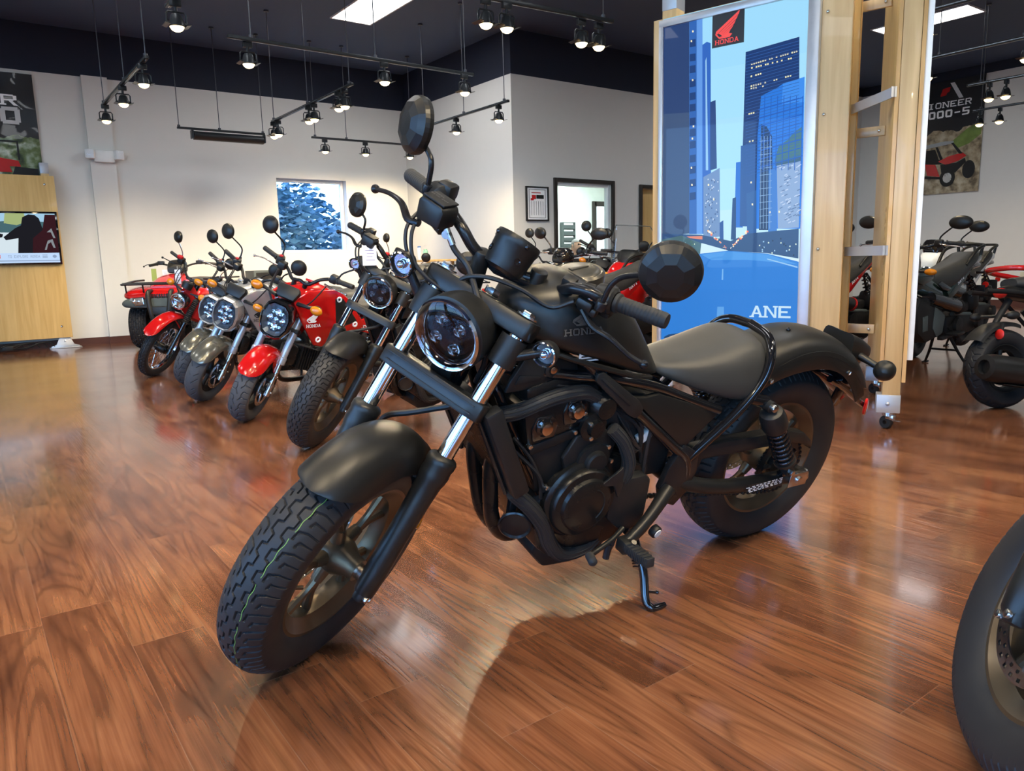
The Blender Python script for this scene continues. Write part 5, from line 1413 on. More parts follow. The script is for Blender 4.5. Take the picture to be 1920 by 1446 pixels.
# ------------------------------------------------------------------ motorcycles: shared pieces
def steer_xf(wb, rake, trail, ang):
    a = Vector((-math.sin(rake), 0, math.cos(rake))); o = Vector((wb+trail, 0, 0)); rot = Matrix.Rotation(ang, 3, a)
    return lambda v: o+rot @ (Vector(v)-o)
def tyre_mesh(name, parent, c, Ro, W, Rb, wb_, xf, tread, m='rubber', nu=720, nv=64):
    # carcass of revolution about Y through c; tread grooves cut as real depth by tread(u, v) in metres
    c = Vector(c)
    pr = []
    half = W/2
    # profile: bead -> sidewall -> tread -> sidewall -> bead, as (y, r, istread)
    side = [(wb_*.5, Rb, 0), (wb_*.5+.006, Rb+.004, 0), (half*.93, Rb+(Ro-Rb)*.30, 0), (half*1.0, Rb+(Ro-Rb)*.52, 0), (half*.985, Rb+(Ro-Rb)*.66, 0)]
    tr = []
    crown = (Ro-Rb)*.30
    for k in range(nv+1):
        v = -1+2*k/nv; a = abs(v); tr.append((v*half*.965, Ro-crown*a**2.5, 1))
    prof = [(-y, r_, s_) for y, r_, s_ in side]+tr+[(y, r_, s_) for y, r_, s_ in reversed(side)]
    P = np.array([(p[0], p[1]) for p in prof]); isT = np.array([p[2] for p in prof], bool); n = len(P)
    th = np.arange(nu)/nu*2*np.pi
    Y = np.repeat(P[None, :, 0], nu, 0); Rr = np.repeat(P[None, :, 1], nu, 0)
    if tread is not None:
        U = np.repeat((th*Ro)[:, None], n, 1); D = tread(U, Y, 2*np.pi*Ro); Rr = Rr-np.where(isT[None, :], D, 0)
    X = c.x+Rr*np.cos(th)[:, None]; Z = c.z+Rr*np.sin(th)[:, None]; Yc = c.y+Y
    V = np.stack([X, Yc, Z], -1).reshape(-1, 3)
    if xf is not None: V = np.array([xf(Vector(v)) for v in V]) if not hasattr(xf, 'np') else xf.np(V)
    i = np.arange(nu)[:, None]; j = np.arange(n-1)[None, :]; i2 = (i+1) % nu
    F = np.stack([i*n+j, i*n+j+1, i2*n+j+1, i2*n+j], -1).reshape(-1, 4)
    me = bpy.data.meshes.new(name); me.vertices.add(len(V)); me.vertices.foreach_set('co', V.ravel())
    me.loops.add(F.size); me.loops.foreach_set('vertex_index', F.ravel().astype(np.int32))
    me.polygons.add(len(F)); me.polygons.foreach_set('loop_start', np.arange(0, F.size, 4, dtype=np.int32)); me.polygons.foreach_set('use_smooth', [True]*len(F))
    me.update(calc_edges=True); me.validate(); me.materials.append(M[m])
    try: me.set_sharp_from_angle(angle=R(40))
    except Exception: pass
    o = bpy.data.objects.new(name, me); COL.objects.link(o); o.parent = parent
    return o
class XF:
    def __init__(s, wb, rake, trail, ang):
        s.a = Vector((-math.sin(rake), 0, math.cos(rake))); s.o = Vector((wb+trail, 0, 0)); s.rot = Matrix.Rotation(ang, 3, s.a)
    def __call__(s, v): return s.o+s.rot @ (Vector(v)-s.o)
    @property
    def np(s):
        Rm = np.array(s.rot); o = np.array(s.o)
        return lambda V: o+(V-o) @ Rm.T
def seg_dist(U, Y, ax, ay, bx, by):
    dx, dy = bx-ax, by-ay; L2 = dx*dx+dy*dy
    t = np.clip(((U-ax)*dx+(Y-ay)*dy)/L2, 0, 1); return np.hypot(U-ax-t*dx, Y-ay-t*dy)
def tread_cruiser(U, Y, circ):
    n = round(circ/.052); P = circ/n; u = np.mod(U, P); d = np.zeros_like(U)+9.
    segs = []
    for s_, ph in ((1, 0.), (-1, P*.5)):
        y1, y2 = .008*s_, .019*s_
        # stepped groove running round the tyre
        for k in (-1, 0, 1):
            o = k*P+ph
            segs += [(o, y1, o+P*.42, y1), (o+P*.42, y1, o+P*.52, y2), (o+P*.52, y2, o+P*.92, y2), (o+P*.92, y2, o+P, y1)]
            # hooked shoulder grooves
            segs += [(o+P*.20, .028*s_, o+P*.55, .030*s_), (o+P*.55, .030*s_, o+P*.70, .046*s_), (o+P*.70, .046*s_, o+P*.70, .064*s_)]
            segs += [(o+P*.98, .040*s_, o+P*1.22, .043*s_), (o+P*1.22, .043*s_, o+P*1.24, .066*s_)]
    for sg in segs: d = np.minimum(d, seg_dist(u, Y, *sg))
    return .0050*np.clip((.0024-d)/.0011, 0, 1)
def tread_street(U, Y, circ):
    n = max(1, round(circ/.085)); P = circ/n; u = np.mod(U, P); d = np.zeros_like(U)+9.
    for s_, ph in ((1, 0.), (-1, P*.5)):
        for k in (-1, 0, 1):
            o = k*P+ph
            for sg in [(o, .006*s_, o+P*.30, .022*s_), (o+P*.30, .022*s_, o+P*.22, .052*s_), (o+P*.55, .020*s_, o+P*.78, .028*s_), (o+P*.78, .028*s_, o+P*.72, .052*s_), (o+P*.30, .022*s_, o+P*.55, .020*s_)]: d = np.minimum(d, seg_dist(u, Y, *sg))
    return .0060*np.clip((.0034-d)/.0012, 0, 1)
def tread_slick(U, Y, circ):
    n = max(1, round(circ/.12)); P = circ/n; u = np.mod(U, P); d = np.zeros_like(U)+9.
    for s_, ph in ((1, 0.), (-1, P*.5)):
        for k in (-1, 0, 1):
            o = k*P+ph
            for sg in [(o, .012*s_, o+P*.35, .045*s_), (o+P*.5, .018*s_, o+P*.70, .040*s_)]: d = np.minimum(d, seg_dist(u, Y, *sg))
    return .0050*np.clip((.0032-d)/.0012, 0, 1)
def tread_knob(U, Y, circ):
    n = max(1, round(circ/.040)); P = circ/n; row = np.floor((Y+.5)/.020); u = np.mod(U+np.where(np.mod(row, 2) == 0, 0., P/2), P)
    yy = np.mod(Y+.5, .020); a = np.minimum(u, P-u); b = np.minimum(yy, .020-yy)
    return .0065*np.clip((.0048-np.minimum(a, b))/.002, 0, 1)

def rim_cast(mb, c, Rb, wd, spoke_n, hub_r, hub_w, kind='y'):
    c = Vector(c); h = wd/2
    mb.lathe([(Rb+.006, -h), (Rb+.004, -h+.006), (Rb-.012, -h+.012), (Rb-.024, -h*.5), (Rb-.026, 0), (Rb-.024, h*.5), (Rb-.012, h-.012), (Rb+.004, h-.006), (Rb+.006, h), (Rb-.006, h), (Rb-.020, h-.014), (Rb-.034, h*.45), (Rb-.036, 0), (Rb-.034, -h*.45), (Rb-.020, -h+.014), (Rb-.006, -h)], c, (0, 1, 0), 72, closed=True)
    mb.lathe([(.011, -hub_w/2), (hub_r*.62, -hub_w/2), (hub_r*.66, -hub_w*.36), (hub_r*1.0, -hub_w*.16), (hub_r*1.02, hub_w*.16), (hub_r*.66, hub_w*.36), (hub_r*.62, hub_w/2), (.011, hub_w/2)], c, (0, 1, 0), 36, closed=True)
    def dirv(a): return Vector((math.cos(a), 0, math.sin(a)))
    ro = Rb-.033
    for k in range(spoke_n):
        a = 2*PI*k/spoke_n+.3
        if kind == 'y':
            m_ = hub_r+(ro-hub_r)*.28
            mb.tube([c+dirv(a)*hub_r*.8, c+dirv(a)*m_], [.021, .015], 10, flat=.9)
            for s_ in (-1, 1): mb.tube([c+dirv(a)*(m_-.008), c+dirv(a+s_*.12)*(m_+.035), c+dirv(a+s_*.26)*ro], [.012, .0095, .012], 8, k=4)
        else:
            mb.tube([c+dirv(a)*hub_r*.8, c+dirv(a+.05)*(hub_r+ro)*.5, c+dirv(a)*ro], [.018, .013, .017], 10, k=4)
def disc_brake(mb, c, ro, ri, y, holes=24):
    c = Vector(c)
    # slots cut in two staggered rows between solid bands
    w_ = ro-ri; q = lambda t: ri+w_*t; n = holes*4
    for t0, t1 in ((0, .16), (.40, .58), (.82, 1.)): mb.lathe([(q(t0), y-.002), (q(t1), y-.002), (q(t1), y+.002), (q(t0), y+.002)], c, (0, 1, 0), n, closed=True)
    for t0, t1, ph in ((.16, .40, 0), (.58, .82, .5)):
        for k in range(holes):
            a0 = 2*PI*(k+ph)/holes; mb.lathe([(q(t0), y-.002), (q(t1), y-.002), (q(t1), y+.002), (q(t0), y+.002)], c, (0, 1, 0), 3, closed=True, a0=a0, a1=a0+2*PI/holes*.62)
    return mb
def mirror_round(root, stem, ctr, nrm, rad, xf, label=None, thick=.030, name='mirror', facets=8, m='matte', stem_m='satin', stem_r=.006, oval=1.):
    # rear shell faces nrm, reflecting glass on the far side
    n = Vector(nrm).normalized(); x, y, d = frame_from(n, (0, 0, 1)); c = Vector(ctr)
    h = MB(xf=xf)
    rings = []
    for (rr, hh) in ((1., -thick*.55), (1.03, -thick*.2), (.99, thick*.15), (.80, thick*.55), (.45, thick*.78), (.02, thick*.82)):
        nn = 40; ring = []
        for k in range(nn):
            a = 2*PI*k/nn
            f = 1.
            if facets and rr < .95: 
                q = (a % (2*PI/facets))-PI/facets; f = math.cos(PI/facets)/math.cos(q)
            ring.append(c+(x*math.cos(a)*oval+y*math.sin(a))*(rr*rad*f)+d*hh)
        rings.append(ring)
    h.loft(rings)
    o = h.build(name, M[m], root, sharp=5 if facets else 30)
    if label: o['label'] = label
    MB(xf=xf).loft([[c+(x*math.cos(2*PI*k/40)*oval+y*math.sin(2*PI*k/40))*rad*q-d*(thick*.55+e) for k in range(40)] for q, e in ((.95, .0005), (.94, .0015))]).build('mirror_glass', M['mirrorglass'], o)
    s_ = MB(xf=xf); s_.tube(stem, stem_r, 10, k=5); s_.cyl(Vector(stem[0])+Vector((0, 0, -.014)), Vector(stem[0])+Vector((0, 0, .008)), stem_r*2, 12, bev=.002); s_.build('mirror_stem', M[stem_m], o)
    return o
def grip(root, a, b, rad, xf, m='grip'):
    a = Vector(a); b = Vector(b); d = (b-a).normalized(); L_ = (b-a).length
    g = MB(xf=xf); pr = [(0, 0), (rad*1.25, 0), (rad*1.25, .008), (rad, .012)]
    k = 0; z = .02
    while z < L_-.012:
        pr += [(rad, z), (rad*.95, z+.0015), (rad, z+.003)]; z += .009
    pr += [(rad, L_-.006), (rad*.9, L_), (0, L_)]
    g.lathe(pr, a, d, 20); return g.build('grip', M[m], root)
def lever(root, pts, rads, xf, m='satin', ball=.011):
    l = MB(xf=xf); l.tube(pts, rads, 10, k=5, flat=.7); l.ball(pts[-1], ball, 10, 8); return l.build('lever', M[m], root)
def turn_signal(root, base, ctr, fwd, rad, ln, xf, lensm='lensglass', body='plastic', stem_m='satin', label=None):
    c = Vector(ctr); f = Vector(fwd).normalized()
    b = MB(xf=xf); b.lathe([(0, -ln*.72), (rad*.45, -ln*.66), (rad*.80, -ln*.42), (rad*.98, -ln*.1), (rad*1.04, 0), (rad*1.0, .004), (rad*.86, .004), (rad*.80, -.004), (0, -.006)], c, f, 28)
    o = b.build('turn_signal', M[body], root)
    if label: o['label'] = label
    MB(xf=xf).tube([base, c-f*ln*.30], [.013, .010], 12).build('signal_stalk', M[stem_m], o)
    l = MB(xf=xf).lathe([(rad*.86, .004), (rad*.80, .008), (rad*.45, .011), (0, .012), (0, -.002), (rad*.8, -.002)], c, f, 28); l.build('signal_lens', M[lensm], o)
    MB(xf=xf).lathe([(rad*.84, .0045), (rad*.90, .007), (rad*.98, .0045)], c, f, 28).build('signal_bezel', M['chrome'] if lensm == 'lensglass' else M[body], o)
    if lensm == 'lensglass': MB(xf=xf).ball(c+f*.001, rad*.35, 12, 8).lathe([(0, -.004), (rad*.75, -.003)], c, f, 24).build('signal_reflector', M['reflector'], o)
    return o

def catm(prof, k=4): return [tuple(p) for p in catmull([Vector((*q, 0)) if len(q) == 2 else Vector(q) for q in prof], k)]
def body_loft(secs, outline, n_half=None):
    # secs: (x, halfwidth, zbot, ztop, yoff); outline: half outline in (w 0..1, t 0..1) from bottom centre to top centre
    rings = []
    for s_ in secs:
        x, w_, zb, zt = s_[:4]; y0 = s_[4] if len(s_) > 4 else 0
        right = [Vector((x, y0+a*w_, zb+b*(zt-zb))) for a, b in outline]
        left = [Vector((x, y0-a*w_, zb+b*(zt-zb))) for a, b in reversed(outline[1:-1])]
        rings.append(right+left)
    return rings
def interp_secs(secs, k=4):
    P = np.array([list(s_)+[0]*(5-len(s_)) for s_ in secs]); out = []
    n = len(P)
    for i in range(n-1):
        p0 = P[max(i-1, 0)] if i > 0 else 2*P[0]-P[1]; p1 = P[i]; p2 = P[i+1]; p3 = P[i+2] if i+2 < n else 2*P[-1]-P[-2]
        for j in range(k):
            t = j/k; out.append(tuple(.5*((2*p1)+(p2-p0)*t+(2*p0-5*p1+4*p2-p3)*t*t+(3*p1-p0-3*p2+p3)*t**3)))
    out.append(tuple(P[-1])); return out
def arc_fender(mb, c, a0, a1, rtop, redge, hw, n=36, m=16, taper=(0., 0.), th=.003, round_ends=.0, flat=.6):
    # sheet bent over a wheel: angle a0..a1 (radians from +X), crown radius rtop, side edges at radius redge, half width hw
    c = Vector(c); g = []
    for i in range(n+1):
        t = i/n; row = []
        e = 1.
        if round_ends > 0:
            q = min(t, 1-t)/round_ends
            e = math.sqrt(max(0.03, 1-(1-min(1, q))**2))
        for j in range(m+1):
            s_ = -1+2*j/m; ss = s_*e
            a = a0+(a1-a0)*t
            y = hw*math.copysign(abs(math.sin(ss*PI/2))**1., ss)
            k_ = 1-math.cos(ss*PI/2); rr = rtop-(rtop-redge)*(k_**(1/flat) if flat != 1 else k_)
            row.append(c+Vector((math.cos(a)*rr, y, math.sin(a)*rr)))
        g.append(row)
    mb.sheet(g, th); return mb

# ------------------------------------------------------------------ the black cruiser
RB_RAKE, RB_WB, RB_TR, RB_ST = R(28), 1.49, .11, .5957
def make_cruiser(label, loc, rot):
    root = thing('cruiser_motorcycle', label, 'motorcycle', loc, rot)
    F = XF(RB_WB, RB_RAKE, RB_TR, RB_ST)
    A0 = Vector((1.49, 0, .32)); dd = Vector((-math.sin(RB_RAKE), 0, math.cos(RB_RAKE))); fw = Vector((math.cos(RB_RAKE), 0, math.sin(RB_RAKE)))
    def fk(s_, y, f=0.): return A0+dd*s_+fw*f+Vector((0, y, 0))
    # ---- front wheel
    wm = MB(xf=F); rim_cast(wm, A0, .205, .092, 5, .046, .155, 'y'); wm.tube([A0+Vector((.165, .02, .03)), A0+Vector((.145, .036, .028))], .005, 8)
    fwheel = wm.build('front_wheel', M['bronze'], root)
    tyre_mesh('tyre', fwheel, A0, .320, .130, .205, .086, F, tread_cruiser, nu=1120, nv=84)
    d_ = MB(xf=F); disc_brake(d_, A0, .148, .116, -.062, 30); 
    for k in range(5):
        a = 2*PI*k/5; d_.tube([A0+Vector((.05*math.cos(a), -.062, .05*math.sin(a))), A0+Vector((.121*math.cos(a+.2), -.062, .121*math.sin(a+.2)))], .007, 8)
    d_.build('brake_disc', M['steel'], fwheel)
    MB(xf=F).cyl(A0+Vector((0, -.14, 0)), A0+Vector((0, .128, 0)), .010, 14).cyl(A0+Vector((0, .076, 0)), A0+Vector((0, .094, 0)), .019, 18).build('axle', M['bolt'], fwheel)
    # ---- forks
    for s_ in (1, -1):
        y = .115*s_
        o = MB(xf=F).tube([fk(.30, y), fk(.70, y)], .0205, 24).build('fork_tube', M['chrome'], root)
        sl = MB(xf=F).lathe([(0, -.045), (.019, -.045), (.026, -.03), (.0285, .02), (.0275, .12), (.030, .24), (.0315, .275), (.0345, .285), (.036, .300), (.0345, .318), (.0365, .326), (.0365, .338), (.033, .344), (.0215, .350)], fk(0, y), dd, 26)
        sl.box(fk(-.028, y, .0), (.055, .030, .048), x=dd, y=(0, 1, 0), bev=.009)
        sl.tube([fk(.255, y), fk(.250, y-.034*s_, -.020)], .012, 10)
        sl.build('fork_slider', M['matte'], o)
        b = MB(xf=F)
        for q, f_ in ((-.040, .012), (-.046, -.014), (.004, -.012)): b.cyl(fk(q, y+.013*s_, f_), fk(q, y+.023*s_, f_), .0085, 14, bev=.0015)
        b.cyl(fk(.250, y-.034*s_, -.020), fk(.250, y-.014*s_, -.020), .006, 8)
        b.each('fork_bolt', M['bolt'], o)
        r_ = MB(xf=F); r_.lathe([(0, 0), (.024, 0), (.024, .006), (.019, .009), (0, .010)], fk(.175, y+.012*s_, -.040), (-.35, s_*.9, 0), 20); r_.build('fork_reflector', M['amber'], o)
        col = MB(xf=F).lathe([(.0215, .592), (.031, .592), (.0325, .60), (.0325, .662), (.0215, .662)], fk(0, y), dd, 26, closed=True); col.build('clamp_collar', M['plastic'], o)
    br = MB(xf=F)
    prof = [(-.148, -.010), (-.144, -.024), (-.115, -.029), (.115, -.029), (.144, -.024), (.148, -.010), (.144, .014), (.11, .024), (-.11, .024), (-.144, .014)]
    br.prism(prof, fk(.475, 0, .004), (0, 1, 0), fw, .044, .005)
    br.build('fork_bridge', M['matte'], root)
    g = MB(xf=F)
    for q in (-.014, .014): g.box(fk(.475+q*.7, 0, .0285), (.250, .003, .003), x=(0, 1, 0), y=dd)
    g.each('bridge_groove', M['plasticd'], root)
    tc = MB(xf=F); tc.prism([(-.150, -.02), (-.142, -.036), (-.06, -.040), (.06, -.040), (.142, -.036), (.150, -.02), (.150, .018), (.142, .032), (.055, .036), (-.055, .036), (-.142, .032), (-.150, .018)], fk(.69, 0, -.004), (0, 1, 0), fw, .046, .007)
    tc.build('top_clamp', M['matte'], root)
    b = MB(xf=F)
    for s_ in (-1, 1): b.cyl(fk(.715, .115*s_), fk(.728, .115*s_), .017, 6, bev=.002).cyl(fk(.715, .115*s_), fk(.719, .115*s_), .026, 20)
    b.cyl(fk(.715, 0, -.030), fk(.732, 0, -.030), .020, 6, bev=.002); b.each('clamp_nut', M['bolt'], root)
    MB().lathe([(0, 0), (.032, 0), (.036, .02), (.036, .18), (.032, .2), (0, .2)], A0+dd*.47+fw*-.058, dd, 22).build('steering_head', M['gloss'], root)
    # ---- headlight
    hc = Vector((1.262, -.003, .872)); hd = Vector((1, 0, -.06)).normalized()
    sh = MB(xf=F).lathe([(.0, -.112), (.040, -.110), (.066, -.096), (.082, -.066), (.088, -.035), (.089, -.006), (.0895, .0), (.084, .002), (.080, -.004), (.074, -.014), (0, -.020)], hc, hd, 44)
    sh.box(hc+Vector((-.03, 0, -.098)), (.03, .06, .05), bev=.006)
    hl = sh.build('headlight', M['matte'], root)
    MB(xf=F).lathe([(.078, -.012), (.0845, .002), (.0865, .010), (.083, .015), (.076, .012), (.066, .002), (.064, -.008)], hc, hd, 48).build('headlight_bezel', M['chrome'], hl)
    MB(xf=F).lathe([(0, -.018), (.066, -.015), (.078, -.008)], hc, hd, 44).build('lamp_backing', mat('lamp_brown', (.045, .028, .022), .22, metal=.3, coat=.6) if 'lampb' not in M else M['lampb'], hl)
    x_, y_, d__ = frame_from(hd, (0, 0, 1))
    for p, q in ((-.026, .030), (.026, .026), (-.028, -.022), (.024, -.026)):
        e = MB(xf=F); e.lathe([(.0165, .004), (.0150, .007), (.0135, .003), (.009, -.010), (0, -.012)], hc+x_*p+y_*q, hd, 22); e.ball(hc+x_*p+y_*q-hd*.002, .0082, 12, 8)
        e.build('led_lamp', M['reflector'], hl)
    MB(xf=F).lathe([(.083, .012), (.074, .018), (.045, .023), (0, .025), (0, .022), (.045, .020), (.074, .015)], hc, hd, 48).build('headlight_lens', M['lensdark'], hl)
    # ---- front mudguard
    fd = MB(xf=F); g = []
    c = A0
    for i in range(41):
        t = i/40; a = R(64)+(R(146)-R(64))*t; row = []
        q = min(1., t/.30); e = math.sqrt(max(.02, 1-(1-q)**2)); q2 = min(1., (1-t)/.10); e2 = math.sqrt(max(.10, 1-(1-q2)**2))
        rt = .347+.018*math.sin(PI*min(1, t*1.25))**.8-.012*t
        for j in range(21):
            s_ = (-1+2*j/20)*min(e, e2); k_ = abs(s_)
            y = .077*math.sin(s_*PI/2); rr = rt-.080*(1-math.cos(s_*PI/2))**1.15
            row.append(c+Vector((math.cos(a)*rr, y, math.sin(a)*rr)))
        g.append(row)
    fd.sheet(g, .003); fd.build('front_mudguard', M['matte'], root)
    b = MB(xf=F)
    for s_ in (-1, 1): b.tube([fk(.250, .082*s_, -.020), fk(.255, .070*s_, -.03), A0+Vector((-.155, .074*s_, .235))], [.010, .012, .012], 8)
    b.each('mudguard_stay', M['plastic'], root)
    # ---- handlebar and controls (left, then right)
    rl = [Vector((1.045, .060, .93)), Vector((1.040, .060, 1.012))]; rr_ = [Vector((1.108, -.060, .945)), Vector((1.112, -.060, 1.018))]
    for a, b2 in (rl, rr_):
        MB(xf=F).cyl(a-Vector((0, 0, .03)), b2, .021, 22, bev=.005).build('bar_riser', M['matte'], root)
    gl0, gl1 = Vector((1.028, .255, 1.032)), Vector((1.036, .378, 1.058)); gr0, gr1 = Vector((1.080, -.245, 1.064)), Vector((1.007, -.372, 1.040))
    hb = MB(xf=F); hb.tube([(1.108, -.060, 1.000), (1.075, 0, .985), (1.040, .060, .985)], .0135, 16, k=6)
    hb.tube([(1.040, .060, .985), (1.015, .085, .962), (1.030, .120, .990), (1.056, .155, 1.022), (1.060, .195, 1.036), (1.046, .235, 1.032), gl0, gl1*.7+gl0*.3], .0135, 16, k=6)
    hb.tube([(1.108, -.060, 1.000), (1.125, -.085, 1.020), (1.130, -.120, 1.048), (1.112, -.165, 1.058), (1.092, -.205, 1.060), gr0, gr1*.7+gr0*.3], .0135, 16, k=6)
    hb.build('handlebar', M['satin'], root)
    grip(root, gl0, gl1, .0185, F); grip(root, gr0, gr1, .0185, F)
    # switch blocks, clutch perch, brake master cylinder
    ax = (gl1-gl0).normalized(); sw = MB(xf=F); p = gl0-ax*.028
    sw.lathe([(0, -.026), (.022, -.026), (.031, -.020), (.034, 0), (.032, .020), (.026, .026), (0, .026)], p, ax, 20); sw.box(p+Vector((-.018, 0, -.022)), (.040, .050, .050), bev=.010); sw.box(p+Vector((-.030, -.006, .014)), (.022, .030, .020), bev=.005)
    sw.build('switch_block', M['plastic'], root)
    pe = MB(xf=F); q = gl0-ax*.070; pe.lathe([(.013, -.016), (.022, -.016), (.023, .016), (.013, .016)], q, ax, 18, closed=True); pe.box(q+Vector((.022, .012, -.012)), (.052, .042, .026), bev=.008)
    pe.box(q+Vector((.030, .020, -.022)), (.024, .05, .020), bev=.006); pe.build('clutch_perch', M['matte'], root)
    MB(xf=F).cyl(q+Vector((.034, .018, .004)), q+Vector((.034, .018, .010)), .009, 14, bev=.001).build('perch_screw', M['bolt'], root)
    MB(xf=F).box(q+Vector((.004, -.052, -.008)), (.03, .034, .05), rot=Matrix.Rotation(.3, 3, 'Y'), bev=.008).build('clutch_switch', M['plastic'], root)
    lever(root, [q+Vector((.036, .010, -.026)), (1.062, .235, .968), (1.054, .285, .960), (1.036, .335, .938), (1.018, .372, .928)], [.011, .010, .008, .0072, .0078], F)
    ax = (gr1-gr0).normalized(); p = gr0-ax*.028
    sw = MB(xf=F); sw.lathe([(0, -.026), (.022, -.026), (.033, -.018), (.036, 0), (.034, .020), (.027, .026), (0, .026)], p, ax, 20); sw.box(p+Vector((-.012, .008, .020)), (.044, .044, .040), bev=.010); sw.box(p+Vector((.002, .0, -.026)), (.036, .040, .03), bev=.008); sw.build('switch_block', M['plastic'], root)
    mc = MB(xf=F); cen = Vector((1.168, -.172, 1.070)); mc.prism([(-.036, -.030), (.036, -.024), (.040, .018), (.030, .028), (-.030, .028), (-.040, .018)], cen, (.15, 1, .0), (0, .0, 1), .056, .006); mc.tube([(1.150, -.20, 1.046), (1.160, -.150, 1.034)], .015, 12)
    mcp = mc.build('brake_master_cylinder', M['matte'], root)
    MB(xf=F).box(cen+Vector((-.002, 0, .031)), (.050, .066, .005), rot=Matrix.Rotation(-.14, 3, 'Z'), bev=.002).build('reservoir_lid', M['plasticd'], mcp)
    lb_ = MB(xf=F); letters(lb_, 'WHEEL', Vector((1.158, -.200, 1.1045)), (.15, 1, 0), (-1, .15, 0), .005, .0055, depth=.0003); letters(lb_, 'WITH DOT', Vector((1.168, -.202, 1.1045)), (.15, 1, 0), (-1, .15, 0), .005, .0055, depth=.0003); lb_.build('lid_lettering', M['grey_p'], mcp)
    lever(root, [(1.176, -.205, 1.026), (1.178, -.235, 1.022), (1.160, -.275, 1.040), (1.150, -.32, 1.040), (1.140, -.368, 1.026)], [.012, .011, .009, .0075, .008], F)
    # cables and hoses of the bars
    def cable(nm, pts, r_=.0045, m='cable'): MB(xf=F).tube(pts, r_, 8, k=7).build(nm, M[m], root)
    cable('throttle_cable', [(1.140, -.222, 1.058), (1.190, -.225, 1.01), (1.205, -.190, .955), (1.195, -.12, .925), (1.17, -.06, .92), (1.13, -.02, .88)])
    cable('throttle_cable', [(1.150, -.214, 1.052), (1.196, -.205, 1.01), (1.215, -.165, .955), (1.200, -.10, .925), (1.175, -.045, .915), (1.13, 0, .87)])
    cable('brake_hose', [(1.168, -.130, 1.040), (1.165, -.105, 1.010), (1.160, -.06, .985), (1.195, .00, .955), (1.215, .06, .90), (1.200, .075, .82), (1.175, .06, .74)], .007)
    cable('speed_sensor_cable', [(1.270, -.104, .520), (1.278, -.098, .560), (1.276, -.078, .590), (1.258, -.040, .614), (1.232, 0, .640), (1.205, .04, .668), (1.17, .05, .69)], .008)
    cable('clutch_cable', [q+Vector((.044, -.012, -.016)), (1.082, .13, .965), (1.12, .06, .985), (1.165, -.01, .99), (1.18, -.06, .955), (1.15, -.05, .88)], .0055)
    b = MB(xf=F); b.cyl((1.168, -.138, 1.046), (1.166, -.112, 1.018), .008, 10).cyl((1.160, -.142, 1.030), (1.176, -.130, 1.036), .010, 12); b.build('banjo_fitting', M['bolt'], root)
    # ---- gauge
    gx = Vector((-.52, 0, .86)).normalized(); gc = Vector((1.098, -.002, 1.020))
    ga = MB(xf=F).lathe([(0, -.030), (.030, -.030), (.046, -.024), (.050, -.008), (.0535, .034), (.055, .036), (.056, .050), (.054, .056), (.048, .057), (.047, .052), (0, .052)], gc, gx, 40).build('gauge', M['matte'], root)
    MB(xf=F).lathe([(0, .0532), (.047, .0532)], gc, gx, 36).build('gauge_face', M['lensdark'], ga)
    b = MB(xf=F); xx, yy, _ = frame_from(gx, (0, 1, 0))
    for a in (2.35, .8, 3.9, 5.5):
        n_ = xx*math.cos(a)+yy*math.sin(a); b.lathe([(.0, .0), (.0085, .0), (.0085, .003), (.006, .003), (.004, .001), (0, .001)], gc+n_*.050+gx*.006, n_, 16); b.ball(gc+n_*.055+gx*.044, .0065, 10, 6)
    b.build('gauge_screw', M['gloss'], ga)
    MB(xf=F).tube([(1.085, -.055, .985), gc-gx*.03+Vector((.005, -.01, 0)), (1.060, .050, .975)], .010, 10).build('gauge_bracket', M['satin'], root)
    # ---- mirrors, indicators
    mirror_round(root, [(1.090, .242, 1.040), (1.094, .244, 1.088), (1.100, .262, 1.124), (1.130, .310, 1.166), (1.146, .340, 1.192)], (1.158, .362, 1.206), (.94, .34, .0), .0615, F, stem_r=.0065)
    mirror_round(root, [(1.116, -.245, 1.086), (1.118, -.250, 1.140), (1.110, -.272, 1.160), (1.102, -.318, 1.178)], (1.100, -.332, 1.196), (.86, -.50, .06), .0645, F, stem_r=.0065)
    turn_signal(root, fk(.627, .138), (1.172, .192, .904), (1, -.05, -.04), .0315, .060, F)
    turn_signal(root, fk(.627, -.138), (1.224, -.192, .938), (1, .05, -.04), .0315, .060, F)
    # ---- tank
    ol = catm([(0, .0), (.55, .0), (.90, .03), (1., .14), (.985, .34), (.93, .56), (.78, .80), (.50, .955), (.22, .995), (0, 1.)], 3); ol = [(a[0], a[1]) for a in ol]
    secs = interp_secs([(1.085, .050, .862, .930), (1.06, .084, .850, .958), (1.01, .118, .834, .976), (.95, .140, .812, .990), (.88, .147, .792, .976), (.81, .142, .768, .950), (.745, .126, .742, .905), (.69, .106, .722, .842), (.64, .084, .708, .778), (.605, .062, .702, .735)], 4)
    tk = MB().loft(body_loft(secs, ol)).build('fuel_tank', M['matte'], root, sharp=50)
    tn = Vector((.18, 0, 1)).normalized(); tcn = Vector((.872, 0, .969))
    cap = MB().lathe([(.064, -.016), (.066, .008), (.060, .014), (.054, .012), (.050, .016), (.040, .019), (.0, .020)], tcn, tn, 40).box(tcn+tn*.021, (.050, .016, .004), x=(1, 0, -.18), y=(0, 1, 0), bev=.001).build('filler_cap', M['olive_d'], tk)
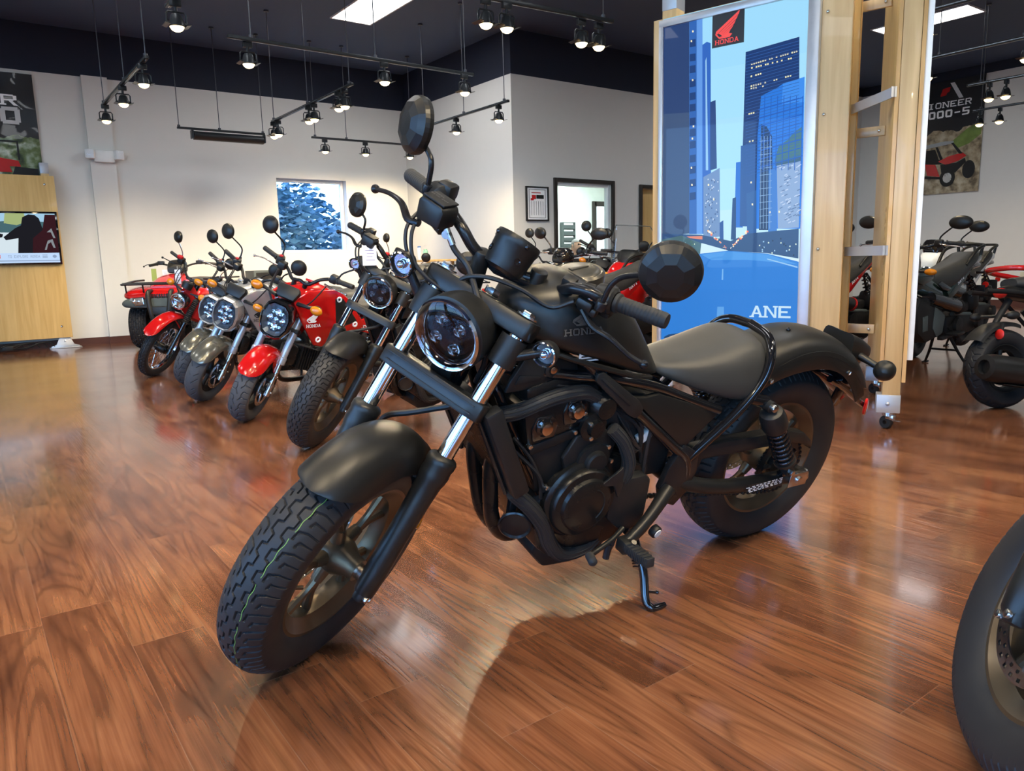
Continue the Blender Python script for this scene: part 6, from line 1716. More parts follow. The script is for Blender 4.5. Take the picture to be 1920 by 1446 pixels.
    # wing badge and maker's name on each side
    for s_ in (1, -1):
        n_ = Vector((.10, s_*.965, .24)).normalized(); xd = Vector((-s_*1, -.11*1, 0)) if s_ > 0 else Vector((1, -.11, 0)); xd = (xd-n_*xd.dot(n_)).normalized(); yd = n_.cross(xd)
        o_ = Vector((.988, s_*.1365, .868)) if s_ > 0 else Vector((.885, -.1455, .868))
        mb = MB(); letters(mb, 'HONDA', o_+n_*.004, xd, yd, .016, .0175, gap=.25, depth=.0006); wing(mb, o_+xd*.020+yd*.022+n_*.004, xd, yd, .070, .050, .0006, flip=False)
        mb.build('tank_badge', M['grey_p'], tk)
    # lower tank seam flange
    MB().tube([(1.02, .105, .826), (.92, .138, .796), (.82, .136, .764), (.72, .112, .726), (.64, .080, .702)], .008, 8, k=4).tube([(1.02, -.105, .826), (.92, -.138, .796), (.82, -.136, .764), (.72, -.112, .726), (.64, -.080, .702)], .008, 8, k=4).build('tank_flange', M['matte'], tk)
    # ---- seat
    ol = [(a[0], a[1]) for a in catm([(0, 0), (.60, .0), (.93, .06), (1., .24), (.975, .48), (.88, .74), (.66, .92), (.34, .99), (0, 1.)], 3)]
    secs = interp_secs([(.595, .040, .700, .716), (.575, .066, .688, .728), (.53, .094, .672, .737), (.47, .115, .650, .745), (.40, .131, .628, .758), (.335, .140, .612, .774), (.28, .140, .606, .786), (.24, .128, .622, .784), (.212, .098, .660, .768), (.198, .055, .700, .745)], 4)
    MB().loft(body_loft(secs, ol)).build('seat', M['seat'], root, sharp=60)
    # ---- frame
    fr = MB()
    for s_ in (1, -1):
        fr.tube([(1.13, .03*s_, .775), (1.05, .075*s_, .765), (.93, .110*s_, .752), (.82, .122*s_, .738), (.66, .118*s_, .695), (.52, .118*s_, .640), (.40, .130*s_, .596)], .0145, 12, k=5)
        fr.tube([(.90, .115*s_, .790), (.868, .121*s_, .765), (.709, .124*s_, .632), (.56, .128*s_, .512), (.487, .130*s_, .452), (.47, .130*s_, .40)], .0165, 12, k=3)
        fr.tube([(.478, .132*s_, .450), (.350, .141*s_, .566), (.285, .143*s_, .638), (.247, .139*s_, .700), (.226, .118*s_, .756), (.208, .075*s_, .788), (.200, .0, .797)], .0140, 12, k=5)
        fr.tube([(1.128, .050*s_, .745), (1.104, .070*s_, .705), (1.057, .085*s_, .600), (1.00, .10*s_, .490), (.952, .108*s_, .395)], .0125, 10, k=3)
        fr.tube([(1.12, .050*s_, .775), (1.00, .095*s_, .735), (.90, .112*s_, .715)], .011, 10, k=3)
    fr.build('frame', M['gloss'], root)
    pl = MB()
    for s_ in (1, -1): pl.prism([(.447, .470), (.512, .505), (.552, .44), (.572, .372), (.555, .325), (.50, .300), (.455, .345), (.437, .41)], (0, .132*s_, 0), (1, 0, 0), (0, 0, 1), .022, .005)
    pl.each('pivot_plate', M['satin'], root)
    # tube pads, head covers, side covers
    pd = MB(); pd.prism([(-.105, -.018), (-.075, -.024), (.09, -.016), (.102, 0), (.09, .016), (-.075, .024), (-.105, .018), (-.114, 0)], (.795, .141, .700), (.79, 0, .62), (-.62, 0, .79), .012, .004); pd.build('tube_pad', M['plastic'], root)
    MB().prism([(-.055, -.004), (.085, -.0035), (.085, .0035), (-.055, .004)], (.795, .148, .700), (.79, 0, .62), (-.62, 0, .79), .003, .001).build('pad_slot', M['plasticd'], root)
    for s_ in (1, -1):
        hp = MB(); hp.prism([(1.052, .828), (1.095, .755), (1.108, .720), (1.06, .722), (.90, .752), (.91, .782)], (0, .098*s_, 0), (1, 0, 0), (0, 0, 1), .014, .005); o = hp.build('head_cover', M['plastic'], root)
        if s_ > 0:
            MB().prism([(1.075, .765), (1.085, .742), (1.02, .748), (1.015, .756)], (0, .106, 0), (1, 0, 0), (0, 0, 1), .004, .0015).build('cover_recess', M['plasticd'], o)
            MB().lathe([(0, 0), (.020, 0), (.021, .005), (.014, .008), (.012, .005), (0, .005)], (.985, .105, .772), (0, 1, 0), 22).build('cover_boss', M['plastic'], o)
            MB().cyl((.985, .110, .772), (.985, .116, .772), .0095, 18, bev=.002).build('cover_bolt', M['copper'], o)
        sc = MB(); sc.prism([(.742, .680), (.690, .672), (.645, .678), (.408, .594), (.402, .584), (.510, .490)], (0, .126*s_, 0), (1, 0, 0), (0, 0, 1), .020, .004); sc.build('side_cover', M['matte'], root)
    lbl = MB(); lbl.box((.905, .137, .818), (.060, .0015, .040), rot=Matrix.Rotation(.0, 3, 'Z')); o = lbl.build('warning_label', M['white_p'], root)
    lm = MB()
    for k in range(5): lm.box((.905, .1380, .832-.007*k), (.050-.004*(k % 2), .001, .003))
    lm.build('label_print', M['black_p'], o)
    # ---- radiator
    ra = Vector((1.168, 0, .700)); rb = Vector((1.058, 0, .462)); rx = (rb-ra).normalized(); rn = Vector((rx.z*-1, 0, rx.x)); rn = Vector((.908, 0, -.42)) if rn.x < 0 else rn
    mid = (ra+rb)/2; rl_ = (rb-ra).length
    rd = MB().box(mid, (rl_, .27, .034), x=rx, y=(0, 1, 0), bev=.004).build('radiator', M['plasticd'], root)
    tn_ = MB()
    for s_ in (1, -1): tn_.box(mid+Vector((0, .146*s_, 0))-rn*.004, (rl_*1.02, .034, .046), x=rx, y=(0, 1, 0), bev=.008)
    tn_.each('radiator_tank', M['plastic'], rd)
    fi = MB(); n_f = Vector((rx.z, 0, -rx.x)); n_f = n_f if n_f.x > 0 else -n_f
    for k in range(34): fi.box(mid+rx*(rl_*(-.46+.92*k/33))+n_f*.0185, (.0022, .245, .005), x=rx, y=(0, 1, 0))
    fi.build('radiator_fins', M['engine'], rd)
    gd = MB()
    for s_ in (1, -1): gd.tube([ra+n_f*.024+Vector((0, .122*s_, 0)), rb+n_f*.024+Vector((0, .122*s_, 0))], .006, 8)
    gd.each('radiator_guard', M['satin'], rd)
    # ---- engine
    cr = MB(); cr.prism([(.62, .285), (.66, .245), (.80, .200), (.90, .205), (.965, .26), (.985, .345), (.975, .42), (.94, .475), (.86, .510), (.74, .505), (.64, .46), (.60, .38)], (0, 0, 0), (1, 0, 0), (0, 0, 1), .27, .012)
    eng = cr.build('engine', M['engine'], root)
    cy = Vector((.235, 0, .972)).normalized(); cx_ = Vector((cy.z, 0, -cy.x)); c0 = Vector((.895, 0, .47))
    cb = MB(); cb.box(c0+cy*.045, (.20, .235, .13), x=cx_, y=(0, 1, 0), bev=.010).box(c0+cy*.120, (.215, .250, .03), x=cx_, y=(0, 1, 0), bev=.006); cb.build('cylinder_block', M['engined'], eng)
    hd_ = MB(); hd_.box(c0+cy*.185, (.225, .250, .11), x=cx_, y=(0, 1, 0), bev=.014).box(c0+cy*.262+cx_*-.0, (.190, .225, .055), x=cx_, y=(0, 1, 0), bev=.016); hd_.build('cylinder_head', M['engine'], eng)
    for xx, zz in ((1.000, .630), (.912, .663)):
        e = MB(); e.prism([(-.035, -.030), (.030, -.034), (.038, 0), (.026, .034), (-.024, .036), (-.040, .010)], (xx-.004, .120, zz-.006), (1, 0, 0), (0, 0, 1), .020, .005); e.lathe([(.0, 0), (.023, 0), (.024, .010), (.019, .014), (0, .014)], (xx, .126, zz), (0, 1, 0), 24); p = e.build('cam_housing', M['gloss'], eng)
        MB().cyl((xx, .137, zz), (xx, .149, zz), .0165, 28, bev=.003).build('cam_plug', M['copper'], p)
    b = MB()
    for xx, zz, yy in ((1.03, .578, .128), (.880, .650, .130), (.900, .600, .13), (.868, .625, .15), (.835, .618, .15), (.855, .580, .14), (.79, .545, .14), (.835, .530, .14), (.772, .500, .14), (.885, .455, .14), (.968, .455, .14), (.955, .33, .142), (.93, .278, .142), (.95, .43, .14)): b.cyl((xx, yy-.012, zz), (xx, yy+.004, zz), .0068, 10, bev=.0018)
    b.each('engine_bolt', M['bolt'], eng)
    gc_ = Vector((.862, .135, .404)); ge = MB(); ge.lathe([(0, .0), (.112, .0), (.112, .012), (.106, .018), (.100, .020), (.099, .032), (.094, .038), (.078, .041), (.074, .050), (.068, .053), (.0, .053)], gc_, (0, 1, 0), 56); o = ge.build('generator_cover', M['engine'], eng)
    MB().lathe([(.050, .0530), (.052, .0545), (.054, .0530)], gc_, (0, 1, 0), 40, a0=-.9, a1=1.2).build('cover_ridge', M['engined'], o)
    st = MB(); st.lathe([(0, 0), (.050, 0), (.050, .010), (.034, .014), (.032, .024), (.027, .028), (0, .028)], (.835, .135, .512), (0, 1, 0), 32); st.prism([(-.06, -.055), (.02, -.06), (.07, -.02), (.085, .045), (.03, .085), (-.05, .07), (-.085, .01)], (.845, .128, .520), (-1, 0, 0), (0, 0, 1), .014, .004); st.build('starter_cover', M['engined'], eng)
    bl = MB(); bl.prism([(-.035, -.012), (.012, -.018), (.036, -.060), (.044, -.02), (.034, .036), (.024, .026)], (.800, .183, .470), (-1, 0, 0), (0, 0, 1), .008, .002); bl.build('cover_blade', M['plastic'], eng)
    sp_ = MB(); sp_.prism([(.775, .445), (.655, .448), (.635, .430), (.632, .310), (.66, .270), (.72, .285), (.768, .330)], (0, .140, 0), (1, 0, 0), (0, 0, 1), .050, .008); sp_.build('sprocket_cover', M['plastic'], eng)
    wp = MB(); wp.lathe([(0, 0), (.040, 0), (.040, .012), (.024, .016), (.022, .03), (0, .03)], (.852, .128, .612), (0, 1, 0), 26); wp.lathe([(0, 0), (.046, 0), (.045, .02), (.028, .04), (0, .042)], (.822, .105, .660), (0, 1, 0), 26); wp.build('thermostat_housing', M['engine'], eng)
    # belly, alternator wiring, gear linkage filler
    ol2 = MB(); ol2.prism([(.66, .235), (.70, .165), (.80, .140), (.90, .150), (.95, .21), (.93, .26), (.7, .27)], (0, .0, 0), (1, 0, 0), (0, 0, 1), .18, .012); ol2.build('oil_pan', M['engined'], eng)
    ft = MB(); ft.box((.60, 0, .52), (.17, .20, .26), bev=.02).box((.72, 0, .60), (.14, .22, .14), bev=.02).box((.98, 0, .74), (.16, .15, .06), bev=.015); ft.build('airbox', M['plasticd'], root)
    wr = MB(); rnd = random.Random(4)
    for k in range(9): 
        z = .47+.02*k; wr.tube([(.80-.012*k, .10, .66-.008*k), (.70+rnd.uniform(-.02, .02), .128, .60-.012*k), (.66, .125, .50), (.62+.012*rnd.random(), .12, .44-.01*k)], .0045, 6, k=5)
    wr.tube([(1.07, .11, .60), (1.02, .125, .54), (.985, .128, .47), (.975, .13, .42)], .005, 6, k=5).tube([(1.06, .105, .56), (1.0, .13, .50), (.97, .13, .44)], .006, 6, k=5)
    wr.tube([(.640, .125, .60), (.645, .13, .50), (.64, .135, .38), (.635, .13, .28)], .007, 6, k=5)
    wr.each('wiring', M['cable'], root)
    MB().box((.655, .118, .545), (.045, .02, .028), rot=Matrix.Rotation(.5, 3, 'Y'), bev=.004).build('wire_clip', M['tilew'], root)
    # ribbed coolant hoses
    def hose(pts, r_, ribs=True, nm='coolant_hose'):
        P = catmull(pts, 10); n = len(P); rr = []
        h = MB(); h.tube(P, r_, 14); o = h.build(nm, M['hose'], root)
        g = MB(); x0, y0, _ = frame_from(P[1]-P[0], (0, 1, 0))
        T = [(P[min(i+1, n-1)]-P[max(i-1, 0)]).normalized() for i in range(n)]
        for k in range(12):
            a = 2*PI*k/12; line = []; x = x0
            for i in range(n):
                x = (x-T[i]*x.dot(T[i])).normalized(); y = T[i].cross(x); line.append(P[i]+(x*math.cos(a)+y*math.sin(a))*(r_+.0003))
            g.tube(line, .0016, 5)
        if ribs: g.build('hose_ribs', M['hose'], o)
        return o
    hose([(1.115, .095, .660), (1.06, .108, .672), (.975, .118, .702), (.89, .120, .706), (.835, .118, .680)], .0185)
    hose([(.790, .140, .600), (.752, .148, .560), (.722, .152, .500), (.722, .150, .450), (.735, .145, .430)], .0175)
    hose([(1.062, .128, .455), (1.010, .140, .405), (.965, .142, .345), (.930, .140, .275), (.880, .135, .225), (.800, .125, .218), (.74, .11, .245)], .020)
    # ---- exhaust
    ex = MB()
    for s_ in (1, -1): ex.tube([(1.010, .052*s_, .60), (1.060, .054*s_, .57), (1.085, .050*s_, .50), (1.072, .040*s_, .40), (1.045, .030*s_, .300), (.985, .020*s_-.01, .232), (.90, -.03+.01*s_, .215), (.78, -.06, .20)], .021, 14, k=6)
    ex.tube([(.80, -.06, .20), (.62, -.10, .215), (.50, -.16, .26)], .028, 14, k=5); o = ex.build('exhaust_pipe', M['engine'], root)
    mf = MB().lathe([(0, 0), (.035, .0), (.048, .04), (.055, .12), (.055, .48), (.050, .52), (.030, .525), (.028, .50), (0, .50)], (.50, -.185, .265), Vector((-1, -.04, .12)), 30).build('muffler', M['matte'], o)
    hr = MB().lathe([(0, -.02), (.026, -.02), (.036, -.006), (.043, .004), (.045, .010), (.041, .013), (.036, .008), (0, .012)], (1.018, .095, .330), (.55, .80, -.12), 30); hr.box((1.02, .07, .37), (.02, .02, .07), bev=.003); hr.build('horn', M['satin'], root)
    # ---- rear end
    A1 = Vector((0, 0, .322))
    wm = MB(); rim_cast(wm, A1, .205, .105, 5, .055, .17, 'y'); rw = wm.build('rear_wheel', M['bronze'], root)
    tyre_mesh('tyre', rw, A1, .322, .150, .205, .098, None, tread_cruiser, nu=900, nv=56)
    s__ = MB(); s__.lathe([(.074, .087), (.098, .087), (.098, .093), (.074, .093)], A1, (0, 1, 0), 60, closed=True)
    for k in range(44):
        a = 2*PI*k/44; s__.box(A1+Vector((.1005*math.cos(a), .090, .1005*math.sin(a))), (.007, .005, .007), rot=Matrix.Rotation(-a, 3, 'Y'))
    for k in range(5):
        a = 2*PI*k/5; s__.tube([A1+Vector((.04*math.cos(a), .090, .04*math.sin(a))), A1+Vector((.078*math.cos(a), .090, .078*math.sin(a)))], .010, 8)
    s__.lathe([(.018, .080), (.045, .080), (.045, .100), (.018, .100)], A1, (0, 1, 0), 30, closed=True)
    s__.build('rear_sprocket', M['engine'], rw)
    d_ = MB(); disc_brake(d_, A1, .120, .095, -.09); d_.lathe([(.03, -.092), (.10, -.092), (.10, -.088), (.03, -.088)], A1, (0, 1, 0), 30, closed=True); d_.build('brake_disc', M['steel'], rw)
    ch = MB(); P = [Vector((.655, .088, .330)), Vector((.40, .088, .288)), Vector((.15, .088, .243)), Vector((0, .088, .222)), Vector((-.06, .088, .242)), Vector((-.096, .088, .300)), Vector((-.092, .088, .360)), Vector((-.05, .088, .412)), Vector((.05, .088, .424)), Vector((.40, .088, .428)), Vector((.66, .088, .432))]
    Q = catmull(P, 14); acc = 0; 
    for i in range(1, len(Q)):
        seg = (Q[i]-Q[i-1]).length; acc += seg
        if acc > .0155:
            acc = 0; d = (Q[i]-Q[i-1]).normalized(); ch.box(Q[i], (.0125, .016, .0125), x=d, y=(0, 1, 0), bev=.003)
    ch.tube(Q, .0042, 6); ch.build('drive_chain', M['engined'], root)
    sa = MB()
    for s_ in (1, -1):
        sa.tube([(.52, .105*s_, .385), (.45, .128*s_, .360), (.33, .138*s_, .330), (.20, .138*s_, .314), (.06, .136*s_, .306), (-.050, .136*s_, .300)], .0240, 18, k=5)
    sa.tube([(.50, -.12, .378), (.50, .12, .378)], .026, 14); arm = sa.build('swingarm', M['matte'], root)
    ad = MB()
    for s_ in (1, -1):
        ad.lathe([(0, 0), (.0245, 0), (.0245, .012), (.020, .014), (0, .014)], (-.066, .136*s_, .299), (-1, 0, -.04), 20)
        ad.box((-.022, .163*s_, .302), (.085, .004, .048), bev=.0015); ad.box((-.035, .136*s_, .322), (.05, .052, .010), bev=.002)
        ad.cyl((-.02, .160*s_, .303), (-.02, .173*s_, .303), .013, 6 if s_ < 0 else 20, bev=.002)
    ad.each('axle_adjuster', M['steel'], arm)
    b = MB().box((.135, .1625, .311), (.165, .0012, .026), rot=Matrix.Rotation(-.05, 3, 'Y')); o = b.build('tyre_label', M['black_p'], arm)
    lm = MB(); rnd = random.Random(2)
    for k in range(4):
        x = .06
        while x < .208:
            w_ = rnd.uniform(.004, .016); lm.box((x+w_/2, .1634, .3205-.006*k+(x-.135)*.05*-1), (w_, .0008, .0030)); x += w_+.004+rnd.random()*.006
    lm.build('label_print', M['white_p'], o)
    cg = MB(); g_up = [(.470, .470), (.30, .473), (.15, .470), (.02, .462), (-.05, .446), (-.095, .412), (-.112, .385)]; g_lo = [(-.100, .385), (-.06, .402), (0, .418), (.15, .422), (.30, .424), (.40, .425), (.405, .40), (.455, .392)]
    cg.prism(g_up+g_lo, (0, .112, 0), (1, 0, 0), (0, 0, 1), .014, .005); cg.prism([(p[0], p[1]) for p in g_up]+[(p[0], p[1]-.012) for p in reversed(g_up)], (0, .098, 0), (1, 0, 0), (0, 0, 1), .034, .003); cg.build('chain_guard', M['plastic'], root)
    for s_ in (1, -1):
        top = Vector((.232, .168*s_, .604)); bot = Vector((.052, .166*s_, .352)); d = (bot-top).normalized(); L_ = (bot-top).length
        sk = MB(); sk.lathe([(0, .018), (.020, .018), (.033, .026), (.038, .040), (.040, .085), (.036, .098), (.026, .102), (.012, .102), (.012, .20), (.018, .21), (.018, .285), (0, .285)], top, d, 28); sk.lathe([(.008, -.012), (.018, -.012), (.018, .012), (.008, .012)], top, (0, 1, 0), 18, closed=True); sk.lathe([(.008, -.012), (.017, -.012), (.017, .012), (.008, .012)], bot, (0, 1, 0), 18, closed=True); sk.tube([top+d*.28, bot], .011, 10)
        o = sk.build('rear_shock', M['plastic'], root)
        MB().coil(top+d*.100, top+d*.252, .0285, 7.2, .0048).build('shock_spring', M['gloss'], o)
        sb = MB().lathe([(.012, .252), (.035, .252), (.035, .262), (.012, .262)], top, d, 24, closed=True); sb.build('spring_seat', M['plastic'], o)
        b = MB().cyl(top, top+Vector((0, .026*s_, 0)), .012, 16, bev=.003).cyl(bot, bot+Vector((0, .024*s_, 0)), .010, 6, bev=.002); b.each('shock_bolt', M['bolt'] if s_ > 0 else M['bolt'], o)
    sbk = MB()
    for s_ in (1, -1): sbk.tube([(.300, .138*s_, .625), (.232, .150*s_, .610)], [.016, .02], 10).tube([(.232, .148*s_, .606), (.232, .166*s_, .604)], .012, 10)
    for s_ in (1, -1): sbk.tube([(.052, .140*s_, .318), (.052, .166*s_, .352)], [.014, .012], 10)
    sbk.each('shock_bracket', M['gloss'], root)
    # rear mudguard and its skirts
    fd = MB(); g = []
    for i in range(45):
        t = i/44; a = R(52)+(R(150)-R(52))*t; row = []
        q2 = min(1., (1-t)/.16); e2 = math.sqrt(max(.16, 1-(1-q2)**2)); rt = .452-.006*t
        for j in range(21):
            s_ = (-1+2*j/20)*e2; y = .104*math.sin(s_*PI/2); rr = rt-.058*(1-math.cos(s_*PI/2))**1.2
            row.append(A1+Vector((math.cos(a)*rr, y, math.sin(a)*rr)))
        g.append(row)
    fd.sheet(g, .003); rf = fd.build('rear_mudguard', M['matte'], root)
    b = MB()
    for a in (60, 84, 128): b.ball(A1+Vector((math.cos(R(a))*.4545, .02, math.sin(R(a))*.4545)), .008, 10, 6)
    b.each('mudguard_bolt', M['gloss'], rf)
    for s_ in (1, -1):
        k_ = MB(); up = []; lo = []
        for i in range(25):
            t = i/24; a = R(50)+(R(146)-R(50))*t
            w_ = .030+.022*math.sin(PI*t)**.8-.020*max(0, t-.8)*5*.5
            ru = .398+.010*math.sin(PI*t*1.1); rl2 = .352+.012*math.cos(t*7.5)*(1-t)
            up.append((math.cos(a)*ru, .322+math.sin(a)*ru)); lo.append((math.cos(a)*rl2, .322+math.sin(a)*rl2))
        k_.prism(up+lo[::-1], (0, .103*s_, 0), (1, 0, 0), (0, 0, 1), .007, .002); o = k_.build('mudguard_skirt', M['matte'], root)
        b = MB()
        for a, q in ((62, .372), (122, .374)): b.lathe([(0, 0), (.0085, 0), (.0085, .004), (.005, .005), (.004, .002), (0, .002)], (math.cos(R(a))*q, .106*s_, .322+math.sin(R(a))*q), (0, s_, 0), 16)
        b.each('skirt_bolt', M['bolt'], o)
    tl = MB(); ol = [(a[0], a[1]) for a in catm([(0, 0), (.7, 0), (1, .2), (1, .7), (.8, 1.), (0, 1.)], 3)]
    tl.loft(body_loft(interp_secs([(-.245, .062, .640, .745), (-.30, .062, .640, .727), (-.345, .058, .640, .705), (-.372, .050, .648, .692), (-.380, .040, .655, .682)], 3), ol)); o = tl.build('tail_light', M['matte'], root)
    MB().box((-.3815, 0, .669), (.006, .064, .022), bev=.003).build('tail_lens', M['redlens'], o)
    MB().lathe([(0, 0), (.006, 0), (.005, .003), (0, .003)], (-.315, .04, .723), (-.25, 0, 1), 10).build('tail_bolt', M['gloss'], o)
    for s_ in (1, -1):
        e = MB(); e.lathe([(0, -.050), (.018, -.046), (.030, -.022), (.0345, .004), (.033, .020), (.026, .034), (.014, .042), (0, .044)], (-.325, .148*s_, .652), (.80, .30*s_, .10), 26); e.tube([(-.300, .055*s_, .672), (-.310, .100*s_, .662), (-.318, .128*s_, .655)], [.014, .011, .012], 12, k=4); o = e.build('rear_turn_signal', M['matte'], root)
        MB().lathe([(.0, -.052), (.026, -.034), (.030, -.020)], (-.325, .148*s_, .652), (.80, .30*s_, .10), 24).build('signal_lens', M['amber'], o)
    ar = MB(); ar.tube([(-.205, .045, .590), (-.30, .045, .545), (-.40, .050, .485), (-.430, .052, .468)], [.013, .012, .011, .011], 10, k=3).tube([(-.205, -.045, .590), (-.30, -.045, .545), (-.40, -.045, .485)], .011, 10, k=3)
    ar.prism([(-.255, .585), (-.225, .475), (-.245, .452), (-.275, .455), (-.335, .520), (-.345, .570), (-.30, .60)], (-.03, .035, .02), (1, 0, 0), (0, 0, 1), .006, .002); ar.box((-.29, 0, .575), (.10, .13, .03), rot=Matrix.Rotation(-.45, 3, 'Y'), bev=.006)
    ar = ar.build('plate_bracket', M['gloss'], root)
    e = MB().lathe([(0, 0), (.030, 0), (.031, .006), (.027, .009), (0, .010)], (-.436, .056, .462), (-.45, .88, .10), 26); e.build('rear_reflector', M['redlens'], ar)
    # ---- foot controls and stand
    fb = MB(); fb.tube([(.545, .150, .372), (.580, .165, .352), (.640, .190, .318), (.700, .205, .284), (.726, .208, .268)], [.022, .020, .017, .016, .018], 14, k=4); fb.tube([(.60, .172, .318), (.66, .198, .288), (.715, .206, .262)], .010, 8, k=3); fb.box((.728, .212, .268), (.036, .040, .040), bev=.006); o = fb.build('footpeg_bracket', M['matte'], root)
    pg = MB(); a, b2 = Vector((.729, .222, .272)), Vector((.731, .318, .284)); dv = (b2-a).normalized()
    for k in range(15):
        t = k/14; w_ = .036*(1-.35*abs(t-.45)**2*2); pg.box(a+dv*(.096*t), (w_, .0052, .024 if k % 2 else .0275), x=(1, 0, 0), y=dv, bev=.0022)
    pg.box((a+b2)/2-Vector((0, 0, .004)), (.030, .098, .016), x=(1, 0, 0), y=dv, bev=.005); pg.build('footpeg', M['grip'], o)
    MB().cyl((.722, .235, .285), (.722, .238, .293), .008, 10).build('peg_bolt', M['bolt'], o)
    sf = MB(); sf.tube([(.708, .170, .290), (.760, .188, .274), (.836, .202, .254)], [.008, .007, .008], 10, k=3); sf.cyl((.836, .200, .254), (.862, .245, .270), .0055, 8); o = sf.build('gear_lever', M['matte'], root)
    tp = MB(); a, b2 = Vector((.840, .206, .256)), Vector((.863, .250, .271)); dv = (b2-a).normalized()
    pr = [(0, 0)]; 
    for k in range(9): pr += [(.0125, k*.0055), (.0105, k*.0055+.0025)]
    pr += [(0, .05)]; tp.lathe(pr, a, dv, 14); tp.build('toe_peg', M['grip'], o)
    sd = MB(); sd.tube([(.655, .145, .262), (.652, .185, .220), (.655, .232, .172), (.668, .275, .112), (.660, .296, .096), (.640, .300, .095), (.615, .300, .097)], [.014, .013, .0125, .012, .012, .011, .008], 12, k=4); sd.tube([(.668, .262, .130), (.632, .275, .125)], .0045, 8); sd.ball((.630, .276, .125), .006, 8, 6); sd.box((.655, .150, .268), (.045, .03, .045), bev=.006); sd.build('side_stand', M['gloss'], root)
    MB().coil((.662, .17, .235), (.668, .215, .178), .009, 9, .0018).build('stand_spring', M['engine'], root)
    MB().cyl((.600, .175, .266), (.596, .196, .262), .019, 20, bev=.004).build('stand_switch', M['plastic'], root)
    MB().cyl((.596, .1958, .262), (.5955, .1985, .2615), .013, 20).build('switch_cap', M['tilew'], root)
    vb = MB(); vb.tube([(.69, .11, .30), (.685, .12, .22), (.70, .12, .17)], .008, 8, k=3).tube([(.70, .12, .20), (.705, .125, .155)], .010, 8); vb.build('breather_hose', M['cable'], root)
    return root
M['olive_d'] = mat('cap_dark_metal', (.075, .070, .058), .32, metal=.5)
M['lampb'] = mat('lamp_brown', (.045, .028, .022), .22, metal=.3, coat=.6)
CRUISER_A = make_cruiser('large matte black cruiser motorcycle beside the kiosk, thin green line on its front tyre', (2.14745, 1.60220, 0), (-.28866, 0, 3.04050))
CRUISER_B = copy_tree(CRUISER_A); CRUISER_B['label'] = 'matte black cruiser with a white paper tag on its bars, second from the camera'
CRUISER_B.location = (2.996, 4.104, 0); CRUISER_B.rotation_euler = (-.258, 0, 3.298)
for o in (CRUISER_A, CRUISER_B): o['group'] = 'matching black cruisers'
# paint line left on the new front tyre of the nearer one only
fwl = [c for c in COL.objects if c.parent == CRUISER_A and c.name.startswith('front_wheel')][0]
F_ = XF(RB_WB, RB_RAKE, RB_TR, RB_ST); pl = MB(xf=F_)
rnd = random.Random(8); y0 = .026
g = []
for i in range(200):
    a = R(-70)+i/199*R(190); y = .024+.004*math.sin(i*.05)+.0012*math.sin(i*.9); v = abs(y/(.065*.965)); rr = .320-.0345*v**2.5+.0004
    g.append([Vector((1.49+rr*math.cos(a), y-.0007, .32+rr*math.sin(a))), Vector((1.49+(rr-.0002)*math.cos(a), y+.0007, .32+(rr-.0002)*math.sin(a)))])
for i in range(199): pl.poly([g[i][0], g[i][1], g[i+1][1], g[i+1][0]]) if (i // 3) % 7 != 6 else None
pl.build('paint_line', M['green_line'], fwl, fix=False)
# ------------------------------------------------------------------ small naked motorcycles
def lens_block(root, c, d, outline, shell_m, sc=1.18, depth=.13, xf=None, reflect=True, name='headlight'):
    x, y, n = frame_from(d, (0, 0, 1)); c = Vector(c)
    def rg(k, off, dz=0.): return [c+x*(a*k)+y*(b*k+dz)+n*off for a, b in outline]
    s_ = MB(xf=xf).loft([rg(1.0, .002), rg(1.06, .012), rg(sc, -.004), rg(sc*1.03, -.035), rg(sc*.92, -depth*.7, .01), rg(sc*.55, -depth, .02), rg(sc*.05, -depth, .02)], caps=False).build(name, shell_m, root, sharp=25)
    MB(xf=xf).loft([rg(.96, .004), rg(.60, -.03), rg(.25, -.038), rg(.02, -.039)], caps=False).build('lamp_reflector', M['lampgrey'], s_, sharp=10)
    b = MB(xf=xf)
    for (a, q, r_) in ((0, .048, .026), (0, -.045, .028), (-.042, .004, .020), (.042, .004, .020), (-.030, .045, .013), (.030, .045, .013), (-.034, -.040, .013), (.034, -.040, .013), (0, .002, .016)): b.lathe([(r_, .0), (r_*.8, .006), (r_*.4, -.008), (0, -.010)], c+x*a+y*q-n*.012, n, 18)
    b.build('lamp_bowl', M['reflector'], s_)
    MB(xf=xf).loft([rg(1.0, .010), rg(.97, .020), rg(.6, .028), rg(.05, .031)], caps=False).build('headlight_lens', M['lampglass'], s_, sharp=20)
    return s_
OCT = [(.035, .102), (.066, .078), (.086, .020), (.082, -.040), (.058, -.088), (.030, -.104), (-.030, -.104), (-.058, -.088), (-.082, -.040), (-.086, .020), (-.066, .078), (-.035, .102)]
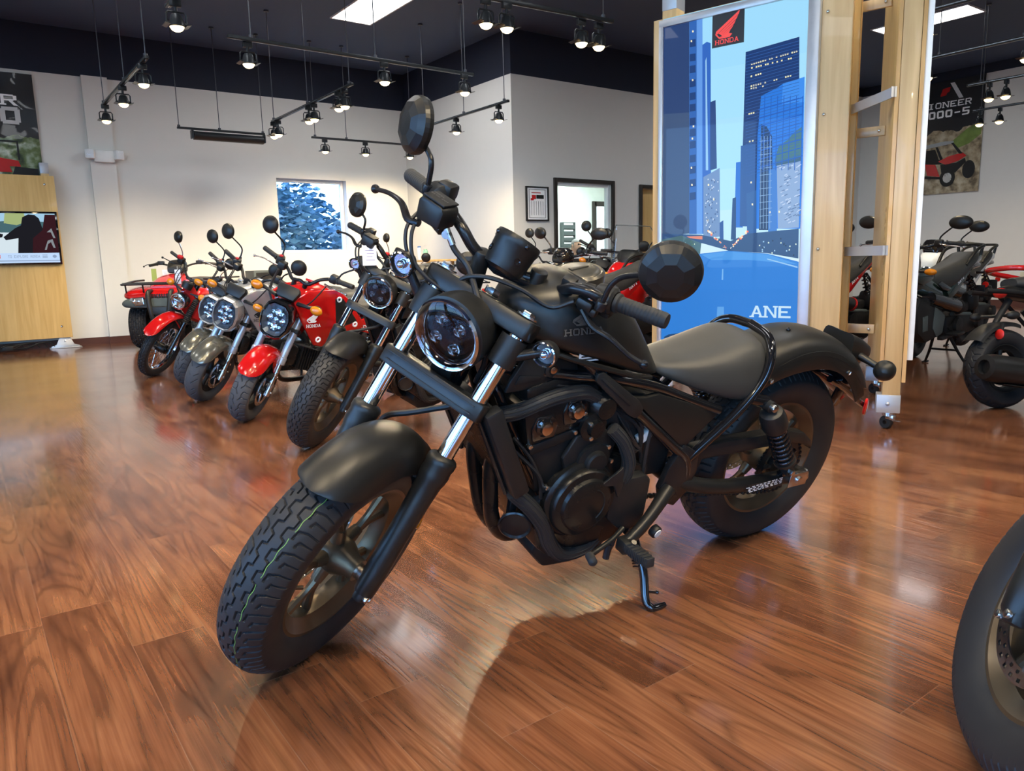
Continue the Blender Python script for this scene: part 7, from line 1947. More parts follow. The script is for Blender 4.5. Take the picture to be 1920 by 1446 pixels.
def make_mini(name, label, loc, rot, col, panel, shell, fork='fork', st=.68, lever_m='steel', badge='white_p', tread=tread_street, rubber='rubberw', text=None, mirrors=True, scale=1., grab=None, wheel='engined', signals='amber', fender=None, muf=None, tail=0.):
    root = thing(name, label, 'motorcycle', loc, rot); root.scale = (scale,)*3
    WB, RK = 1.2, R(25); F = XF(WB, RK, .081, st); A0 = Vector((WB, 0, .237)); dd = Vector((-math.sin(RK), 0, math.cos(RK))); fw = Vector((math.cos(RK), 0, math.sin(RK)))
    def fk(s_, y, f=0.): return A0+dd*s_+fw*f+Vector((0, y, 0))
    cm, pm = M[col], M[panel]
    # wheels
    wm = MB(xf=F); rim_cast(wm, A0, .150, .075, 5, .034, .13, 'u'); fwheel = wm.build('front_wheel', M[wheel], root)
    tyre_mesh('tyre', fwheel, A0, .237, .120, .150, .075, F, tread, m=rubber, nu=560, nv=44)
    d_ = MB(xf=F); n_ = 60; disc_brake(d_, A0, .110, .086, .062, 22)
    for k in range(5): a = 2*PI*k/5; d_.tube([A0+Vector((.03*math.cos(a), .058, .03*math.sin(a))), A0+Vector((.088*math.cos(a), .062, .088*math.sin(a)))], .006, 8)
    d_.build('brake_disc', M['steel'], fwheel)
    ca = MB(xf=F); cc = A0+Vector((-.055, .070, .092)); ca.box(cc, (.085, .045, .058), rot=Matrix.Rotation(.5, 3, 'Y'), bev=.010).box(A0+Vector((-.07, .088, .05)), (.03, .012, .12), rot=Matrix.Rotation(.4, 3, 'Y'), bev=.004); ca = ca.build('brake_caliper', M['engined'], root)
    b = MB(xf=F)
    for q in ((-.080, .094, .075), (-.030, .094, .110), (-.055, .094, .125), (-.06, .098, .02)): b.cyl(A0+Vector(q), A0+Vector(q)+Vector((0, .008, 0)), .010, 14, bev=.002)
    b.cyl(A0+Vector((0, -.115, 0)), A0+Vector((0, .118, 0)), .009, 12); b.each('caliper_bolt', M['bolt'], ca)
    for s_ in (1, -1):
        y = .090*s_
        o = MB(xf=F).tube([fk(.215, y), fk(.66, y)], .0235, 20).lathe([(.0155, .19), (.026, .19), (.028, .20), (.028, .235), (.0235, .24)], fk(0, y), dd, 20).build('fork_tube', M[fork], root)
        lo_ = MB(xf=F).tube([fk(.0, y), fk(.24, y)], .0155, 16).lathe([(0, -.03), (.018, -.03), (.021, -.01), (.021, .05), (.016, .06)], fk(0, y), dd, 18); lo_.build('fork_slider', M['steel'] if fork == 'fork' else M['engined'], o)
    tcl = MB(xf=F).box(fk(.60, 0), (.24, .06, .03), x=(0, 1, 0), y=fw, bev=.008).box(fk(.42, 0, -.01), (.24, .07, .03), x=(0, 1, 0), y=fw, bev=.008).cyl(fk(.38, 0, -.045), fk(.62, 0, -.045), .026, 16); tcl.build('fork_clamp', M['engined'], root)
    # mudguard with side arms
    fm = M[fender or col]; g = []
    for i in range(29):
        t = i/28; a = R(38)+(R(150)-R(38))*t; row = []; q = min(1., t/.28); e = math.sqrt(max(.05, 1-(1-q)**2)); rt = .268+.010*math.sin(PI*t)
        for j in range(17):
            s_ = (-1+2*j/16)*e; y = .078*math.sin(s_*PI/2); rr = rt-.052*(1-math.cos(s_*PI/2))
            row.append(A0+Vector((math.cos(a)*rr, y, math.sin(a)*rr)))
        g.append(row)
    fd = MB(xf=F).sheet(g, .003).build('front_mudguard', fm, root)
    ar = MB(xf=F)
    for s_ in (1, -1): ar.prism([(.02, .225), (-.10, .215), (-.125, .12), (-.055, -.01), (-.025, .0), (-.05, .10), (-.01, .16)], A0+Vector((0, .079*s_, 0)), (1, 0, 0), (0, 0, 1), .006, .002)
    ar.each('mudguard_arm', fm, fd)
    # lamp, dash, indicators
    lens_block(root, (1.165, 0, .705), (1, 0, .16), OCT, M[shell], xf=F)
    ds = MB(xf=F); ds.prism([(-.055, -.04), (.055, -.04), (.075, .02), (.06, .045), (-.06, .045), (-.075, .02)], (1.075, 0, .865), (0, 1, 0), (-.55, 0, .83), .045, .006).box((1.02, 0, .84), (.06, .09, .05), bev=.01); ds.build('dash', M['plastic'], root)
    for s_ in (1, -1):
        cx, cz = (1.125, .85) if s_ > 0 else (1.045, .820)
        o = MB(xf=F).tube([(1.06, .07*s_, .815), (cx-.03, .15*s_, cz-.012), (cx-.02, .19*s_, cz)], [.014, .010, .014], 10, k=3).lathe([(0, -.045), (.018, -.04), (.030, -.015), (.032, 0)], (cx, .215*s_, cz), (1, 0, 0), 18).build('turn_signal', M['plastic'], root)
        MB(xf=F).ball((cx, .215*s_, cz), (.022, .040, .029), 18, 12).build('signal_lens', M[signals], o)
    # handlebar
    gl0, gl1 = Vector((.905, .225, 1.0)), Vector((.945, .340, 1.022)); gr0, gr1 = Vector((.775, -.235, .935)), Vector((.732, -.352, .944))
    hb = MB(xf=F); hb.tube([(.93, 0, .915), (.945, .06, .915), (.925, .12, .968), (.905, .18, .995), gl0, gl1], .011, 12, k=5); hb.tube([(.93, 0, .915), (.905, -.06, .895), (.845, -.12, .915), (.80, -.18, .930), gr0, gr1], .011, 12, k=5); hb.cyl((.93, .04, .86), (.93, .04, .92), .016, 12).cyl((.91, -.04, .85), (.91, -.04, .905), .016, 12); hb.build('handlebar', M['satin'], root)
    grip(root, gl0, gl1, .0165, F); grip(root, gr0, gr1, .0165, F)
    lever(root, [(.84, -.17, .915), (.87, -.21, .925), (.905, -.27, .945), (.912, -.33, .938)], [.009, .008, .006, .006], F, m=lever_m, ball=.009); lever(root, [(.965, .17, .97), (1.0, .22, .98), (1.03, .28, .99), (1.02, .33, .985)], [.009, .008, .006, .006], F, m=lever_m, ball=.009)
    sw = MB(xf=F); sw.box(gr0+Vector((.02, .03, .0)), (.06, .055, .055), rot=Matrix.Rotation(.4, 3, 'Z'), bev=.012).box((.84, -.165, .925), (.06, .05, .05), bev=.01).box(gl0-Vector((.01, .03, 0)), (.055, .05, .055), bev=.012); sw.each('switch_block', M['plastic'], root)
    if col != 'matte': MB(xf=F).box(gr0+Vector((.025, .03, .03)), (.02, .022, .014), bev=.003).build('stop_switch', M['redp'], root)
    ck = MB(xf=F)
    for q in (0, .025): ck.tube([(.86+q, -.17, .91), (.95+q, -.16, .80), (1.0, -.10, .72), (.99, -.03, .66)], .0045, 6, k=5)
    ck.tube([(.96, .18, .96), (1.03, .14, .85), (1.02, .06, .74)], .0045, 6, k=5); ck.build('control_cable', M['cable'], root)
    if mirrors:
        mirror_round(root, [(.735, -.222, .945), (.716, -.236, 1.015), (.750, -.30, 1.075), (.775, -.325, 1.10)], (.785, -.335, 1.125), (.95, -.25, .1), .056, F, facets=0, stem_r=.0055, thick=.026)
        mirror_round(root, [(.905, .222, 1.0), (.90, .236, 1.055), (.905, .30, 1.115), (.91, .32, 1.13)], (.91, .335, 1.165), (.97, .2, .1), .056, F, facets=0, stem_r=.0055, thick=.026)
    # tank, side panels, seat, tail
    ol = [(a[0], a[1]) for a in catm([(0, 0), (.7, 0), (1, .25), (.92, .65), (.6, .95), (0, 1.)], 3)]
    MB().loft(body_loft(interp_secs([(1.02, .07, .70, .82), (.95, .105, .66, .865), (.85, .125, .62, .885), (.74, .12, .60, .870), (.64, .10, .60, .80), (.58, .075, .62, .755)], 3), ol)).cyl((.80, 0, .88), (.795, 0, .895), .045, 24, bev=.004).build('fuel_tank', pm, root, sharp=50)
    for s_ in (1, -1):
        p = MB(); p.prism([(1.02, .80), (.92, .855), (.70, .86), (.62, .80), (.475, .62), (.50, .575), (.72, .560), (.80, .485), (.86, .50), (.955, .66)], (0, .138*s_, 0), (1, 0, 0), (0, 0, 1), .026, .010); o = p.build('side_panel', cm, root)
        if shell != 'matte' or text:
            MB().prism([(.72, .80), (.66, .80), (.54, .64), (.70, .60)], (0, .1525*s_, 0), (1, 0, 0), (0, 0, 1), .004, .001).build('panel_inset', M['black_p'], o)
            b = MB()
            for x, z in ((.690, .795), (.555, .620), (.835, .540), (.60, .535)): b.lathe([(.008, 0), (.019, 0), (.019, .006), (.013, .008), (.008, .004)], (x, .150*s_, z), (0, s_, 0), 22, closed=True)
            b.each('panel_grommet', M['white_p'], o)
            mb = MB(); xd = Vector((-s_, 0, 0)); x0 = .925 if s_ > 0 else .80
            wing(mb, (x0, .1520*s_, .655), xd, (0, 0, 1), .105, .085, .001); letters(mb, 'HONDA', (x0, .1520*s_, .625), xd, (0, 0, 1), .020, .017, gap=.26, depth=.001); mb.build('panel_badge', M[badge], o)
        q = MB(); q.prism([(.54, .575), (.36, .52), (.30, .585), (.42, .66), (.50, .63)], (0, .118*s_, 0), (1, 0, 0), (0, 0, 1), .018, .005); o = q.build('lower_panel', M['plastic'] if not text else cm, root)
        if text: mb = MB(); letters(mb, text, (.50 if s_ > 0 else .36, .128*s_, .565), Vector((-s_, 0, -.12*1)), (0, 0, 1), .040, .028, gap=.15, depth=.001); mb.build('model_lettering', M['white_p'], o)
    ol = [(a[0], a[1]) for a in catm([(0, 0), (.7, 0), (1, .3), (.9, .75), (.5, .97), (0, 1.)], 3)]
    TX = (lambda v: v+Vector((tail, 0, 0))) if tail else None
    MB(xf=TX).loft(body_loft(interp_secs([(.63, .06, .68, .755), (.50, .10, .66, .752), (.30, .125, .67, .765), (.10, .12, .70, .79), (-.05, .10, .72, .80), (-.14, .06, .74, .79)], 3), ol)).build('seat', M['seat'], root, sharp=55)
    tl = MB(xf=TX).loft(body_loft(interp_secs([(.35, .09, .60, .70), (.10, .085, .64, .72), (-.12, .065, .67, .75), (-.20, .045, .69, .74)], 3), ol)); tl = tl.build('tail_cowl', pm if not grab else M['matte'], root, sharp=50)
    MB(xf=TX).ball((-.205, 0, .705), (.030, .048, .032), 18, 12).build('tail_lens', M['redlens'], tl)
    if grab:
        MB(xf=TX).tube([(.30, .135, .745), (.10, .15, .80), (-.10, .14, .835), (-.205, .085, .850), (-.225, 0, .852), (-.205, -.085, .850), (-.10, -.14, .835), (.10, -.15, .80), (.30, -.135, .745)], .0165, 14, k=6).build('grab_rail', M[grab], root)
    TX = (lambda v: v+Vector((tail-.02, 0, 0))) if tail else None
    pb = MB(xf=TX).tube([(-.12, 0, .66), (-.23, 0, .52), (-.27, 0, .45)], [.022, .018, .014], 10, k=3).box((-.265, 0, .47), (.012, .17, .11), rot=Matrix.Rotation(.4, 3, 'Y'), bev=.004); pb = pb.build('plate_bracket', M['plastic'], root)
    for s_ in (1, -1):
        MB(xf=TX).ball((-.235, .130*s_, .565), (.045, .028, .026), 14, 10).tube([(-.19, .03*s_, .565), (-.225, .11*s_, .565)], .010, 8).build('rear_turn_signal', M['plastic'], pb)
        e = MB(xf=TX).lathe([(0, 0), (.030, 0), (.031, .005), (.026, .009), (0, .010)], (-.285, .085*s_, .455), (-1, -.0*s_, .1), 22); e.build('rear_reflector', M['redlens'] if s_ > 0 else M['redlens'], pb)
    # frame, engine, rear end
    fr = MB(); fr.tube([(1.0, 0, .76), (.86, 0, .70), (.62, 0, .58), (.46, 0, .42), (.43, 0, .30)], .028, 12, k=4)
    for s_ in (1, -1): fr.tube([(.66, .05*s_, .60), (.40, .09*s_, .64), (.05, .09*s_, .70), (-.15, .06*s_, .72)], .014, 10, k=3); fr.tube([(.43, .08*s_, .36), (.25, .09*s_, .55), (.10, .09*s_, .69)], .012, 10, k=3)
    fr.build('frame', M['engined'], root)
    en = MB(); en.prism([(.44, .24), (.52, .19), (.70, .20), (.78, .27), (.76, .37), (.62, .42), (.46, .40)], (0, 0, 0), (1, 0, 0), (0, 0, 1), .22, .02); en.lathe([(0, 0), (.075, 0), (.075, .02), (.06, .03), (.03, .034), (0, .034)], (.66, .105, .30), (0, 1, 0), 30); en.lathe([(0, 0), (.085, 0), (.08, .025), (0, .03)], (.60, -.105, .30), (0, -1, 0), 30)
    for k in range(8): en.box((.78+.018*k, 0, .36+.006*k), (.008, .15, .15), rot=Matrix.Rotation(-.3, 3, 'Y'), bev=.003)
    en.box((.955, 0, .42), (.07, .13, .13), rot=Matrix.Rotation(-.3, 3, 'Y'), bev=.02); en = en.build('engine', M['engine'], root)
    b = MB()
    for x, z in ((.60, .24), (.72, .25), (.73, .35), (.62, .37), (.54, .30)): b.cyl((x, .105, z), (x, .142, z), .007, 8)
    b.each('engine_bolt', M['bolt'], en)
    ex = MB().tube([(.97, -.02, .38), (1.0, -.05, .28), (.90, -.10, .20), (.62, -.13, .20), (.40, -.15, .27)], .017, 12, k=5).build('exhaust_pipe', M['engine'], root)
    dm = Vector((-1, -.05, .30)).normalized(); o = Vector((.40, -.155, .27)); ms = 1.
    if muf: o, dm, ms = Vector(muf[0]), Vector(muf[1]).normalized(), muf[2]
    mf = MB().lathe([(r_*ms, h_*(1+(ms-1)*.4)) for r_, h_ in ((0, 0), (.035, 0), (.050, .05), (.054, .12), (.054, .40), (.047, .44), (.028, .445), (.024, .42), (0, .42))], o, dm, 26).build('muffler', M['matte'], ex)
    hs = MB(); x, y, n = frame_from(dm, (0, 0, 1)); g = [[o+dm*(.10+.30*i/10)+(x*math.cos(a)+y*math.sin(a))*.060*ms for a in [PI*.98+k*PI*.62/10 for k in range(11)]] for i in range(11)]
    hs.sheet(g, .004).build('heat_shield', M['matte'], mf)
    A1 = Vector((0, 0, .243)); wm = MB(); rim_cast(wm, A1, .150, .080, 5, .04, .14, 'u'); rw = wm.build('rear_wheel', M[wheel], root); tyre_mesh('tyre', rw, A1, .243, .130, .150, .080, None, tread, m=rubber, nu=480, nv=40)
    s__ = MB().lathe([(.05, .072), (.075, .072), (.075, .077), (.05, .077)], A1, (0, 1, 0), 36, closed=True); s__.build('rear_sprocket', M['engined'], rw)
    sa = MB()
    for s_ in (1, -1): sa.tube([(.44, .07*s_, .31), (.2, .088*s_, .28), (-.05, .088*s_, .245)], .020, 10, k=3)
    sa.tube([(.44, .072, .31), (.25, .078, .355), (.0, .078, .33)], [.006, .014, .01], 8, k=3); sa.build('swingarm', M['engined'], root)
    sh = MB().coil((.26, 0, .34), (.34, 0, .60), .03, 7, .007).tube([(.25, 0, .32), (.35, 0, .63)], .012, 10); sh.build('rear_shock', M['gloss'], root)
    rf = MB(); arc_fender(rf, A1, R(70), R(140), .285, .255, .070, n=16, m=8); rf.build('rear_mudguard', M['plastic'], root)
    sd = MB().tube([(.52, .10, .24), (.55, .16, .16), (.585, .265, .058), (.565, .285, .058)], [.012, .010, .010, .009], 8, k=4); sd.build('side_stand', M['gloss'], root)
    pg = MB()
    for s_ in (1, -1): pg.box((.47, .20*s_, .28), (.035, .10, .022), bev=.006).tube([(.50, .10*s_, .26), (.47, .155*s_, .28)], .009, 8)
    pg.each('footpeg', M['grip'], root)
    return root
def place(fx, fy, psi, lean, wb=1.2, sc=1.): return (fx-wb*sc*math.cos(psi), fy-wb*sc*math.sin(psi), 0), (-lean, 0, psi)
l_, r_ = place(1.455, 4.825, 3.325, .205)
make_mini('mini_motorcycle', 'bright red small motorcycle with red mudguard and white winged HONDA badge', l_, r_, 'red', 'red', 'gloss', text='GROM')
l_, r_ = place(1.45, 5.80, 3.20, .226)
make_mini('mini_motorcycle', 'silver small motorcycle with grey mudguard, the front one of the two silver ones', l_, r_, 'silver', 'silver', 'silver', badge='black_p', fender='olive', tread=tread_slick)
l_, r_ = place(1.57, 6.71, 3.24, .26)
make_mini('mini_motorcycle', 'silver small motorcycle half hidden, the rear one beside the red trail bike', l_, r_, 'silver', 'silver', 'silver', badge='black_p', fender='olive')

# ------------------------------------------------------------------ red trail bike with wire wheels
def wire_wheel(root, name, c, Ro, Rb, W, xf, tread, n=36):
    w_ = MB(xf=xf); w_.lathe([(Rb+.004, -.022), (Rb-.006, -.020), (Rb-.014, 0), (Rb-.006, .020), (Rb+.004, .022), (Rb, .010), (Rb-.006, 0), (Rb, -.010)], c, (0, 1, 0), 64, closed=True)
    o = w_.build(name, M['chrome'], root); c = Vector(c)
    MB(xf=xf).lathe([(.01, -.06), (.045, -.05), (.05, -.02), (.05, .02), (.045, .05), (.01, .06)], c, (0, 1, 0), 28, closed=True).build('hub', M['engine'], o)
    s_ = MB(xf=xf)
    for k in range(n):
        a = 2*PI*k/n; sd = 1 if k % 2 else -1; a2 = a+(.35 if (k//2) % 2 else -.35); s_.tube([c+Vector((.045*math.cos(a2), .035*sd, .045*math.sin(a2))), c+Vector(((Rb-.01)*math.cos(a), 0, (Rb-.01)*math.sin(a)))], .0022, 5)
    s_.build('spokes', M['steel'], o)
    tyre_mesh('tyre', o, c, Ro, W, Rb, .048, xf, tread, m='rubber', nu=560, nv=36)
    return o
def make_trail(label, loc, rot):
    root = thing('trail_motorcycle', label, 'motorcycle', loc, rot); WB, RK = 1.255, R(27); F = XF(WB, RK, .08, .66); Rw = .305; A0 = Vector((WB, 0, Rw)); dd = Vector((-math.sin(RK), 0, math.cos(RK))); fw = Vector((math.cos(RK), 0, math.sin(RK)))
    def fk(s_, y, f=0.): return A0+dd*s_+fw*f+Vector((0, y, 0))
    wire_wheel(root, 'front_wheel', A0, Rw, .222, .085, F, tread_knob)
    for s_ in (1, -1):
        y = .085*s_; o = MB(xf=F).tube([fk(-.03, y), fk(.33, y)], .022, 16).build('fork_slider', M['gloss'], root)
        pr = [(.018, .32)]
        for k in range(14): pr += [(.032, .325+.0175*k), (.024, .334+.0175*k)]
        pr += [(.018, .575)]; MB(xf=F).lathe(pr, fk(0, y), dd, 18).build('fork_boot', M['grip'], o)
    MB(xf=F).box(fk(.60, 0), (.22, .06, .03), x=(0, 1, 0), y=fw, bev=.006).box(fk(.72, 0), (.20, .06, .03), x=(0, 1, 0), y=fw, bev=.006).cyl(fk(.55, 0, -.05), fk(.74, 0, -.05), .028, 14).build('fork_clamp', M['gloss'], root)
    g = MB(xf=F); arc_fender(g, A0, R(42), R(130), .375, .350, .065, n=24, m=10, round_ends=.25); g.build('front_mudguard', M['red'], root)
    st_ = MB(xf=F)
    for s_ in (1, -1): st_.tube([fk(.24, .085*s_), A0+Vector((-.02, .05*s_, .345)), A0+Vector((.09, .05*s_, .33))], .006, 6, k=3)
    st_.each('mudguard_stay', M['redp'], root)
    hc = Vector((1.155, 0, .80)); hd = Vector((1, 0, .02)).normalized()
    h = MB(xf=F).lathe([(0, -.12), (.05, -.115), (.075, -.08), (.082, -.03), (.083, 0), (.076, .002), (.07, -.01), (0, -.012)], hc, hd, 32).build('headlight', M['gloss'], root)
    MB(xf=F).lathe([(.070, -.006), (.079, .004), (.080, .010), (.074, .012), (.068, .004)], hc, hd, 32).build('headlight_bezel', M['chrome'], h)
    MB(xf=F).lathe([(0, -.008), (.05, -.002), (.07, .004)], hc, hd, 28).lathe([(.052, .004), (.056, .009), (.060, .004)], hc, hd, 28).box(hc+Vector((.0, 0, 0)), (.012, .11, .012)).box(hc, (.012, .012, .11)).build('lamp_reflector', M['reflector'], h)
    MB(xf=F).lathe([(0, .022), (.045, .018), (.072, .008)], hc, hd, 28).build('headlight_lens', M['acrylic'], h)
    MB(xf=F).lathe([(0, -.03), (.048, -.03), (.052, .03), (.046, .036), (0, .036)], (1.06, 0, .945), (-.4, 0, .9), 24).build('gauge', M['plastic'], root)
    for s_ in (1, -1):
        o = MB(xf=F).tube([(1.06, .05*s_, .88), (1.06, .15*s_, .895)], .009, 8).build('turn_signal', M['plastic'], root); MB(xf=F).ball((1.065, .175*s_, .90), (.030, .038, .034), 16, 10).build('signal_lens', M['amber'], o)
    gl0, gl1, gr0, gr1 = Vector((.90, .25, 1.07)), Vector((.87, .37, 1.07)), Vector((.88, -.25, 1.07)), Vector((.85, -.37, 1.07))
    hb = MB(xf=F).tube([gl1, gl0, (.93, .16, 1.06), (.97, .09, .99), (.97, 0, .96), (.97, -.09, .99), (.92, -.16, 1.06), gr0, gr1], .011, 12, k=5); hb.build('handlebar', M['satin'], root)
    grip(root, gl0, gl1, .016, F); grip(root, gr0, gr1, .016, F)
    lever(root, [(.93, -.18, 1.05), (.98, -.24, 1.05), (1.0, -.30, 1.06), (.985, -.36, 1.05)], [.009, .008, .006, .006], F); MB(xf=F).box((.91, -.21, 1.075), (.06, .06, .06), bev=.012).box((.915, .21, 1.075), (.06, .06, .06), bev=.012).each('switch_block', M['plastic'], root)
    MB(xf=F).box((.93, -.215, 1.115), (.035, .05, .03), bev=.006).build('stop_switch', M['redp'], root)
    ck = MB(xf=F)
    for q in (0, .03, .06): ck.tube([(.94, -.18+q, 1.04), (1.06, -.15+q, .98), (1.10, -.08, .90), (1.06, -.02, .80)], .0045, 6, k=5)
    ck.build('control_cable', M['cable'], root)
    mirror_round(root, [(.905, -.215, 1.09), (.895, -.225, 1.15), (.905, -.275, 1.23), (.91, -.285, 1.25)], (.915, -.293, 1.29), (.9, -.42, .05), .055, F, facets=0, stem_m='chrome', stem_r=.0055)
    mirror_round(root, [(.915, .215, 1.09), (.905, .225, 1.15), (.905, .275, 1.23), (.91, .285, 1.25)], (.915, .293, 1.29), (.9, .42, .05), .055, F, facets=0, stem_m='chrome', stem_r=.0055)
    # step-through body
    ol = [(a[0], a[1]) for a in catm([(0, 0), (.7, 0), (1, .3), (.9, .75), (.5, .97), (0, 1.)], 3)]
    MB().loft(body_loft(interp_secs([(1.06, .06, .68, .90), (1.0, .085, .60, .90), (.92, .09, .54, .80), (.80, .085, .52, .68), (.60, .09, .50, .64), (.42, .10, .48, .68), (.25, .10, .52, .72), (.05, .09, .60, .74)], 3), ol)).build('body_shell', M['red'], root, sharp=50)
    for s_ in (1, -1): MB().prism([(1.05, .88), (.96, .92), (.88, .74), (.90, .56), (.98, .60)], (0, .098*s_, 0), (1, 0, 0), (0, 0, 1), .02, .007).build('leg_panel', M['redp'], root)
    MB().loft(body_loft(interp_secs([(.62, .07, .68, .76), (.45, .11, .69, .785), (.2, .12, .72, .79), (.08, .09, .74, .79)], 3), ol)).build('seat', M['seat'], root, sharp=50)
    rk = MB()
    for s_ in (1, -1): rk.tube([(.05, .13*s_, .80), (-.35, .13*s_, .80)], .010, 8)
    for k in range(5): rk.tube([(.03-.09*k, -.13, .80), (.03-.09*k, .13, .80)], .008, 8)
    for s_ in (1, -1): rk.tube([(-.05, .12*s_, .80), (-.02, .10*s_, .62)], .009, 8)
    rk.build('cargo_rack', M['satin'], root)
    en = MB().prism([(.42, .27), (.50, .22), (.72, .23), (.78, .30), (.74, .40), (.46, .42)], (0, 0, 0), (1, 0, 0), (0, 0, 1), .22, .02)
    for k in range(8): en.box((.79+.018*k, 0, .37), (.008, .14, .14), rot=Matrix.Rotation(-.15, 3, 'Y'), bev=.003)
    en.lathe([(0, 0), (.08, 0), (.075, .03), (0, .035)], (.60, .105, .32), (0, 1, 0), 28); en.build('engine', M['steel'], root)
    MB().tube([(.93, -.03, .34), (.90, -.12, .36), (.6, -.16, .46), (.25, -.17, .55)], .016, 10, k=4).lathe([(0, 0), (.045, .02), (.048, .35), (.03, .38), (0, .38)], (.25, -.17, .55), (-1, 0, .15), 22).build('exhaust', M['matte'], root)
    A1 = Vector((0, 0, Rw)); wire_wheel(root, 'rear_wheel', A1, Rw, .222, .085, None, tread_knob)
    g = MB(); arc_fender(g, A1, R(60), R(150), .365, .34, .065, n=20, m=8); g.build('rear_mudguard', M['red'], root)
    sa = MB()
    for s_ in (1, -1): sa.tube([(.42, .09*s_, .34), (0, .09*s_, .305)], .016, 10); sa.tube([(.02, .10*s_, .33), (.14, .10*s_, .66)], .022, 10)
    sa.build('swingarm', M['gloss'], root)
    MB().tube([(.52, .10, .26), (.55, .16, .18), (.585, .262, .074), (.565, .28, .074)], [.012, .010, .010, .009], 8, k=4).build('side_stand', M['gloss'], root)
    MB().lathe([(0, 0), (.03, 0), (.03, .03), (0, .036)], (-.33, 0, .66), (-1, 0, 0), 18).build('tail_lens', M['redlens'], root)
    return root
l_, r_ = place(1.46, 7.52, 3.25, .25, 1.255, .94)
make_trail('red trail motorcycle with wire-spoked wheels and round headlight, in front of the quad bike', l_, r_).scale = (.94, .94, .94)

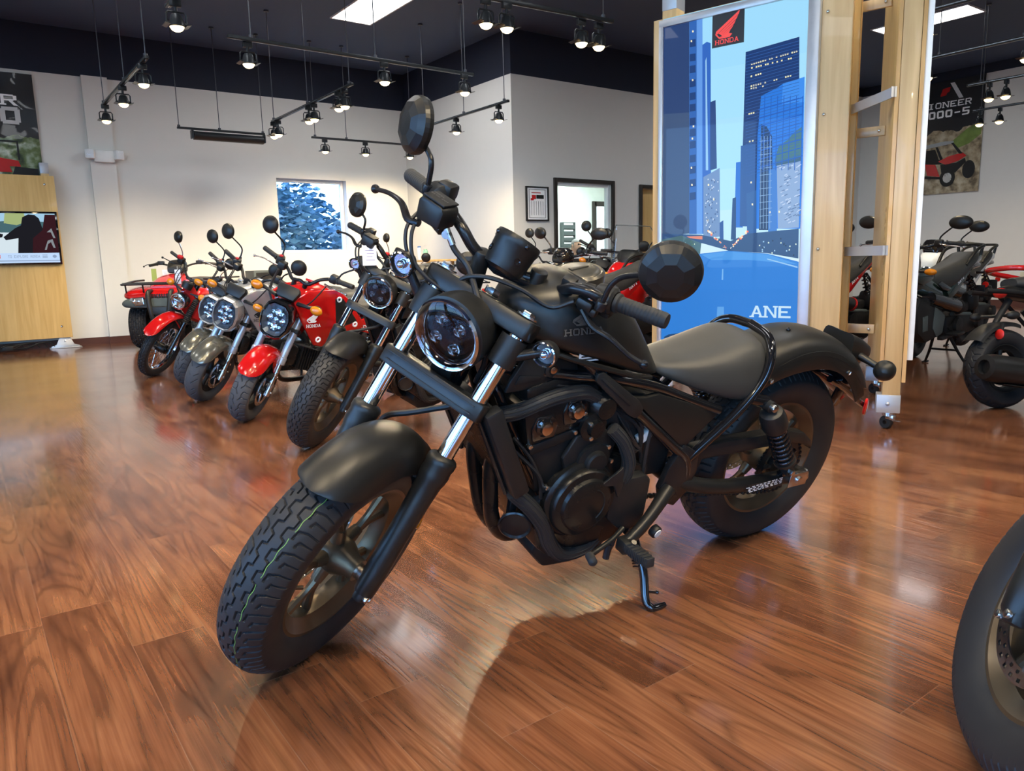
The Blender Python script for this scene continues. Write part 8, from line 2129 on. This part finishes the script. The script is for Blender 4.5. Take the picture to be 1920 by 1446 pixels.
# ------------------------------------------------------------------ quad bike
def make_quad(label, loc, psi):
    root = thing('quad_bike', label, 'quad bike', loc, (0, 0, psi))
    def wheel(x, y, Rw, W, st):
        c = Vector((x, y, Rw)); xf = None
        if st: rot = Matrix.Rotation(st, 3, 'Z'); xf = lambda v: c+rot @ (Vector(v)-c)
        o = MB(xf=xf).lathe([(.02, -.03), (.06, -.04), (.12, -.02), (.145, -W*.42), (.155, -W*.42), (.150, 0), (.155, W*.42), (.145, W*.42), (.12, .03), (.06, .05), (.02, .05)], c, (0, 1, 0), 32, closed=True).build('wheel', M['engined'], root)
        tyre_mesh('tyre', o, c, Rw, W, .150, W*.8, xf, lambda U, Y, ci: tread_knob(U*.62, Y*.7, ci*.62)*1.8, m='rubber', nu=420, nv=40)
    for s_ in (1, -1): wheel(.62, .37*s_, .29, .20, .10); wheel(-.62, .37*s_, .29, .23, 0)
    ol = [(a[0], a[1]) for a in catm([(0, 0), (.8, 0), (1, .25), (.95, .7), (.7, .95), (0, 1.)], 3)]
    # front wings and nose
    MB().loft(body_loft(interp_secs([(.93, .38, .63, .69), (.88, .45, .62, .74), (.72, .49, .62, .77), (.50, .48, .64, .79), (.32, .38, .64, .80)], 3), ol)).build('front_wing', M['red'], root, sharp=50)
    MB().loft(body_loft(interp_secs([(.84, .16, .72, .775), (.70, .20, .74, .83), (.48, .19, .76, .90), (.30, .14, .76, .92)], 3), ol)).build('nose_cowl', M['red'], root, sharp=50)
    lt = MB(); letters(lt, 'HONDA', (.815, -.085, .79), (0, 1, 0), (-.75, 0, .55), .030, .028, depth=.004); lt.build('badge', M['white_p'], root)
    MB().loft(body_loft(interp_secs([(.97, .34, .53, .63), (.92, .46, .52, .645), (.80, .50, .54, .645), (.66, .49, .57, .65)], 3), ol)).build('bumper_skirt', M['board'], root, sharp=50)
    for s_ in (1, -1):
        x_ = MB().prism([(-.10, -.045), (.07, -.06), (.11, .0), (.08, .045), (-.09, .055)], (.955, .27*s_, .60), (-.30, 1*s_, 0), (0, 0, 1), .05, .012).build('headlight', M['reflector'], root)
        MB().ball((.965, .25*s_, .60), (.03, .035, .035), 14, 10).ball((.955, .31*s_, .60), (.03, .03, .03), 14, 10).build('headlight_lens', M['reflector'], x_)
    gr = MB()
    for s_ in (1, -1): gr.tube([(.90, .12*s_, .72), (.99, .13*s_, .70), (1.02, .12*s_, .58), (1.02, .10*s_, .45), (.98, .09*s_, .34), (.80, .09*s_, .28)], [.022, .028, .03, .03, .028, .02], 10, k=3)
    gr.box((1.02, 0, .49), (.035, .24, .10), bev=.012).box((1.0, 0, .36), (.04, .20, .10), bev=.012).box((.99, 0, .42), (.03, .12, .08), bev=.01); gr.build('bull_bar', M['plastic'], root)
    ge = MB()
    for k in range(6): ge.box((.955, 0, .565+.022*k), (.02, .22, .006))
    for k in range(8): ge.box((.955, -.1+.0285*k, .62), (.02, .006, .13))
    ge.build('grille', M['plasticd'], root)
    rk = MB().tube([(.96, -.44, .80), (.99, 0, .80), (.96, .44, .80), (.56, .46, .83), (.46, .36, .84)], .012, 8, k=3).tube([(.96, -.44, .80), (.56, -.46, .83), (.46, -.36, .84)], .012, 8, k=3)
    for k in range(4): rk.tube([(.90-.1*k, -.45, .81), (.90-.1*k, .45, .81)], .010, 8)
    for y in (-.40, -.2, .2, .40): rk.tube([(.95, y, .80), (.93, y, .70)], .010, 8)
    rk.build('front_rack', M['satin'], root)
    hb = MB().tube([(.10, .42, 1.02), (.17, .28, 1.04), (.24, .14, 1.02), (.28, .06, .97), (.28, -.06, .97), (.24, -.14, 1.02), (.17, -.28, 1.04), (.10, -.42, 1.02)], .012, 10, k=5); hb.cyl((.38, 0, .78), (.28, 0, .97), .03, 12); hb.build('handlebar', M['satin'], root)
    for s_ in (1, -1): grip(root, (.16, .30*s_, 1.04), (.10, .42*s_, 1.02), .018, None); lever(root, [(.20, .26*s_, 1.04), (.25, .30*s_, 1.04), (.24, .40*s_, 1.03), (.21, .45*s_, 1.01)], [.008, .007, .006, .006], None)
    MB().box((.19, .24, 1.05), (.06, .08, .05), bev=.012).box((.19, -.24, 1.05), (.06, .08, .05), bev=.012).each('switch_block', M['plastic'], root)
    MB().loft(body_loft(interp_secs([(.40, .09, .93, 1.0), (.34, .115, .92, 1.07), (.26, .11, .93, 1.09), (.19, .08, .95, 1.07)], 3), ol)).build('handlebar_pod', M['plastic'], root)
    MB().loft(body_loft(interp_secs([(.30, .12, .70, .88), (.15, .15, .68, .84), (-.10, .16, .68, .83), (-.45, .17, .70, .86), (-.62, .14, .74, .86)], 3), ol)).build('seat', M['seat'], root, sharp=50)
    MB().loft(body_loft(interp_secs([(-.30, .36, .62, .74), (-.5, .52, .62, .78), (-.75, .53, .62, .78), (-.95, .44, .60, .72)], 3), ol)).build('rear_wing', M['red'], root, sharp=50)
    ch = MB().box((0, 0, .42), (1.3, .26, .22), bev=.03).box((.05, 0, .58), (.7, .30, .22), bev=.04)
    for s_ in (1, -1):
        for x in (.62, -.62): ch.tube([(x, .08*s_, .30), (x, .30*s_, .29)], .02, 8).tube([(x-.05, .10*s_, .40), (x, .28*s_, .33)], .014, 8)
        ch.coil((.60, .16*s_, .62), (.62, .26*s_, .34), .032, 6, .007)
        ch.box((.02, .33*s_, .36), (.5, .2, .03), bev=.01)
    ch.build('chassis', M['engined'], root)
    rk = MB()
    for k in range(5): rk.tube([(-.5-.11*k, -.40, .84), (-.5-.11*k, .40, .84)], .011, 8)
    for y in (-.4, .4): rk.tube([(-.46, y, .84), (-.98, y, .84)], .011, 8).tube([(-.7, y*.9, .84), (-.7, y*.9, .76)], .011, 8)
    rk.build('rear_rack', M['satin'], root)
make_quad('red quad bike with black bull bar parked against the back wall beside the column', (2.50, 10.56, 0), R(238))
# ------------------------------------------------------------------ small underbone bikes with the V-shaped body
def make_navi(label, loc, rot, col, badge='NAVI', st=.15, frame_badge='white_p'):
    root = thing('underbone_motorcycle', label, 'motorcycle', loc, rot); WB, RK = 1.286, R(27); Rf, Rr = .245, .215; F = XF(WB, RK, .08, st); A0 = Vector((WB, 0, Rf)); A1 = Vector((0, 0, Rr)); dd = Vector((-math.sin(RK), 0, math.cos(RK))); fw = Vector((math.cos(RK), 0, math.sin(RK)))
    def fk(s_, y, f=0.): return A0+dd*s_+fw*f+Vector((0, y, 0))
    cm = M[col]; ol = [(a[0], a[1]) for a in catm([(0, 0), (.75, 0), (1, .3), (.94, .7), (.6, .97), (0, 1.)], 3)]
    for nm, A, Rw, xf in (('front_wheel', A0, Rf, F), ('rear_wheel', A1, Rr, None)):
        w_ = MB(xf=xf); rim_cast(w_, A, Rw-.095, .06, 5, .034, .12, 'u'); o = w_.build(nm, M['engined'], root); tyre_mesh('tyre', o, A, Rw, .095, Rw-.095, .06, xf, tread_street, m='rubber', nu=360, nv=28)
    for s_ in (1, -1): MB(xf=F).tube([fk(-.02, .07*s_), fk(.25, .07*s_)], .020, 14).tube([fk(.25, .07*s_), fk(.50, .07*s_)], .0145, 12).build('fork_tube', M['engined'], root)
    g = MB(xf=F); arc_fender(g, A0, R(30), R(150), .275, .235, .062, n=22, m=10, round_ends=.2); g.build('front_mudguard', cm, root)
    # nose cowl with dark dash hood and lamp
    MB(xf=F).loft(body_loft(interp_secs([(1.16, .05, .72, .86), (1.12, .095, .68, .91), (1.05, .11, .66, .95), (.98, .10, .70, .98)], 3), ol)).build('lamp_cowl', M['gloss'] if col != 'white' else cm, root, sharp=50)
    o = MB(xf=F).ball((1.14, 0, .77), (.035, .075, .06), 20, 12).build('headlight', M['reflector'], root); MB(xf=F).ball((1.145, 0, .77), (.038, .078, .063), 20, 12).build('headlight_lens', M['acrylic'], o)
    MB(xf=F).loft(body_loft(interp_secs([(1.08, .06, .92, 1.00), (1.02, .09, .92, 1.045), (.96, .085, .93, 1.03)], 3), ol)).build('dash_hood', M['gloss'], root, sharp=50)
    for s_ in (1, -1):
        o = MB(xf=F).tube([(1.06, .09*s_, .80), (1.06, .17*s_, .80)], .012, 8).build('turn_signal', M['plastic'], root); MB(xf=F).ball((1.07, .20*s_, .80), (.032, .045, .026), 16, 10).build('signal_lens', M['amber'], o)
    hb = MB(xf=F).tube([(.86, .36, .985), (.92, .22, 1.0), (.97, .10, .97), (.97, -.10, .97), (.92, -.22, 1.0), (.86, -.36, .985)], .012, 10, k=5).cyl((.985, 0, .80), (.965, 0, .97), .025, 14); hb.build('handlebar', M['satin'], root)
    for s_ in (1, -1):
        grip(root, (.905, .24*s_, 1.0), (.86, .36*s_, .985), .0175, F); lever(root, [(.94, .19*s_, 1.0), (.985, .25*s_, .995), (.965, .33*s_, .985), (.945, .375*s_, .975)], [.009, .008, .006, .006], F, m='steel')
        mirror_round(root, [(.935, .205*s_, 1.01), (.93, .21*s_, 1.05), (.925, .27*s_, 1.11), (.925, .30*s_, 1.13)], (.925, .335*s_, 1.155), (.97, .22*s_, .05), .050, F, facets=0, oval=1.55, thick=.03)
    MB(xf=F).box((.93, .20, 1.0), (.06, .06, .055), bev=.014).box((.93, -.20, 1.0), (.06, .06, .055), bev=.014).each('switch_block', M['plastic'], root)
    # V-shaped spine: front beam, rear beam
    MB().loft(body_loft(interp_secs([(1.03, .055, .66, .84), (.94, .075, .62, .83), (.80, .085, .565, .755), (.62, .085, .505, .665), (.46, .08, .455, .585), (.38, .07, .445, .545)], 3), ol)).build('front_beam', cm, root, sharp=50)
    for s_ in (1, -1):
        MB().prism([(.47, .475), (.52, .55), (.30, .655), (.02, .765), (-.10, .785), (-.10, .735), (.05, .69), (.34, .52)], (0, .085*s_, 0), (1, 0, 0), (0, 0, 1), .045, .014).build('rear_beam', cm, root)
        mb = MB(); letters(mb, badge, (.335 if s_ > 0 else .235, .109*s_, .583 if s_ > 0 else .628), Vector((-s_, 0, .43*1 if s_ > 0 else -.43)), Vector((.43*s_ if s_ > 0 else .43, 0, 1)), .030, .024, gap=.2, depth=.001); mb.build('model_lettering', M[frame_badge], root)
        MB().prism([(1.0, .80), (.86, .80), (.70, .74), (.72, .69), (.90, .66), (1.0, .70)], (0, .088*s_, 0), (1, 0, 0), (0, 0, 1), .02, .008).build('shoulder_panel', cm, root)
        MB().prism([(.62, .655), (.48, .59), (.42, .565), (.46, .545), (.60, .585), (.68, .64)], (0, .100*s_, 0), (1, 0, 0), (0, 0, 1), .012, .004).build('side_trim', M['gloss'], root)
    tb = MB().tube([(.82, .10, .545), (.60, .115, .475), (.40, .122, .415)], .058, 20, k=3).build('storage_tube', M['gloss'] if col != 'red' else M['plastic'], root)
    MB().lathe([(0, -.01), (.062, -.01), (.064, .012), (.056, .022), (.04, .022), (.036, .014), (0, .014)], (.395, .1225, .413), (-.93, .04, -.30), 26).build('tube_cap', M['plastic'] if col != 'red' else M['redp'], tb)
    bx = MB().prism([(.98, .58), (.66, .46), (.56, .36), (.62, .22), (.90, .20), (1.02, .30), (1.05, .48)], (0, 0, 0), (1, 0, 0), (0, 0, 1), .24, .02); bx = bx.build('storage_box', M['plasticd'], root)
    MB().prism([(.76, .47), (.60, .38), (.64, .24), (.74, .22), (.80, .30)], (0, .122, 0), (1, 0, 0), (0, 0, 1), .012, .005).prism([(.96, .42), (.88, .42), (.88, .30), (.96, .30)], (0, .121, 0), (1, 0, 0), (0, 0, 1), .008, .003).build('box_cover', M['board'], bx)
    MB().loft(body_loft(interp_secs([(.66, .05, .64, .70), (.56, .09, .59, .735), (.40, .115, .57, .750), (.20, .125, .65, .775), (.02, .12, .72, .815), (-.08, .09, .76, .81)], 3), ol)).build('seat', M['seat'], root, sharp=55)
    MB().tube([(.22, .115, .73), (.06, .13, .835), (-.10, .12, .855), (-.155, .06, .86), (-.155, -.06, .86), (-.10, -.12, .855), (.06, -.13, .835), (.22, -.115, .73)], .013, 12, k=5).tube([(-.13, .10, .855), (-.11, .08, .74)], .013, 10).tube([(-.13, -.10, .855), (-.11, -.08, .74)], .013, 10).build('grab_rail', M['matte'], root)
    t_ = MB().loft(body_loft(interp_secs([(.0, .07, .66, .74), (-.14, .06, .66, .72), (-.22, .05, .66, .70)], 3), ol)).build('tail_cowl', M['gloss'], root); MB().ball((-.22, 0, .68), (.02, .045, .022), 14, 8).build('tail_lens', M['redlens'], t_)
    for s_ in (1, -1): MB().tube([(-.14, .04*s_, .62), (-.18, .10*s_, .615)], .010, 8).ball((-.20, .14*s_, .615), (.045, .035, .024), 14, 10).build('rear_turn_signal', M['gloss'], root)
    pb = MB().tube([(-.10, 0, .62), (-.24, 0, .48)], .014, 8).box((-.25, 0, .44), (.01, .15, .11), bev=.003).build('plate_bracket', M['plastic'], root); MB().lathe([(0, 0), (.026, 0), (.026, .006), (0, .008)], (-.255, .075, .50), (-1, .25, 0), 18).build('rear_reflector', M['redlens'], pb)
    en = MB().prism([(.52, .26), (.44, .17), (.14, .15), (-.06, .17), (-.08, .25), (.04, .30), (.36, .33)], (0, .085, 0), (1, 0, 0), (0, 0, 1), .07, .02).box((.40, 0, .26), (.24, .22, .18), bev=.03).lathe([(0, 0), (.06, 0), (.055, .03), (.03, .035), (0, .035)], (.0, .12, .215), (0, 1, 0), 24).lathe([(0, 0), (.07, 0), (.065, .025), (0, .03)], (.38, .12, .255), (0, 1, 0), 24)
    en.box((.02, .07, .40), (.13, .12, .17), bev=.045).box((.18, .05, .37), (.16, .10, .08), bev=.02); en.build('engine', M['engined'], root)
    MB().tube([(.10, .10, .30), (.44, .11, .36)], .018, 10).build('swing_link', M['board'], root)
    MB().coil((.02, .09, .34), (.10, .09, .62), .026, 8, .006).tube([(.01, .09, .30), (.11, .09, .66)], .012, 8).build('rear_shock', M['gloss'], root)
    cs = MB()
    for s_ in (1, -1): cs.tube([(.38, .06*s_, .17), (.335, .11*s_, .03), (.30, .165*s_, -.092)], [.013, .012, .010], 10, k=3).box((.29, .17*s_, -.100), (.06, .035, .014), bev=.004)
    cs.tube([(.335, .11, .03), (.335, -.11, .03)], .009, 8); cs.build('centre_stand', M['engined'], root)
    for s_ in (1, -1): MB().box((.52, .17*s_, .215), (.13, .10, .022), bev=.006).box((.52, .12*s_, .195), (.3, .05, .03), bev=.008).build('foot_board', M['plastic'], root)
    MB().tube([(.35, -.08, .16), (.20, -.12, .14)], .014, 8).lathe([(0, 0), (.05, .02), (.052, .30), (.03, .33), (0, .33)], (.22, -.13, .17), (-1, -.05, .25), 20).build('muffler', M['matte'], root)
    return root
make_navi('dark green underbone motorcycle on its centre stand right of the wooden post', (7.08, 2.95, .139), (0, R(6.2), R(180)), 'dgreen')
make_navi('white underbone motorcycle mostly hidden behind the dark green one', (8.40, 3.36, .139), (0, R(6.2), R(180)), 'white', frame_badge='black_p')
make_navi('red underbone motorcycle seen through the gap between the kiosk posts', (6.98, 3.81, .139), (0, R(6.2), R(180)), 'red')
make_navi('red underbone motorcycle behind the tank of the large cruiser', (5.32, 4.98, .139), (0, R(6.2), R(180)), 'red')

# ------------------------------------------------------------------ dark machines behind the big one
make_mini('naked_motorcycle', 'dark naked motorcycle below the interior window, between scooter and counter', (7.25, 6.85, 0), (-.15, 0, R(184)), 'matte', 'olive_d', 'matte', fork='engined', scale=1.1, lever_m='satin', signals='amber')
make_mini('naked_motorcycle', 'dark naked motorcycle in the back whose mirrors stand before the seated person', (6.95, 7.62, 0), (-.15, 0, R(184)), 'matte', 'matte', 'matte', fork='engined', scale=1.06, lever_m='satin', signals='amber')
def make_scooter(label, loc, psi):
    root = thing('scooter', label, 'scooter', loc, (-.08, 0, psi)); ol = [(a[0], a[1]) for a in catm([(0, 0), (.75, 0), (1, .3), (.94, .7), (.6, .97), (0, 1.)], 3)]
    for nm, x in (('front_wheel', 1.24), ('rear_wheel', 0)):
        w_ = MB(); rim_cast(w_, (x, 0, .24), .15, .06, 5, .034, .12, 'u'); o = w_.build(nm, M['engined'], root); tyre_mesh('tyre', o, (x, 0, .24), .24, .10, .15, .06, None, tread_street, m='rubber', nu=300, nv=24)
    g = MB(); arc_fender(g, (1.24, 0, .24), R(30), R(150), .275, .235, .065, n=20, m=10, round_ends=.2); g.build('front_mudguard', M['red'], root)
    for s_ in (1, -1): MB().tube([(1.24, .075*s_, .24), (1.06, .075*s_, .66)], .020, 12).build('fork_tube', M['engined'], root)
    MB().loft(body_loft(interp_secs([(1.20, .10, .66, .84), (1.13, .19, .55, .90), (1.03, .23, .34, .94), (.95, .22, .30, .92), (.92, .18, .30, .90)], 3), ol)).build('leg_shield', M['red'], root, sharp=50)
    o = MB().ball((1.185, 0, .76), (.05, .11, .06), 22, 12).build('headlight', M['reflector'], root); MB().ball((1.19, 0, .76), (.053, .113, .063), 22, 12).build('headlight_lens', M['acrylic'], o)
    MB().box((.66, 0, .27), (.62, .34, .07), bev=.03).build('foot_board', M['plastic'], root)
    MB().loft(body_loft(interp_secs([(.42, .15, .28, .68), (.30, .19, .30, .72), (.0, .20, .38, .74), (-.26, .15, .52, .74), (-.36, .08, .60, .72)], 3), ol)).build('body_shell', M['red'], root, sharp=50)
    MB().loft(body_loft(interp_secs([(.46, .10, .68, .76), (.30, .15, .70, .80), (.0, .16, .72, .81), (-.25, .13, .73, .82), (-.33, .08, .74, .80)], 3), ol)).build('seat', M['seat'], root, sharp=50)
    MB().loft(body_loft(interp_secs([(1.08, .05, .92, .98), (1.02, .12, .93, 1.05), (.95, .12, .95, 1.05)], 3), ol)).tube([(.90, .34, 1.03), (.97, .15, 1.02), (.97, -.15, 1.02), (.90, -.34, 1.03)], .014, 10, k=4).build('handlebar', M['plastic'], root)
    for s_ in (1, -1):
        grip(root, (.935, .22*s_, 1.03), (.90, .35*s_, 1.03), .0175, None); lever(root, [(.97, .18*s_, 1.03), (1.02, .24*s_, 1.03), (1.0, .32*s_, 1.02), (.985, .37*s_, 1.01)], [.008, .007, .006, .006], None)
        mirror_round(root, [(.96, .19*s_, 1.04), (.955, .195*s_, 1.10), (.95, .24*s_, 1.16), (.95, .26*s_, 1.175)], (.95, .285*s_, 1.205), (.97, .2*s_, .05), .05, None, facets=0, oval=1.25, thick=.026)
    g = [[Vector((1.08-.10*(z-.95)*1.2-.16*(y/.24)**2, y, z)) for y in [(-.235+.47*k/16)*math.sqrt(max(.02, 1-((z-1.10)/.30)**2)) for k in range(17)]] for z in [.92+.40*j/14+.07*0 for j in range(14)]]
    MB().sheet(g, .003).build('windscreen', M['acrylic'], root)
    MB().tube([g[j][0] for j in range(14)]+[g[13][k] for k in range(1, 17)]+[g[j][16] for j in range(12, -1, -1)], .004, 6).build('screen_edge', M['board'], root)
    for s_ in (1, -1): MB().ball((1.13, .18*s_, .80), (.03, .035, .025), 12, 8).build('turn_signal', M['amber'], root)
    MB().box((.12, 0, .25), (.5, .22, .16), bev=.04).tube([(.3, -.12, .25), (.0, -.15, .28), (-.25, -.15, .36)], .045, 14).tube([(.28, .05, .2), (.26, .14, .10), (.24, .20, .01)], .011, 8).build('engine', M['engined'], root)
    MB().ball((-.36, 0, .66), (.03, .07, .03), 14, 8).build('tail_lens', M['redlens'], root)
    return root
make_scooter('red scooter with a clear rounded windscreen behind the mirror of the large cruiser', (6.42, 5.95, 0), R(203))
TR2 = [o for o in COL.objects if o.name.startswith('trail_motorcycle')][0]; t2 = copy_tree(TR2); t2['label'] = 'second red trail motorcycle standing far back behind the second cruiser'; t2.location = (5.05, 8.0, 0); t2.rotation_euler = (-.2, 0, R(176))
for o in (TR2, t2): o['group'] = 'red trail motorcycles'
# right edge
make_mini('mini_motorcycle', 'black motorcycle seen from behind with a red grab rail', (5.12, 1.88, 0), (-.12, 0, R(-22)), 'red', 'matte', 'matte', fork='engined', grab='red', muf=((.20, -.185, .185), (-1, -.02, .17), 1.5), tail=.22, st=0., rubber='rubber', signals='amber')
c3 = copy_tree(CRUISER_B); c3['group'] = 'matching black cruisers'; c3['label'] = 'third matte black cruiser, closest to the viewer, only its front wheel showing'; c3.location = (3.007, 0.660, 0); c3.rotation_euler = (-0.209, 0, 3.253)

# ------------------------------------------------------------------ paper tags hanging from the handlebars
def tag_card(root, local, label, w_, h_, m, steer=None, face=(-.6, -1, 0), drop=.03, ink=True):
    mx = Matrix.Translation(root.location) @ root.rotation_euler.to_matrix().to_4x4() @ Matrix.Diagonal((*root.scale, 1))
    p = mx @ (steer(Vector(local)) if steer else Vector(local))
    r = thing('price_tag', label, 'tag', p, group='paper tags on the handlebars'); n = Vector(face).normalized(); x = Vector((0, 0, 1)).cross(n).normalized()
    MB().tube([(0, 0, .01), Vector((0, 0, -drop))+n*.004], .0012, 5).build('string', M['tilew'], r)
    MB().box(Vector((0, 0, -drop-h_/2))+n*.004, (w_, .0012, h_), x=x, y=n, bev=.0003).build('card', M[m], r)
    if ink:
        k_ = MB()
        for j in range(4): k_.box(Vector((0, 0, -drop-h_*(.25+.16*j)))+n*.0052+x*(.06*w_*(j % 2)), (w_*(.62-.1*(j % 3)), .0008, .003), x=x, y=n)
        k_.build('handwriting', M['ink'], r)
    return r
FC = XF(RB_WB, RB_RAKE, RB_TR, RB_ST)
tag_card(CRUISER_B, (1.185, -.165, 1.060), 'white paper tag on the handlebar of the second cruiser', .075, .105, 'tagw', FC, drop=.005)
FT = XF(1.255, R(27), .08, .66); tag_card(TR2, (.97, -.20, 1.02), 'white paper tag hanging from the handlebar of the red trail motorcycle', .05, .13, 'tagw', FT, drop=.02)
QB = [o for o in COL.objects if o.name.startswith('quad_bike')][0]
tag_card(QB, (.14, -.36, 1.0), 'olive green tag hanging from the left-hand grip of the quad bike', .06, .16, 'tagg', None, face=(-.2, -1, 0), drop=.02, ink=False)
tag_card(QB, (.20, -.20, .985), 'pale tag beside the black pod of the quad bike', .06, .13, 'tagw', None, face=(-.2, -1, 0), drop=.02)
RM = [o for o in COL.objects if o.name.startswith('mini_motorcycle')][0]; FM = XF(1.2, R(25), .081, .68)
tag_card(RM, (.90, -.05, .87), 'white paper tag below the bars of the red small motorcycle', .05, .10, 'tagw', FM, drop=.02)
